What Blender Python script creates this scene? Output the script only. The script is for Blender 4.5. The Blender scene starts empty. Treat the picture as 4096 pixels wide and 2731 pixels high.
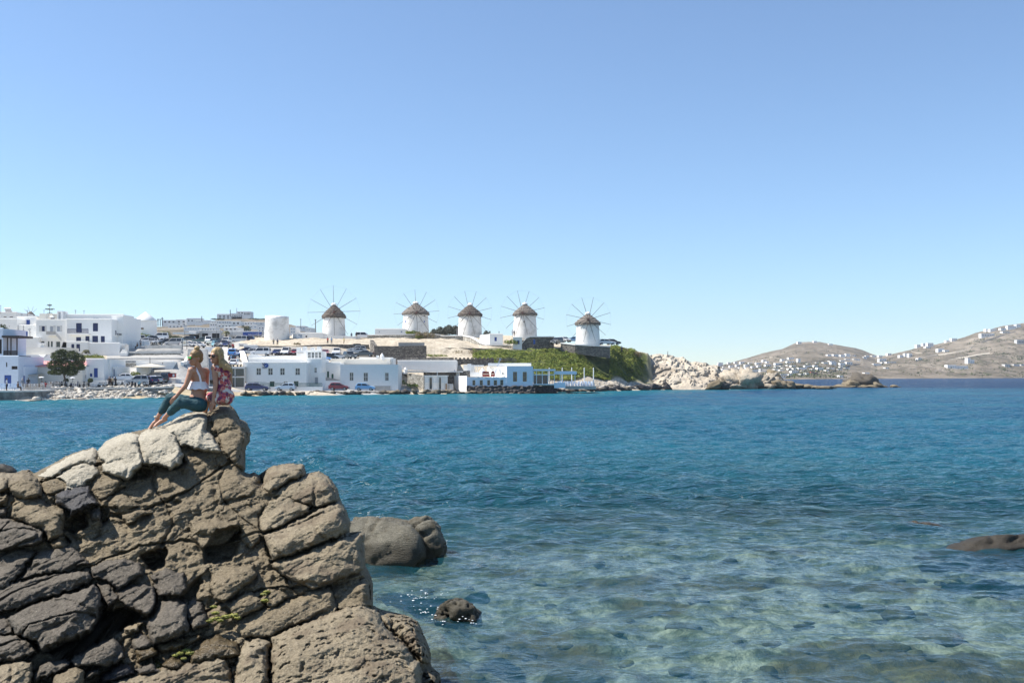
import bpy, bmesh, math, random
import numpy as np
from mathutils import Vector, Matrix
random.seed(5); RS = np.random.RandomState(11)
sc = bpy.context.scene
COL = sc.collection
# ---------------------------------------------------------------- camera, sky, sun, exposure
F = 3982.2; H = 3.7; CX = 2048.0; HY = 1500.0          # 35 mm lens in photo pixels, eye height, horizon row
cam_d = bpy.data.cameras.new('camera'); cam = bpy.data.objects.new('camera', cam_d); COL.objects.link(cam)
cam.location = (0, 0, H); cam.rotation_euler = (math.radians(90), 0, 0)
cam_d.lens = 35; cam_d.sensor_width = 36; cam_d.shift_y = 134.5 / 4096; cam_d.clip_start = .2; cam_d.clip_end = 20000
sc.camera = cam
SUN_EL = math.radians(54); SUN_AZ = math.radians(2)     # azimuth measured from -X towards +Y
SDIR = Vector((-math.cos(SUN_EL) * math.cos(SUN_AZ), math.cos(SUN_EL) * math.sin(SUN_AZ), math.sin(SUN_EL)))
world = bpy.data.worlds.new('World'); sc.world = world; world.use_nodes = True
wn = world.node_tree; bg = wn.nodes['Background']
sky = wn.nodes.new('ShaderNodeTexSky'); sky.sky_type = 'NISHITA'; sky.sun_disc = False
sky.sun_elevation = SUN_EL; sky.sun_rotation = math.radians(-(90 - math.degrees(SUN_AZ)))
sky.altitude = 12000; sky.air_density = 4.5; sky.dust_density = 6.0; sky.ozone_density = 3.6
wn.links.new(sky.outputs[0], bg.inputs[0]); bg.inputs[1].default_value = .098
sun_d = bpy.data.lights.new('sun', 'SUN'); sun_d.energy = 5.0; sun_d.angle = math.radians(.53); sun_d.color = (1, .95, .87)
sun = bpy.data.objects.new('sun', sun_d); COL.objects.link(sun)
sun.rotation_euler = SDIR.to_track_quat('Z', 'Y').to_euler(); sun.location = (-30, 10, 60)
sc.view_settings.view_transform = 'Standard'; sc.view_settings.look = 'None'
sc.view_settings.gamma = 1; sc.view_settings.use_curve_mapping = False
sc.view_settings.exposure = .80
sc.render.engine = 'CYCLES'
sc.cycles.max_bounces = 8; sc.cycles.transparent_max_bounces = 10; sc.cycles.caustics_reflective = False
sc.cycles.caustics_refractive = False; sc.cycles.sample_clamp_indirect = 6; sc.cycles.volume_bounces = 0; sc.cycles.volume_max_steps = 64; sc.cycles.sample_clamp_direct = 3
sc.cycles.use_denoising = True

# ---------------------------------------------------------------- coordinates: photo pixel + distance -> metres
def P(px, py, Y): return ((px - CX) / F * Y, Y, H - (py - HY) / F * Y)
def X_(px, Y): return (px - CX) / F * Y
def Z_(py, Y): return H - (py - HY) / F * Y

# ---------------------------------------------------------------- noise
_pm = np.random.RandomState(3).permutation(256); _pm = np.concatenate([_pm, _pm, _pm])
_gr = np.random.RandomState(4).normal(size=(256, 3)); _gr /= np.linalg.norm(_gr, axis=1)[:, None]
def pnoise(p):
    p = np.asarray(p, float); i = np.floor(p).astype(int); f = p - i; i &= 255
    u = f * f * f * (f * (f * 6 - 15) + 10); out = 0
    for a in (0, 1):
        for b in (0, 1):
            for c in (0, 1):
                h = _pm[_pm[_pm[(i[..., 0] + a) & 255] + ((i[..., 1] + b) & 255)] + ((i[..., 2] + c) & 255)] & 255
                d = f - np.array([a, b, c])
                w = (u[..., 0] if a else 1 - u[..., 0]) * (u[..., 1] if b else 1 - u[..., 1]) * (u[..., 2] if c else 1 - u[..., 2])
                out = out + w * (_gr[h] * d).sum(-1)
    return out * 1.4
def fbm(p, o=4, g=.5, l=2.1):
    a = 1; s = 0; t = 0; p = np.asarray(p, float)
    for k in range(o):
        s = s + a * pnoise(p + 17.3 * k); t += a; a *= g; p = p * l
    return s / t * 1.5

# ---------------------------------------------------------------- mesh helpers
class MB:
    def __init__(s): s.v = []; s.f = []; s.m = []
    def add(s, vs, fs, m=0):
        o = len(s.v); s.v += [tuple(v) for v in vs]; s.f += [tuple(i + o for i in f) for f in fs]; s.m += [m] * len(fs); return s
    def box(s, x0, x1, y0, y1, z0, z1, m=0, tx=0, ty=0):
        v = [(x0, y0, z0), (x1, y0, z0), (x1, y1, z0), (x0, y1, z0), (x0 + tx, y0 + ty, z1), (x1 - tx, y0 + ty, z1), (x1 - tx, y1 - ty, z1), (x0 + tx, y1 - ty, z1)]
        return s.add(v, [(0, 3, 2, 1), (4, 5, 6, 7), (0, 1, 5, 4), (1, 2, 6, 5), (2, 3, 7, 6), (3, 0, 4, 7)], m)
    def tube(s, a, b, r0, r1=None, n=8, m=0):
        r1 = r0 if r1 is None else r1; a = Vector(a); b = Vector(b); d = (b - a).normalized()
        u = d.orthogonal().normalized(); w = d.cross(u); v = []
        for c, r in ((a, r0), (b, r1)):
            for k in range(n):
                t = 2 * math.pi * k / n; v.append(c + (u * math.cos(t) + w * math.sin(t)) * r)
        f = [(k, (k + 1) % n, n + (k + 1) % n, n + k) for k in range(n)] + [tuple(range(n))[::-1], tuple(range(n, 2 * n))]
        return s.add(v, f, m)
    def path(s, pts, rs, n=8, m=0):
        pts = [Vector(p) for p in pts]; v = []; rs = rs if hasattr(rs, '__len__') else [rs] * len(pts)
        for i, p in enumerate(pts):
            d = (pts[min(i + 1, len(pts) - 1)] - pts[max(i - 1, 0)]).normalized()
            u = Vector((0, 0, 1)).cross(d); u = u.normalized() if u.length > .05 else Vector((1, 0, 0)); w = d.cross(u)
            v += [p + (u * math.cos(2 * math.pi * k / n) + w * math.sin(2 * math.pi * k / n)) * rs[i] for k in range(n)]
        f = []
        for i in range(len(pts) - 1):
            f += [(i * n + k, i * n + (k + 1) % n, (i + 1) * n + (k + 1) % n, (i + 1) * n + k) for k in range(n)]
        f += [tuple(range(n))[::-1], tuple(range((len(pts) - 1) * n, len(pts) * n))]
        return s.add(v, f, m)
    def lathe(s, c, prof, n=32, m=0, cap=True):
        v = [(c[0] + r * math.cos(2 * math.pi * k / n), c[1] + r * math.sin(2 * math.pi * k / n), z) for r, z in prof for k in range(n)]
        f = [(i * n + k, i * n + (k + 1) % n, (i + 1) * n + (k + 1) % n, (i + 1) * n + k) for i in range(len(prof) - 1) for k in range(n)]
        if cap: f += [tuple(range(n))[::-1], tuple(range((len(prof) - 1) * n, len(prof) * n))]
        return s.add(v, f, m)
    def ell(s, c, r, n=16, k=10, m=0):
        r = r if hasattr(r, '__len__') else (r, r, r)
        v = [(c[0], c[1], c[2] - r[2])]
        for i in range(1, k):
            t = -math.pi / 2 + math.pi * i / k
            v += [(c[0] + r[0] * math.cos(t) * math.cos(2 * math.pi * j / n), c[1] + r[1] * math.cos(t) * math.sin(2 * math.pi * j / n), c[2] + r[2] * math.sin(t)) for j in range(n)]
        v.append((c[0], c[1], c[2] + r[2])); L = len(v) - 1
        f = [(0, 1 + (j + 1) % n, 1 + j) for j in range(n)]
        for i in range(k - 2):
            f += [(1 + i * n + j, 1 + i * n + (j + 1) % n, 1 + (i + 1) * n + (j + 1) % n, 1 + (i + 1) * n + j) for j in range(n)]
        f += [(1 + (k - 2) * n + j, 1 + (k - 2) * n + (j + 1) % n, L) for j in range(n)]
        return s.add(v, f, m)
    def prism(s, poly, y0, y1, m=0):                     # polygon in x-z, counter-clockwise seen from -Y, extruded y0..y1
        n = len(poly); v = [(x, y0, z) for x, z in poly] + [(x, y1, z) for x, z in poly]
        f = [tuple(range(n)), tuple(range(n, 2 * n))[::-1]] + [((k + 1) % n, k, n + k, n + (k + 1) % n) for k in range(n)]
        return s.add(v, f, m)
    def build(s, name, mats, parent=None, smooth=False):
        me = bpy.data.meshes.new(name); L = world_loc(parent)
        v = [(a - L[0], b - L[1], c - L[2]) for a, b, c in s.v] if parent else s.v
        me.from_pydata(v, [], s.f)
        mats = mats if isinstance(mats, (list, tuple)) else [mats]
        for mm in mats: me.materials.append(M[mm] if isinstance(mm, str) else mm)
        me.polygons.foreach_set('material_index', s.m)
        if smooth: me.polygons.foreach_set('use_smooth', [True] * len(s.f))
        me.update(); return link(name, me, parent)
def world_loc(o):
    L = Vector((0, 0, 0))
    while o is not None: L = L + o.location; o = o.parent
    return L
def link(name, me, parent=None):
    o = bpy.data.objects.new(name, me); COL.objects.link(o)
    if parent is not None: o.parent = parent
    return o
def npmesh(name, v, f, mats, parent=None, smooth=True):    # numpy arrays: v (n,3), f (m,3|4)
    me = bpy.data.meshes.new(name); v = np.asarray(v, np.float32)
    if parent is not None: v = v - np.array(world_loc(parent), np.float32)
    f = np.asarray(f, np.int32); k = f.shape[1]
    me.vertices.add(len(v)); me.vertices.foreach_set('co', v.ravel())
    me.loops.add(f.size); me.loops.foreach_set('vertex_index', f.ravel())
    me.polygons.add(len(f)); me.polygons.foreach_set('loop_start', np.arange(0, f.size, k, dtype=np.int32))
    me.polygons.foreach_set('loop_total', np.full(len(f), k, np.int32))
    me.update(calc_edges=True); me.validate()
    if smooth: me.polygons.foreach_set('use_smooth', np.ones(len(me.polygons), bool))
    for mm in (mats if isinstance(mats, (list, tuple)) else [mats]): me.materials.append(M[mm] if isinstance(mm, str) else mm)
    return link(name, me, parent)
def attr(o, name, vals):
    a = o.data.attributes.new(name, 'FLOAT', 'POINT'); a.data.foreach_set('value', np.asarray(vals, np.float32))
def tag(o, label=None, cat=None, group=None, kind=None):
    for k, v in (('label', label), ('category', cat), ('group', group), ('kind', kind)):
        if v: o[k] = v
    return o
def thing(name, label, cat, loc=(0, 0, 0), group=None, rz=0):
    o = bpy.data.objects.new(name, None); COL.objects.link(o); o.location = loc; o.rotation_euler = (0, 0, rz)
    o.empty_display_size = .3
    return tag(o, label, cat, group)
def copy_tree(o, parent=None):
    c = o.copy(); COL.objects.link(c)
    if parent is not None: c.parent = parent
    for ch in list(o.children): copy_tree(ch, c)
    return c
def grid_faces(ny, nx):
    a = np.arange(ny * nx).reshape(ny, nx)
    return np.stack([a[:-1, :-1], a[:-1, 1:], a[1:, 1:], a[1:, :-1]], -1).reshape(-1, 4)

# ---------------------------------------------------------------- materials
M = {}
class NT:
    def __init__(s, name):
        s.m = bpy.data.materials.new(name); s.m.use_nodes = True; s.t = s.m.node_tree; s.b = s.t.nodes['Principled BSDF']; s.out = s.t.nodes['Material Output']
        s.geo = None; M[name] = s.m
    def n(s, t, **kw):
        nd = s.t.nodes.new('ShaderNode' + t)
        for k, v in kw.items():
            if k.startswith('i_'):
                key = k[2:]; key = int(key) if key.isdigit() else key.replace('_', ' ')
                s.set(nd.inputs[key], v)
            else: setattr(nd, k, v)
        return nd
    def set(s, inp, v):
        if hasattr(v, 'is_output') or isinstance(v, bpy.types.NodeSocket): s.t.links.new(v, inp)
        else: inp.default_value = (v if not (isinstance(v, tuple) and len(v) == 3 and inp.type == 'RGBA') else (*v, 1))
    def pos(s, sc3=(1, 1, 1), rot=(0, 0, 0)):
        if s.geo is None: s.geo = s.n('NewGeometry')
        mp = s.n('Mapping'); s.set(mp.inputs[0], s.geo.outputs['Position']); mp.inputs[3].default_value = sc3; mp.inputs[2].default_value = rot
        return mp.outputs[0]
    def noise(s, scale, det=4, rough=.55, v=None, dist=0):
        return s.n('TexNoise', i_Vector=v or s.pos(), i_Scale=scale, i_Detail=det, i_Roughness=rough, i_Distortion=dist).outputs[0]
    def ramp(s, fac, stops):
        r = s.n('ValToRGB', i_0=fac); e = r.color_ramp.elements
        while len(e) < len(stops): e.new(.5)
        for k, (p, c) in enumerate(stops): e[k].position = p; e[k].color = (*c, 1) if len(c) == 3 else c
        return r.outputs[0]
    def mix(s, fac, a, b, mode='MIX'):
        x = s.n('Mix', data_type='RGBA', blend_type=mode); s.set(x.inputs[0], fac); s.set(x.inputs[6], a); s.set(x.inputs[7], b); return x.outputs[2]
    def math(s, op, a, b=0, clamp=False):
        x = s.n('Math', operation=op); x.use_clamp = clamp; s.set(x.inputs[0], a); s.set(x.inputs[1], b); return x.outputs[0]
    def bump(s, h, strength, dist, prev=None):
        b = s.n('Bump', i_Height=h, i_Strength=strength, i_Distance=dist)
        if prev is not None: s.set(b.inputs['Normal'], prev)
        return b.outputs[0]
    def pr(s, **kw):
        for k, v in kw.items(): s.set(s.b.inputs[k.replace('_', ' ')], v)
        return s
def mat(name, c, rough=.7, var=.12, scale=2., bump=0, bscale=None, metal=0, spec=.4):
    t = NT(name); c = np.array(c); t.pr(Roughness=rough, Metallic=metal); t.b.inputs['Specular IOR Level'].default_value = spec
    if var > 0:
        t.pr(Base_Color=t.ramp(t.noise(scale), [(.3, tuple(c * (1 - var))), (.7, tuple(np.minimum(c * (1 + var), .95)))]))
    else: t.pr(Base_Color=tuple(c))
    if bump: t.pr(Normal=t.bump(t.noise(bscale or scale * 4), 1, bump))
    return t
def whitewash(name, c, stain=.1, scol=(.45, .42, .38), scale=.5, thr=.6):
    t = NT(name); n1 = t.noise(scale, 6, .65); n2 = t.noise(scale * 6, 4)
    base = t.ramp(n2, [(.3, tuple(np.array(c) * .94)), (.7, c)])
    fac = t.math('MULTIPLY', t.ramp(n1, [(thr, (0, 0, 0)), (thr + .14, (1, 1, 1))]), stain)
    t.pr(Base_Color=t.mix(fac, base, scol), Roughness=.85, Normal=t.bump(t.noise(3), .6, .05)); t.b.inputs['Specular IOR Level'].default_value = .2
whitewash('white', (.85, .84, .81), .15)
whitewash('white_old', (.83, .81, .77), .6, (.42, .40, .36), .45, .50)
whitewash('white_patchy', (.78, .78, .76), .7, (.42, .40, .40), .35, .62)
whitewash('cream', (.74, .70, .62), .25)
whitewash('white_blue_shade', (.66, .73, .82), .1)  # white walls with the blue of their shade put into the colour
whitewash('stepwhite', (.62, .60, .56), .6, (.34, .32, .29), .7, .48)
mat('blue', (.018, .07, .30), .45, .08)
mat('navy', (.012, .022, .085), .5, .08)
mat('bluegrey', (.32, .40, .50), .5, .08)
mat('greyshutter', (.36, .38, .42), .6, .06)
mat('brown', (.10, .055, .03), .6, .2)
mat('wood', (.30, .20, .12), .6, .2, 6)
mat('darkwood', (.035, .025, .022), .6, .2)
mat('ochre', (.45, .30, .10), .6, .1)
mat('green_paint', (.02, .10, .06), .5, .1)
mat('glass', (.03, .045, .06), .08, 0, spec=.6)
mat('tint_glass', (.018, .022, .028), .05, 0, spec=.7)
mat('dark', (.015, .014, .016), .8, .1)
mat('black', (.012, .012, .013), .45, .1)
mat('metal', (.45, .46, .48), .35, .1, metal=.8)
mat('greymetal', (.12, .12, .13), .5, .1)
mat('concrete', (.42, .40, .37), .85, .15, 1.5)
mat('quaywall', (.20, .19, .175), .9, .5, 1.2, .05)
mat('kerbtop', (.62, .60, .56), .85, .1)
mat('pink', (.60, .27, .25), .8, .12, .8)
mat('canvas', (.70, .60, .45), .8, .06)
mat('awning', (.42, .40, .34), .8, .1)
mat('red', (.35, .02, .02), .4, .15)
mat('mullion', (.72, .71, .68), .6, .05)
mat('hubred', (.16, .045, .03), .7, .2)
mat('spokewood', (.13, .10, .085), .75, .2, 5)
mat('rope', (.35, .33, .30), .8, .1)
mat('tyre', (.02, .02, .02), .8, .1)
mat('rim', (.40, .41, .43), .35, .05, metal=.7)
mat('lamp_glass', (.75, .76, .76), .12, 0, spec=.7)
mat('tail_red', (.28, .01, .01), .25, 0)
mat('plate', (.7, .7, .65), .5, 0)
for nm, c in dict(car_navy=(.012, .016, .09), car_silverblue=(.40, .50, .60), car_red=(.20, .008, .012), car_lightblue=(.16, .36, .62), car_white=(.78, .78, .78), car_silver=(.45, .46, .47), car_black=(.014, .014, .017), car_grey=(.075, .085, .085), car_rose=(.42, .14, .15), car_blue=(.05, .22, .55), car_green=(.10, .14, .12), car_teal=(.20, .42, .50)).items():
    t = mat(nm, c, .3, .03, spec=.5); t.b.inputs['Coat Weight'].default_value = .5; t.b.inputs['Coat Roughness'].default_value = .06
# ---------------------------------------------------------------- ground materials
t = NT('sandy_ground')
c1 = t.ramp(t.noise(.25, 6, .6), [(.35, (.34, .29, .215)), (.65, (.52, .455, .36))])
c2 = t.ramp(t.noise(1.7, 5, .6), [(.42, (.24, .20, .155)), (.56, (.54, .475, .375))])
cc = t.mix(.4, c1, c2)
gr = t.n('Attribute', attribute_name='green').outputs['Fac']; pv = t.n('Attribute', attribute_name='paved').outputs['Fac']; bc = t.n('Attribute', attribute_name='sand').outputs['Fac']
grass = t.ramp(t.noise(1.1, 5, .6), [(.35, (.045, .06, .018)), (.6, (.10, .115, .035)), (.75, (.20, .17, .07))])
cc = t.mix(gr, cc, grass); cc = t.mix(bc, cc, (.46, .37, .24)); cc = t.mix(pv, cc, t.ramp(t.noise(.8, 4), [(.3, (.30, .295, .285)), (.7, (.40, .395, .38))]))
t.pr(Base_Color=cc, Roughness=.95, Normal=t.bump(t.noise(1.2, 6, .6), .8, .25)); t.b.inputs['Specular IOR Level'].default_value = .15
t = NT('dry_hill')
hz = t.ramp(t.noise(.012, 7, .6, t.pos((1, .6, 2.2))), [(.34, (.105, .090, .064)), (.5, (.19, .155, .115)), (.66, (.33, .28, .22))])
sp = t.ramp(t.noise(.06, 5, .65), [(.40, (.045, .05, .03)), (.52, (.17, .142, .108)), (.68, (.33, .29, .24))])
t.pr(Base_Color=t.mix(.45, hz, sp), Roughness=.95, Normal=t.bump(t.noise(.05, 7, .65), 1, 6)); t.b.inputs['Specular IOR Level'].default_value = .1
t = NT('shore_rock')
t.pr(Base_Color=t.ramp(t.noise(.08, 6, .65), [(.35, (.28, .235, .18)), (.65, (.50, .44, .35))]), Roughness=.95, Normal=t.bump(t.noise(.15, 6, .65), 1, 2))
t = NT('stone_wall')
vo = t.n('TexVoronoi', feature='F1', i_Vector=t.pos((1, 1, 1.7)), i_Scale=2.6); vd = t.n('TexVoronoi', feature='DISTANCE_TO_EDGE', i_Vector=t.pos((1, 1, 1.7)), i_Scale=2.6)
g = t.n('SeparateColor', i_0=vo.outputs['Color']).outputs[0]
col = t.ramp(g, [(0, (.13, .115, .10)), (.5, (.235, .21, .18)), (1, (.36, .32, .27))])
ed = t.ramp(vd.outputs['Distance'], [(.02, (0, 0, 0)), (.10, (1, 1, 1))])
t.pr(Base_Color=t.mix(ed, (.075, .068, .06), col), Roughness=.95, Normal=t.bump(ed, 1, .10))
t = NT('pale_stone_wall')
vo = t.n('TexVoronoi', feature='F1', i_Vector=t.pos((1, 1, 1.8)), i_Scale=2.2); vd = t.n('TexVoronoi', feature='DISTANCE_TO_EDGE', i_Vector=t.pos((1, 1, 1.8)), i_Scale=2.2)
g = t.n('SeparateColor', i_0=vo.outputs['Color']).outputs[0]
col = t.ramp(g, [(0, (.30, .27, .22)), (.5, (.48, .45, .39)), (1, (.66, .63, .56))])
ed = t.ramp(vd.outputs['Distance'], [(.02, (0, 0, 0)), (.10, (1, 1, 1))])
t.pr(Base_Color=t.mix(ed, (.16, .145, .12), col), Roughness=.95, Normal=t.bump(ed, 1, .08))
t = NT('thatch')
st = t.noise(1, 5, .6, t.pos((7, 7, 1.2))); bd = t.n('TexWave', wave_type='BANDS', bands_direction='Z', i_Vector=t.pos(), i_Scale=.55, i_Distortion=5, i_Detail=3).outputs[0]
t.pr(Base_Color=t.mix(.45, t.ramp(st, [(.3, (.075, .062, .052)), (.7, (.30, .26, .22))]), t.ramp(bd, [(.2, (.08, .068, .058)), (.8, (.26, .23, .20))])), Roughness=.95, Normal=t.bump(st, 1, .12))
NT('thatch_dark'); M['thatch_dark'] = M['thatch'].copy(); [setattr(e, 'color', (e.color[0] * .62, e.color[1] * .58, e.color[2] * .55, 1)) for n_ in M['thatch_dark'].node_tree.nodes if n_.type == 'VALTORGB' for e in n_.color_ramp.elements]
t = NT('leaf_olive'); t.pr(Base_Color=t.ramp(t.noise(1.5, 3), [(.3, (.030, .045, .014)), (.7, (.11, .13, .045))]), Roughness=.7); t.b.inputs['Specular IOR Level'].default_value = .2
t = NT('leaf_green'); t.pr(Base_Color=t.ramp(t.noise(.55, 4), [(.3, (.085, .125, .022)), (.5, (.175, .215, .034)), (.7, (.30, .30, .07))]), Roughness=.65); t.b.inputs['Specular IOR Level'].default_value = .2
t = NT('leaf_grey'); t.pr(Base_Color=t.ramp(t.noise(1.0, 4), [(.3, (.05, .06, .045)), (.7, (.17, .175, .13))]), Roughness=.8)
t = NT('leaf_dry'); t.pr(Base_Color=t.ramp(t.noise(1.0, 4), [(.3, (.12, .10, .05)), (.7, (.32, .25, .13))]), Roughness=.8)
t = NT('leaf_palm'); t.pr(Base_Color=t.ramp(t.noise(1.3, 3), [(.3, (.05, .06, .02)), (.7, (.20, .19, .08))]), Roughness=.6)
mat('bark', (.12, .09, .07), .9, .3, 5)

# ---------------------------------------------------------------- the sea
def waterline(px): return np.interp(px, [-600, 0, 100, 200, 500, 750, 1000, 1200, 1500, 1800, 2000, 2150, 2300, 2500, 2600, 2700, 2900, 3100, 3300],
                                    [1606, 1604, 1603, 1600, 1594, 1588, 1583, 1582, 1578, 1576, 1574, 1572, 1568, 1562, 1560, 1558, 1557, 1555, 1553])
def shoreY(px): return H * F / (waterline(px) - HY)
def seabed_depth(x, y):
    s = fbm(np.stack([x * .10, y * .10, 0 * x], -1), 4); r = fbm(np.stack([x * .42, y * .42, 0 * x + 5], -1), 5)
    edge = 25.5 + 2.0 * np.sin(x * .22) + 3.5 * s + .04 * x
    d = np.interp(y - edge, [-20, -10, -5, 0, 8, 20, 40, 200], [.50, .90, 1.0, 1.05, 1.55, 2.3, 3.6, 5.5])
    return d + s * .35 - np.abs(r) * .55 * np.clip((40 - y) / 15, .15, 1) + .1
rw = np.random.RandomState(8); WAVES = []
for k in range(110):
    lam = .17 * (1.043 ** k)
    if lam > 8: break
    th = math.radians(rw.normal(256, 34)); WAVES.append((lam, math.cos(th) * 2 * math.pi / lam, math.sin(th) * 2 * math.pi / lam, .0080 * lam ** .9 * rw.uniform(.5, 1.4) * (1 if lam < 1.8 else (1.8 / lam) ** .8), rw.uniform(0, 6.28)))
def sea_grid(rows, ncol):
    cols = np.linspace(-.62, .62, ncol); YY, TT = np.meshgrid(rows, cols, indexing='ij'); XX = TT * (YY + 2.0)
    sp = np.gradient(rows)[:, None]; spx = (cols[1] - cols[0]) * (YY + 2); zz = np.zeros_like(YY)
    for lam, kx, ky, amp, p0 in WAVES:
        fade = np.clip((lam / np.maximum(sp, spx * .5) - 2.2) / 2.5, 0, 1)
        if rows[0] < 20 and lam < .9: fade = fade * (1 - .85 * np.clip((YY - 21) / 9, 0, 1))
        if fade.max() <= 0: continue
        n_ = int(np.argmax(fade.max(1) <= 0)) if (fade.max(1) <= 0).any() else len(rows); q = slice(0, n_)
        ph = kx * XX[q] + ky * YY[q] + p0; ph = ph + .5 * np.sin(ph * .23 + 1)
        zz[q] += fade[q] * amp * (np.sin(ph) + .25 * np.cos(2 * ph))
    gust = .85 + .55 * fbm(np.stack([XX * .05, YY * .03, 0 * XX], -1), 3)
    zz *= gust * np.clip(1.2 - YY / 900, 0, 1) * np.interp(YY, [6, 20, 60, 200], [1.0, 1.1, 1.3, 1.4])
    return XX, YY, zz
G1 = sea_grid(np.arange(7.5, 30.0001, .05), 860); G2 = sea_grid(np.concatenate([np.geomspace(30, 420, 460), np.geomspace(420, 14000, 40)[1:]]), 430)
wv = np.concatenate([np.stack(g, -1).reshape(-1, 3) for g in (G1, G2)]); wf = np.concatenate([grid_faces(*G1[0].shape), grid_faces(*G2[0].shape) + G1[0].size])
water = npmesh('water', wv, wf, []); tag(water, kind='structure')
XX, YY = wv[:, 0], wv[:, 1]; attr(water, 'depth', np.clip(seabed_depth(XX, YY), 0, 8))
pxs = XX / YY * F + CX; near_shore = np.clip(1 - (shoreY(pxs) - YY) / np.interp(pxs, [0, 900, 2000, 2700, 3200], [45, 80, 95, 60, 10]), 0, 1) * (pxs < 3200) * (YY < shoreY(pxs) + 3)
attr(water, 'shoal', near_shore); attr(water, 'chop', np.clip((YY - 21) / 9, 0, 1)); attr(water, 'far', np.clip((YY - 255) / 50, 0, 1))
t = NT('sea_water')
dp = t.n('Attribute', attribute_name='depth').outputs['Fac']; sh = t.n('Attribute', attribute_name='shoal').outputs['Fac']; fr = t.n('Attribute', attribute_name='far').outputs['Fac']
big = t.noise(.045, 3, .5, t.pos((.6, 1.6, 1)))
body = t.ramp(big, [(.32, (.004, .046, .110)), (.68, (.010, .092, .145))])
body = t.mix(t.ramp(t.math('DIVIDE', dp, 8), [(.15, (1, 1, 1)), (.65, (0, 0, 0))]), body, (.013, .092, .122))
body = t.mix(t.math('MULTIPLY', sh, .8), body, (.016, .150, .185))
body = t.mix(fr, body, (.003, .030, .085))
murk = t.math('ADD', t.ramp(t.math('DIVIDE', dp, 8), [(.04, (.10, .10, .10)), (.13, (.28, .28, .28)), (.20, (.62, .62, .62)), (.32, (1, 1, 1))]), 0, True)
v1 = t.pos((1, 1.5, 1))
ck = t.n('Attribute', attribute_name='chop').outputs['Fac']; v2 = t.pos((.55, 1.5, 1)); hb_ = t.math('MULTIPLY', t.noise(.75, 4, .6, v2), ck)
nb = t.bump(hb_, 1, .95); nb = t.bump(t.noise(1.1, 3, .55, v1), .75, .12, nb); nb = t.bump(t.noise(4.5, 3, .55, v1), .7, .035, nb); nb = t.bump(t.noise(14, 2, .5, v1), .5, .012, nb)
dif = t.n('BsdfDiffuse', i_Color=body, i_Normal=nb)
tr = t.n('BsdfTransparent', i_Color=(.74, .85, .83))
under = t.n('MixShader', i_0=murk, i_1=tr.outputs[0], i_2=dif.outputs[0])
gl = t.n('BsdfGlossy', i_Color=(1, 1, 1), i_Roughness=.085, i_Normal=nb)
fz = t.n('Fresnel', i_IOR=1.333, i_Normal=nb)
top = t.n('MixShader', i_0=t.math('MINIMUM', t.math('MULTIPLY', fz.outputs[0], .95), .52), i_1=under.outputs[0], i_2=gl.outputs[0])
t.t.links.new(top.outputs[0], t.out.inputs[0]); t.t.nodes.remove(t.b)
water.data.materials.append(M['sea_water'])

# seabed of the shallows
ry = np.concatenate([np.arange(4.5, 60, .18), np.geomspace(60, 230, 40)[1:]]); rx = np.linspace(-.66, .66, 260); BY, BT = np.meshgrid(ry, rx, indexing='ij'); BX = BT * (BY + 2)
bz = -seabed_depth(BX, BY)
seabed = npmesh('seabed', np.stack([BX, BY, bz], -1).reshape(-1, 3), grid_faces(*BY.shape), []); tag(seabed, kind='structure')
dark = np.clip(fbm(np.stack([BX * .25, BY * .25, 0 * BX + 9], -1), 4) * 2.2 + .05, 0, 1)
dark = np.maximum(dark, np.clip(1.25 - np.hypot(BX + 1.0, (BY - 12.5) * .8) / 3.2, 0, 1)); dark = np.maximum(dark, np.clip(1.2 - np.hypot((BX - 9.3) / 2.2, BY - 21.5) / .9, 0, 1))
dark = np.maximum(dark, np.clip(1.3 - np.hypot((BX - 1.2) / 2.6, (BY - 11.6) / 1.6), 0, 1)); dark = np.maximum(dark, np.clip(1.2 - np.hypot((BX - 5.2) / 1.5, (BY - 11.8) / .7), 0, 1)); dark = np.maximum(dark, np.clip(1.1 - np.hypot((BX - .2) / 1.2, (BY - 17) / 1.8), 0, 1))
attr(seabed, 'weed', dark.ravel())
t = NT('seabed_rock')
wd = t.n('Attribute', attribute_name='weed').outputs['Fac']
pale = t.ramp(t.noise(1.6, 8, .72), [(.36, (.035, .036, .024)), (.49, (.165, .17, .125)), (.63, (.46, .44, .35))])
drk = t.ramp(t.noise(2.2, 5, .6), [(.35, (.035, .03, .018)), (.6, (.13, .10, .05)), (.75, (.24, .20, .09))])
t.pr(Base_Color=t.mix(t.ramp(t.math('ADD', wd, t.math('MULTIPLY', t.math('SUBTRACT', t.noise(2.5, 5), .5), .9)), [(.3, (0, 0, 0)), (.6, (1, 1, 1))]), pale, drk), Roughness=.9, Normal=t.bump(t.noise(3, 6, .6), 1, .2))
seabed.data.materials.append(M['seabed_rock'])

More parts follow.
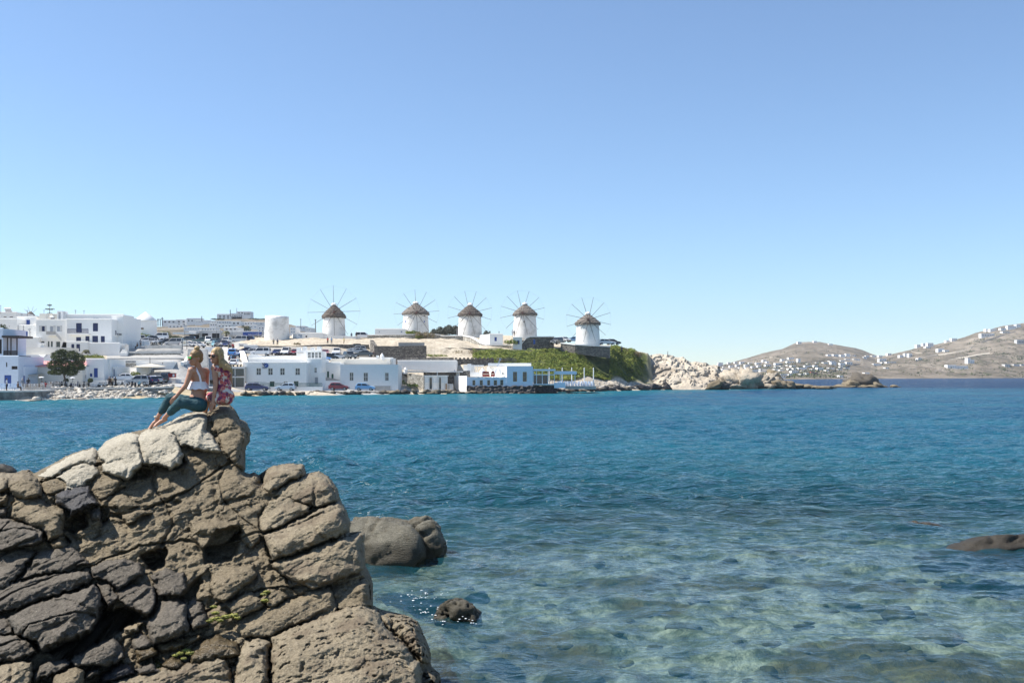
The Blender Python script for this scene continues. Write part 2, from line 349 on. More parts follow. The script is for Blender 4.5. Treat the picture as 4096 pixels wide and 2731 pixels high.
# loose stones lying on the seabed of the shallows
r = np.random.RandomState(31); v0 = None; n = 420
b_ = bmesh.new(); bmesh.ops.create_icosphere(b_, subdivisions=2, radius=1); v0 = np.array([v.co[:] for v in b_.verts]); f0 = np.array([[v.index for v in f.verts] for f in b_.faces]); b_.free()
yy = r.uniform(9, 34, n); xx = r.uniform(-.6, .6, n) * (yy + 2); ss = r.uniform(.06, .16, n) * (1 + 1.2 * (r.rand(n) > .9)); dd = seabed_depth(xx, yy); V = []; Fc = []
for i in range(n):
    V.append(v0 * (1 + .35 * pnoise(v0 * 1.4 + i * 1.7))[:, None] * ss[i] * np.array([r.uniform(.8, 1.5), r.uniform(.8, 1.3), r.uniform(.35, .7)]) + np.array([xx[i], yy[i], min(-dd[i] + ss[i] * .1, -.3)])); Fc.append(f0 + i * len(v0))
o = npmesh('seabed_stones', np.concatenate(V), np.concatenate(Fc), []); tag(o, 'stones lying under the clear shallow water', kind='stuff')
t = NT('seabed_stone'); t.pr(Base_Color=t.ramp(t.noise(1.3, 5, .6), [(.34, (.025, .022, .012)), (.5, (.07, .062, .036)), (.66, (.16, .15, .10))]), Roughness=.9, Normal=t.bump(t.noise(7, 4), 1, .06)); o.data.materials.append(M['seabed_stone'])
# ---------------------------------------------------------------- foreground rocks
def rockmat(name, c0, c1, c2, rough=.85, speck=.5, tint=None):
    t = NT(name)
    fol = t.pos((1.4, 1.4, 7), (.35, -.42, 0))
    n1 = t.noise(1.5, 6, .62); n2 = t.noise(7, 5, .6, fol); n3 = t.noise(38, 4, .65)
    col = t.mix(.45, t.ramp(n1, [(.30, c0), (.52, c1), (.72, c2)]), t.ramp(n2, [(.30, c0), (.55, c1), (.75, c2)]))
    col = t.mix(.4, col, t.ramp(n3, [(.34, tuple(np.array(c0) * .5)), (.52, c1), (.68, tuple(np.array(c2) * 1.25))]))
    vs = t.n('TexVoronoi', feature='F1', i_Vector=t.pos(), i_Scale=42, i_Randomness=1.0)
    fl = t.ramp(vs.outputs['Distance'], [(.10, (1, 1, 1)), (.22, (0, 0, 0))]); vr = t.n('SeparateColor', i_0=vs.outputs['Color']).outputs[0]
    fl = t.math('MULTIPLY', fl, t.ramp(vr, [(.62, (0, 0, 0)), (.70, (1, 1, 1))])); fl = t.math('MULTIPLY', fl, speck)
    col = t.mix(fl, col, (.60, .56, .48))
    if tint: col = t.mix(t.math('MULTIPLY', t.ramp(t.noise(2.3, 4), [(.52, (0, 0, 0)), (.64, (1, 1, 1))]), .7), col, tint)
    zz_ = t.n('SeparateXYZ', i_0=t.geo.outputs['Position']).outputs[2]; wet = t.ramp(t.math('ADD', zz_, t.math('MULTIPLY', t.math('SUBTRACT', t.noise(2.6, 4), .5), .5)), [(.22, (1, 1, 1)), (.50, (0, 0, 0))])
    col = t.mix(t.math('MULTIPLY', wet, .75), col, (.030, .024, .014))
    nb = t.bump(n2, .7, .035); nb = t.bump(n3, .8, .018, nb); nb = t.bump(t.noise(110, 3, .6), .6, .006, nb)
    t.pr(Base_Color=col, Roughness=rough, Normal=nb); t.b.inputs['Specular IOR Level'].default_value = .3
rockmat('rock_pale', (.20, .175, .13), (.35, .315, .245), (.47, .43, .345))
rockmat('rock_brown', (.072, .056, .034), (.160, .127, .080), (.255, .210, .142))
rockmat('rock_grey', (.040, .034, .027), (.095, .081, .063), (.17, .147, .118))
rockmat('rock_tan', (.10, .081, .052), (.205, .168, .112), (.31, .262, .185), tint=(.12, .09, .06))
rockmat('rock_dark', (.018, .017, .018), (.040, .037, .037), (.085, .078, .074), .6, .4)
rockmat('rock_wet', (.040, .030, .017), (.095, .070, .038), (.17, .13, .075), .25, .3)
rockmat('rock_sea', (.055, .05, .036), (.115, .105, .078), (.20, .185, .14), .7, .7, (.05, .038, .018))
_ico = {}
def ico(sub):
    if sub not in _ico:
        b = bmesh.new(); bmesh.ops.create_icosphere(b, subdivisions=sub, radius=1); b.verts.ensure_lookup_table()
        _ico[sub] = (np.array([v.co[:] for v in b.verts]), np.array([[v.index for v in f.verts] for f in b.faces])); b.free()
    return _ico[sub]
def hull_planes(pts):
    b = bmesh.new()
    for p in pts: b.verts.new(p)
    bmesh.ops.convex_hull(b, input=b.verts[:]); b.normal_update()
    c = np.mean(pts, 0); pl = []
    for f in b.faces:
        if f.calc_area() < 1e-7: continue
        n = np.array(f.normal[:]); d = n @ (np.array(f.verts[0].co[:]) - c)
        if d < 0: n, d = -n, -d
        if d < 1e-4: continue
        for q in pl:
            if q[0] @ n > .985: q[1] = max(q[1], d); break
        else: pl.append([n, d])
    b.free(); return c, np.array([q[0] for q in pl]), np.array([q[1] for q in pl])
def polytope(pts, sub=5, p=14, seed=0, amp=1., grow=1.035, strata=1., pit=0.):
    c, N, D = hull_planes(pts); dirs, fc = ico(sub); rr = np.random.RandomState(seed + 100)
    cut = rr.normal(size=(7, 3)); cut /= np.linalg.norm(cut, axis=1)[:, None]      # chipped corners
    N = np.concatenate([N, cut]); D = np.concatenate([D, ((pts - c) @ cut.T).max(0) * rr.uniform(.88, .98, 7)])
    q = np.maximum(dirs @ N.T, 0) / D; p = p * 4.5; r = (q ** p).sum(1) ** (-1 / p) * (grow + .045)
    v = dirs * r[:, None] + c
    size = float(np.median(r)); off = np.array([seed * 3.71, seed * 1.37, seed * 2.11])
    w = v + off
    a = math.radians(24); s1 = np.stack([v[:, 0] * math.cos(a) + v[:, 2] * math.sin(a), v[:, 1], -v[:, 0] * math.sin(a) + v[:, 2] * math.cos(a)], 1) + seed * .13
    d = .035 * size * fbm(w * (1.1 / size), 3) + .028 * amp * fbm(w * 3.5, 4)
    st = fbm(s1 * np.array([1.0, 1.3, 6.]), 4); d += .040 * strata * st
    cr = 1 - np.abs(pnoise(s1 * np.array([.8, 1.1, 2.3]) + 31)) * 11; d -= .085 * strata * np.clip(cr, 0, 1) ** 1.3
    cr2 = 1 - np.abs(pnoise(w * np.array([1.5, 1.4, .5]) + 11)) * 14; d -= .055 * strata * np.clip(cr2, 0, 1) ** 1.3
    dent = fbm(w * np.array([2.2, 2.2, 3.0]) + 70, 3); d -= .22 * strata * np.clip(dent - .30, 0, 1)
    d += .010 * amp * fbm(w * 18, 3)
    if pit: d += -pit * np.clip(fbm(w * 9 + 50, 3) - .15, 0, 1) * .25 + pit * .05 * fbm(w * 11, 4)
    nn = v - c; nn /= np.linalg.norm(nn, axis=1)[:, None]
    return v + nn * d[:, None], fc
YB_PY = [1500, 1640, 1800, 2000, 2200, 2400, 2731, 2800]; YB_Y = [15.0, 14.55, 13.9, 13.1, 12.4, 11.7, 10.6, 10.4]
def Yb(px, py): return float(np.interp(py, YB_PY, YB_Y)) + (px - 700) * .0003
def rock_pts(out, ridge, dy=0., depth=.8, yfix=None, shrink=.82):
    cx = sum(a for a, b in out) / len(out); cy = sum(b for a, b in out) / len(out); pts = []; bulge = max(.02, -min(r[2] for r in ridge))
    sz = max(1, max(math.hypot(a - cx, b - cy) for a, b in out))
    for a, b in out:
        lean = ((a - cx) * .55 + (b - cy) * .83) / sz                # + on the lower right, where the blocks are undercut
        Y = (yfix if yfix else Yb(a, b)) + dy + .04 + .20 * max(0, lean)
        pts.append(P(a, b, Y)); pts.append(P(cx + (a - cx) * .86, cy + (b - cy) * .86, Y - (.04 + .20 * max(0, lean)) - bulge * (.60 + .55 * lean))); pts.append(P(cx + (a - cx) * .97, cy + (b - cy) * .97, Y + depth * .35)); pts.append(P(cx + (a - cx) * shrink, cy + (b - cy) * shrink, Y + depth))
    for r in ridge:
        a, b, e = r; pts.append(P(a, b, (yfix if yfix else Yb(a, b)) + dy + e))
    return np.array(pts)
outcrop = thing('rock_outcrop', 'big cracked granite outcrop rising from the water under the two seated women', 'rock', P(750, 2300, 12.3))
_rk = [0]; FIELD = []
def block(out, ridge=(), m='rock_brown', dy=0., depth=.8, sub=5, p=14, label=None, name='boulder', yfix=None, group=None, strata=1., amp=1., pit=0., grow=1.035):
    _rk[0] += 1
    if not ridge:
        cx = sum(a for a, b in out) / len(out); cy = sum(b for a, b in out) / len(out); ridge = [(cx, cy, -.22)]
    if yfix is None: FIELD.append((out, ridge, m, dy, label, name, pit, strata, p)); return
    v, f = polytope(rock_pts(out, ridge, dy, depth, yfix), sub, p, _rk[0], amp, grow, strata, pit)
    c = v.mean(0); o = npmesh(name, v - c, f, m); o.location = c; tag(o, label, 'rock', group); return o
# --- the upper rocks
block([(837, 1641), (875, 1619), (917, 1615), (940, 1631), (959, 1674), (982, 1734), (989, 1776), (982, 1842), (978, 1884), (935, 1861), (889, 1805), (865, 1734), (842, 1683)], [(850, 1664, -.22), (935, 1658, -.18), (905, 1760, -.2), (950, 1800, -.1)], 'rock_brown', 0, 1.0, p=18, strata=.6)
block([(959, 1669), (987, 1692), (1006, 1730), (996, 1767), (982, 1790), (970, 1720)], [], 'rock_grey', .3, .5, 4)
block([(640, 1700), (730, 1657), (795, 1638), (823, 1650), (832, 1683), (826, 1720), (856, 1744), (889, 1808), (842, 1815), (767, 1792), (720, 1785), (685, 1740)], [(688, 1730, -.22), (795, 1680, -.32), (815, 1684, -.26), (785, 1760, -.2)], 'rock_pale', 0, 1.0, p=16, strata=.5)
block([(545, 1740), (594, 1713), (655, 1697), (695, 1725), (722, 1786), (739, 1823), (730, 1858), (688, 1879), (640, 1862), (571, 1858), (560, 1823), (548, 1786)], [(590, 1800, -.30), (670, 1770, -.34), (718, 1808, -.25), (690, 1840, -.22)], 'rock_pale', -.05, .9, p=14, strata=.4)
block([(388, 1804), (421, 1764), (468, 1741), (519, 1727), (554, 1736), (556, 1786), (577, 1832), (571, 1861), (524, 1907), (505, 1921), (449, 1900), (407, 1884), (410, 1847), (388, 1828)], [(500, 1830, -.30), (545, 1800, -.24), (565, 1845, -.20), (470, 1880, -.25)], 'rock_pale', -.08, .9, p=12, strata=.4)
block([(140, 1900), (196, 1858), (262, 1821), (327, 1797), (374, 1788), (392, 1800), (388, 1823), (388, 1856), (327, 1850), (262, 1881), (220, 1909), (178, 1918)], [(340, 1815, -.2), (240, 1862, -.22)], 'rock_pale', .05, .7, p=14, strata=.5)
block([(215, 1910), (267, 1872), (318, 1844), (355, 1844), (393, 1865), (404, 1886), (365, 1926), (327, 1949), (257, 1962), (225, 1940)], [(335, 1888, -.25), (260, 1920, -.2)], 'rock_pale', 0, .7, p=12, strata=.4)
block([(159, 1919), (210, 1907), (262, 1910), (262, 1956), (239, 1970), (187, 1984), (164, 1956)], [], 'rock_brown', .05, .6, 4, label='small brown rock wedged beside the round boulder', p=12)
block([(30, 1945), (42, 1912), (80, 1889), (122, 1889), (150, 1917), (168, 1949), (166, 1985), (117, 1996), (65, 1992), (37, 1975)], [(95, 1930, -.34), (100, 1960, -.36)], 'rock_brown', -.05, .7, label='round brown boulder at the upper left end of the outcrop', p=6, strata=.5)
block([(-60, 1905), (0, 1887), (50, 1885), (66, 1897), (48, 1920), (35, 1960), (0, 1978), (-60, 1976)], [], 'rock_tan', 0, .7, label='smooth tan boulder cut by the left picture edge', p=8)
block([(88, 1887), (110, 1875), (128, 1880), (134, 1896), (100, 1898)], [], 'rock_tan', .2, .3, 4, label='little rounded stone peeping over the round boulder', p=6)
block([(225, 1977), (262, 1952), (355, 1938), (372, 1977), (397, 2015), (285, 2057), (257, 2028), (229, 2015)], [(252, 1988, -.32), (366, 1962, -.28), (285, 2040, -.22), (385, 2005, -.2)], 'rock_dark', -.12, .5, label='dark square cut block of stone lying tilted among the pale rocks', p=26, strata=.25)
block([(365, 1926), (402, 1900), (449, 1893), (482, 1912), (502, 1949), (468, 1965), (430, 1989), (398, 1998), (374, 1970)], [(430, 1930, -.2), (472, 1932, -.24)], 'rock_brown', 0, .6, p=10)
# --- the broad central slabs
block([(851, 1832), (875, 1805), (917, 1819), (959, 1870), (996, 1903), (1030, 1926), (1045, 1949), (1000, 1983), (940, 1999), (870, 2016), (860, 1985), (870, 1935), (889, 1880)], [(940, 1930, -.12), (900, 1980, -.12)], 'rock_brown', -.03, .9, p=16)
block([(866, 2028), (940, 2004), (1010, 1988), (1052, 1992), (1056, 2020), (1038, 2065), (1040, 2110), (1052, 2145), (1010, 2190), (960, 2165), (930, 2095), (872, 2072)], [(960, 2060, -.11), (1000, 2130, -.11)], 'rock_brown', -.03, .9, p=16)
block([(1000, 1895), (1020, 1884), (1041, 1905), (1048, 1932), (1028, 1930)], [], 'rock_brown', .08, .5, 4)
block([(402, 1996), (449, 1977), (482, 1977), (529, 1996), (563, 2020), (486, 2050), (466, 2033), (407, 2026)], [(500, 2020, -.2)], 'rock_brown', -.06, .5, 4, p=12)
block([(482, 2052), (515, 2030), (561, 2030), (619, 2048), (566, 2073), (505, 2100)], [(545, 2050, -.2)], 'rock_brown', -.08, .5, 4, p=14)
block([(358, 2045), (402, 2029), (414, 2057), (400, 2080), (363, 2078)], [], 'rock_grey', -.1, .4, 4, label='small dark rock just below the square block', p=9)
block([(763, 2085), (865, 2068), (948, 2090), (956, 2128), (907, 2170), (812, 2196), (760, 2150)], [(865, 2106, -.34), (940, 2100, -.30), (800, 2110, -.28)], 'rock_brown', -.08, .7, p=16)
block([(604, 2298), (666, 2270), (737, 2286), (753, 2358), (711, 2387), (630, 2385)], [(680, 2310, -.24), (690, 2360, -.2)], 'rock_grey', -.08, .6, p=12)
# --- right hand stack
block([(1049, 1913), (1061, 1877), (1097, 1856), (1156, 1850), (1216, 1856), (1223, 1877), (1229, 1892), (1156, 1933), (1085, 1974), (1053, 1959)], [(1130, 1888, -.22), (1095, 1940, -.2)], 'rock_tan', -.02, .8, p=14)
block([(1083, 1979), (1156, 1936), (1230, 1894), (1275, 1883), (1316, 1901), (1352, 1948), (1363, 1995), (1275, 2033), (1245, 2024), (1168, 2000)], [(1240, 1965, -.25), (1310, 1960, -.2)], 'rock_tan', -.02, .8, p=16)
block([(1071, 1999), (1132, 1979), (1171, 1992), (1244, 2024), (1238, 2051), (1156, 2087), (1109, 2111), (1046, 2128), (1037, 2079), (1049, 2037)], [(1120, 2040, -.26), (1180, 2045, -.2)], 'rock_tan', -.04, .8, p=14)
block([(1053, 2134), (1168, 2087), (1239, 2053), (1275, 2036), (1361, 2000), (1388, 2037), (1406, 2091), (1396, 2123), (1322, 2158), (1227, 2199), (1091, 2247), (1065, 2186)], [(1245, 2165, -.42), (1295, 2085, -.36), (1335, 2078, -.26), (1100, 2185, -.25)], 'rock_tan', -.04, .9, p=18)
block([(1089, 2250), (1227, 2203), (1322, 2164), (1394, 2134), (1441, 2124), (1460, 2132), (1458, 2180), (1461, 2216), (1467, 2257), (1453, 2277), (1334, 2330), (1251, 2360), (1180, 2330), (1121, 2295), (1089, 2271)], [(1224, 2232, -.36), (1233, 2312, -.36), (1380, 2170, -.12), (1130, 2262, -.22)], 'rock_tan', -.04, .9, p=18)
block([(1328, 2342), (1453, 2307), (1483, 2299), (1493, 2334), (1494, 2419), (1394, 2434), (1345, 2440)], [(1345, 2372, -.22), (1478, 2328, -.2)], 'rock_brown', .0, .7, p=22)
block([(948, 2467), (1132, 2402), (1322, 2344), (1342, 2360), (1350, 2445), (1251, 2480), (1132, 2522), (1079, 2552), (972, 2552), (937, 2514)], [(1000, 2505, -.16), (1216, 2410, -.22), (1320, 2378, -.2)], 'rock_brown', -.02, .7, p=22)
block([(831, 2271), (901, 2257), (1014, 2257), (1030, 2293), (996, 2336), (901, 2413), (857, 2396), (834, 2334)], [(890, 2340, -.28), (1000, 2300, -.26), (930, 2290, -.2)], 'rock_brown', -.06, .7, p=14, pit=.2)
block([(899, 2419), (996, 2360), (1037, 2382), (1063, 2417), (1033, 2443), (931, 2473)], [(980, 2410, -.2)], 'rock_brown', -.08, .6, p=10, pit=.3)
block([(1037, 2394), (1079, 2352), (1132, 2358), (1146, 2388), (1085, 2431)], [], 'rock_brown', -.06, .5, 4, pit=.3)
# --- the foreground boulder at the waterside and its neighbours
block([(1081, 2548), (1168, 2508), (1275, 2461), (1394, 2428), (1441, 2419), (1500, 2431), (1536, 2500), (1572, 2526), (1631, 2586), (1649, 2633), (1685, 2645), (1692, 2708), (1690, 2830), (1080, 2830)], [(1420, 2545, -.50), (1190, 2640, -.55), (1300, 2570, -.52), (1520, 2690, -.50), (1150, 2780, -.6)], 'rock_tan', -.1, 1.1, p=9, pit=.6, strata=.4, label='large rounded tan boulder at the waterside along the bottom edge')
block([(949, 2597), (978, 2566), (1037, 2548), (1079, 2566), (1078, 2830), (930, 2830)], [(1000, 2630, -.4), (1050, 2700, -.45)], 'rock_tan', -.08, .9, p=9, pit=.5, strata=.5, label='tall narrow boulder split by a crack from the big waterside boulder')
block([(1500, 2431), (1545, 2447), (1575, 2512), (1572, 2526), (1538, 2500)], [], 'rock_tan', .05, .5, 4, label='wedge shaped rock behind the big waterside boulder')
block([(1555, 2457), (1631, 2459), (1673, 2483), (1687, 2512), (1704, 2548), (1722, 2595), (1725, 2661), (1690, 2650), (1643, 2600), (1578, 2530)], [(1630, 2520, -.3), (1690, 2600, -.3)], 'rock_tan', 0, .6, p=8, pit=1.6, label='knobbly pitted rock at the water edge, lower right of the outcrop')
block([(1680, 2714), (1726, 2679), (1758, 2690), (1785, 2760), (1800, 2830), (1660, 2830)], [], 'rock_tan', -.05, .5, 5, p=7, pit=1.8, label='jagged low rock in the bottom corner of the outcrop')
block([(360, 2750), (545, 2700), (828, 2627), (868, 2613), (909, 2631), (925, 2690), (930, 2830), (360, 2830)], [(850, 2665, -.25), (600, 2745, -.25)], 'rock_tan', -.1, .8, p=16, pit=.3, label='flat tan slab along the bottom edge beside the tide pool')
block([(751, 2619), (767, 2585), (828, 2548), (868, 2536), (950, 2563), (962, 2625), (913, 2632), (800, 2657), (763, 2661)], [(850, 2590, -.3), (790, 2620, -.2)], 'rock_wet', -.02, .6, p=7, strata=.4, label='wet shiny brown boulder at the right of the tide pool')
# --- left lower slabs
block([(-60, 2065), (20, 2068), (90, 2095), (150, 2115), (173, 2140), (165, 2167), (90, 2192), (-60, 2213)], [(60, 2120, -.3), (130, 2135, -.25)], 'rock_grey', -.15, .8, p=14, label='flat grey foliated rock against the left picture edge')
block([(33, 2070), (51, 2020), (84, 1987), (131, 1978), (178, 2001), (196, 2020), (260, 2029), (264, 2071), (253, 2135), (201, 2165), (173, 2140), (94, 2095)], [(130, 2030, -.34), (215, 2052, -.34)], 'rock_brown', -.04, .8, p=9, label='big angular brown boulder below the round one')
block([(-50, 1968), (33, 1973), (38, 2001), (28, 2031), (-50, 2031)], [], 'rock_brown', 0, .6, 4, label='pale lump of rock under the smooth tan boulder at the left edge', p=8)
block([(-50, 2031), (23, 2034), (30, 2068), (-50, 2072)], [], 'rock_grey', -.02, .6, 4, label='small grey rock above the flat foliated slab at the left edge', p=8)
block([(205, 2165), (235, 2135), (262, 2140), (280, 2180), (250, 2195), (210, 2190)], [], 'rock_brown', -.1, .5, 4, label='rounded reddish stone between the angular boulder and the slabs', p=8)
block([(-60, 2219), (81, 2197), (150, 2197), (99, 2290), (34, 2352), (-60, 2358)], [(70, 2240, -.22), (20, 2300, -.2)], 'rock_grey', -.06, .8, p=16)
block([(153, 2197), (258, 2181), (299, 2197), (365, 2253), (283, 2284), (162, 2300), (81, 2320), (38, 2346), (99, 2290)], [(220, 2235, -.22), (150, 2270, -.2)], 'rock_grey', -.08, .8, p=16)
block([(-60, 2361), (81, 2324), (170, 2300), (283, 2284), (361, 2284), (372, 2320), (283, 2360), (153, 2405), (73, 2437), (-60, 2450)], [(180, 2340, -.26), (330, 2305, -.26), (40, 2390, -.22)], 'rock_grey', -.1, .8, p=18)
block([(36, 2455), (153, 2409), (283, 2365), (376, 2334), (404, 2377), (421, 2431), (365, 2526), (250, 2572), (162, 2601), (143, 2562), (61, 2540), (16, 2467)], [(366, 2345, -.42), (240, 2545, -.50), (305, 2440, -.46), (120, 2500, -.3)], 'rock_grey', -.12, .9, p=20)
block([(-60, 2452), (20, 2455), (45, 2500), (55, 2538), (-60, 2540)], [], 'rock_grey', -.05, .8, 4)
block([(-60, 2537), (69, 2542), (133, 2566), (150, 2603), (81, 2636), (-60, 2668)], [(80, 2585, -.3)], 'rock_grey', -.14, .8, p=12)
block([(363, 2272), (408, 2239), (505, 2233), (561, 2253), (575, 2294), (525, 2328), (477, 2360), (424, 2328), (374, 2320)], [(480, 2270, -.24), (552, 2288, -.22), (450, 2310, -.2)], 'rock_grey', -.1, .7, p=14)
block([(378, 2332), (424, 2328), (475, 2363), (483, 2391), (428, 2435), (404, 2381)], [], 'rock_grey', -.06, .6, 4, p=14)
block([(475, 2360), (525, 2338), (586, 2326), (620, 2342), (624, 2415), (586, 2459), (505, 2427), (479, 2393)], [(600, 2345, -.24), (500, 2410, -.3), (560, 2400, -.2)], 'rock_grey', -.08, .7, p=14)
block([(584, 2486), (626, 2435), (646, 2399), (711, 2391), (749, 2423), (765, 2504), (747, 2526), (687, 2560), (612, 2568)], [(650, 2470, -.36), (700, 2500, -.36)], 'rock_grey', -.1, .7, p=7, strata=.6, label='rounded grey boulder with curved grooves above the tide pool')
block([(737, 2433), (759, 2403), (800, 2399), (822, 2443), (834, 2498), (779, 2524), (757, 2490)], [], 'rock_grey', -.04, .5, 4, p=8, label='dark wet cobble between the grooved boulder and the yellow weed')
block([(608, 2571), (700, 2547), (804, 2528), (814, 2546), (727, 2597), (646, 2617)], [], 'rock_wet', -.06, .4, 4, p=8, label='long brown stone along the upper side of the tide pool')
block([(529, 2558), (565, 2524), (598, 2536), (616, 2571), (573, 2597), (543, 2625)], [], 'rock_grey', -.08, .4, 4, p=7, label='pale topped egg shaped stone at the left of the tide pool')
block([(541, 2591), (606, 2575), (632, 2603), (628, 2625), (543, 2642)], [], 'rock_wet', -.1, .4, 4, p=8, label='low wet stone at the head of the tide pool')
block([(487, 2518), (525, 2484), (559, 2504), (555, 2526), (505, 2532)], [], 'rock_tan', -.08, .4, 4, p=7, label='small smooth tan stone sitting in the dark gully')
block([(515, 2457), (586, 2453), (584, 2488), (565, 2508), (530, 2490)], [], 'rock_brown', -.04, .4, 4, p=9, label='small brown stone in the gully above the smooth tan one')
block([(268, 2631), (335, 2581), (456, 2548), (487, 2577), (499, 2635), (444, 2661), (363, 2661), (313, 2665)], [(385, 2620, -.30), (440, 2580, -.22), (330, 2610, -.24)], 'rock_grey', -.16, .7, p=10, label='long smooth grey boulder in the bottom left, pointing at the tide pool')
block([(129, 2700), (162, 2657), (258, 2623), (285, 2641), (277, 2663), (194, 2702), (127, 2726)], [(210, 2665, -.2)], 'rock_grey', -.2, .5, 4, p=12, label='flat wedge of grey stone below the biggest dark slab')
block([(-20, 2667), (61, 2641), (127, 2641), (127, 2700), (102, 2800), (-60, 2800)], [(60, 2680, -.25)], 'rock_tan', -.22, .6, p=14, label='pale cracked slab in the bottom left corner')
block([(165, 2830), (226, 2690), (307, 2659), (337, 2673), (345, 2710), (290, 2830)], [(260, 2730, -.3)], 'rock_brown', -.25, .6, p=9, label='rounded brown stone on the bottom edge right of the corner slab')
block([(337, 2680), (396, 2669), (402, 2696), (363, 2718), (342, 2712)], [], 'rock_grey', -.15, .3, 4, p=8, label='small grey cobble beside the rounded bottom edge stone')
block([(531, 2671), (606, 2653), (632, 2665), (640, 2688), (565, 2698)], [], 'rock_grey', -.15, .3, 4, p=7, label='flat grey cobble on the near rim of the tide pool')
block([(644, 2659), (687, 2625), (719, 2629), (741, 2659), (707, 2682), (652, 2677)], [], 'rock_wet', -.1, .3, 4, p=6, label='round wet brown cobble standing in the tide pool')
block([(400, 2700), (450, 2665), (520, 2655), (540, 2690), (480, 2720), (410, 2726)], [], 'rock_dark', -.1, .4, 4, p=8, label='dark wet stone in shadow left of the flat cobble')
# --- rocks standing in the water
block([(1400, 2100), (1429, 2073), (1512, 2079), (1595, 2091), (1650, 2100), (1690, 2160), (1708, 2227), (1640, 2290), (1572, 2300), (1440, 2290), (1400, 2200)], [(1600, 2125, -.55), (1590, 2200, -.65), (1480, 2150, -.5), (1520, 2260, -.7)], 'rock_sea', 0, 1.4, p=14, yfix=20.2, strata=.9, amp=1.6, label='big flat topped rock in the water right of the outcrop')
block([(1615, 2110), (1655, 2072), (1714, 2064), (1744, 2091), (1764, 2144), (1780, 2190), (1760, 2250), (1690, 2250), (1640, 2200)], [(1700, 2110, -.25), (1720, 2180, -.35)], 'rock_sea', .1, .9, p=11, yfix=20.2, strata=.9, amp=1.6, label='humped end rock leaning on the big flat topped water rock')
block([(1735, 2470), (1772, 2412), (1821, 2396), (1869, 2407), (1915, 2445), (1925, 2500), (1740, 2500)], [(1820, 2440, -.3)], 'rock_sea', 0, .6, p=7, yfix=15.4, pit=.8, label='small weedy rock just breaking the surface in the surf')
block([(3660, 2225), (3760, 2196), (3900, 2172), (4060, 2150), (4200, 2144), (4300, 2180), (4300, 2270), (3700, 2280)], [(3850, 2210, -.5), (4100, 2190, -.6)], 'rock_dark', 0, 1.0, p=10, yfix=21.8, label='low dark reef rock awash at the right picture edge')
block([(3560, 2095), (3640, 2085), (3740, 2092), (3800, 2110), (3760, 2130), (3600, 2125)], [], 'rock_wet', 0, .6, 4, p=8, yfix=24.6, label='dark rock just under the surface behind the low reef rock')
block([(-60, 1862), (-10, 1852), (30, 1862), (62, 1884), (60, 1905), (-60, 1910)], [], 'rock_dark', 0, .9, 4, p=8, yfix=37.5, label='black wet rock in the sea beyond the left end of the outcrop')
# ---- the outcrop itself: one broken surface, split into its blocks and loose boulders, every piece closed behind
SIL = [(-120, 1900), (0, 1885), (60, 1890), (88, 1878), (112, 1874), (135, 1890), (196, 1858), (262, 1821), (327, 1797), (374, 1788), (392, 1800), (421, 1764), (468, 1741), (519, 1727), (594, 1711), (655, 1697), (730, 1656), (795, 1637), (823, 1648), (840, 1640), (875, 1618), (917, 1614), (940, 1631), (962, 1672), (990, 1692), (1006, 1730), (998, 1765), (985, 1790), (984, 1842), (980, 1888), (1000, 1892), (1020, 1884), (1041, 1905), (1047, 1925), (1052, 1905), (1061, 1877), (1097, 1856), (1156, 1850), (1216, 1856), (1229, 1890), (1275, 1883), (1316, 1901), (1352, 1948), (1363, 1995), (1388, 2037), (1406, 2091), (1400, 2126), (1441, 2124), (1460, 2132), (1458, 2180), (1467, 2257), (1485, 2299), (1493, 2334), (1494, 2419), (1536, 2440), (1631, 2459), (1673, 2483), (1704, 2548), (1722, 2595), (1725, 2661), (1758, 2690), (1790, 2820), (-120, 2820)]
HOLES = [([(505, 1921), (545, 1868), (610, 1878), (616, 1905), (600, 1917), (540, 1926)], .30), ([(732, 1822), (755, 1850), (738, 1872), (688, 1884), (700, 1862)], .22), ([(812, 2200), (868, 2112), (950, 2100), (968, 2140), (958, 2185), (930, 2240), (860, 2262), (815, 2255)], .48), ([(557, 2226), (575, 2210), (660, 2183), (674, 2207), (666, 2270), (612, 2292), (585, 2280)], .5),
         ([(404, 2372), (428, 2440), (500, 2424), (590, 2462), (618, 2420), (622, 2350), (632, 2400), (600, 2478), (510, 2515), (430, 2566), (280, 2642), (165, 2612), (250, 2574), (365, 2528)], .55), ([(255, 2118), (270, 2075), (305, 2050), (348, 2048), (350, 2105), (300, 2140)], .45), ([(228, 2150), (262, 2138), (290, 2170), (262, 2200)], .3), ([(150, 2198), (104, 2290), (36, 2352), (90, 2270)], .25), ([(402, 2020), (440, 2042), (440, 2085), (410, 2110), (398, 2060)], .22), ([(640, 1998), (690, 1985), (735, 2000), (720, 2016), (660, 2012)], .12), ([(668, 2395), (740, 2380), (760, 2340), (800, 2300), (815, 2330), (780, 2400), (720, 2420)], .25)]
fs_ = 3.0; fx_, fy_ = np.arange(-116, 1800, fs_), np.arange(1600, 2812, fs_); FY, FX = np.meshgrid(fy_, fx_, indexing='ij')
wq = np.stack([FX / 90, FY / 90, 0 * FX], -1); WX = FX + 12 * fbm(wq, 3) + 7 * fbm(wq * 4 + 3, 3); WY = FY + 12 * fbm(wq + 40, 3) + 7 * fbm(wq * 4 + 9, 3)
def poly_field(poly, X, Y):
    ins = np.zeros(X.shape, bool); dist = np.full(X.shape, 1e9)
    for (x0, y0), (x1, y1) in zip(poly, poly[1:] + poly[:1]):
        if y0 != y1: ins ^= ((y0 > Y) != (y1 > Y)) & (X < (x1 - x0) * (Y - y0) / (y1 - y0) + x0)
        dist = np.minimum(dist, seg_dist((x0, y0), (x1, y1), X, Y))
    return ins, dist
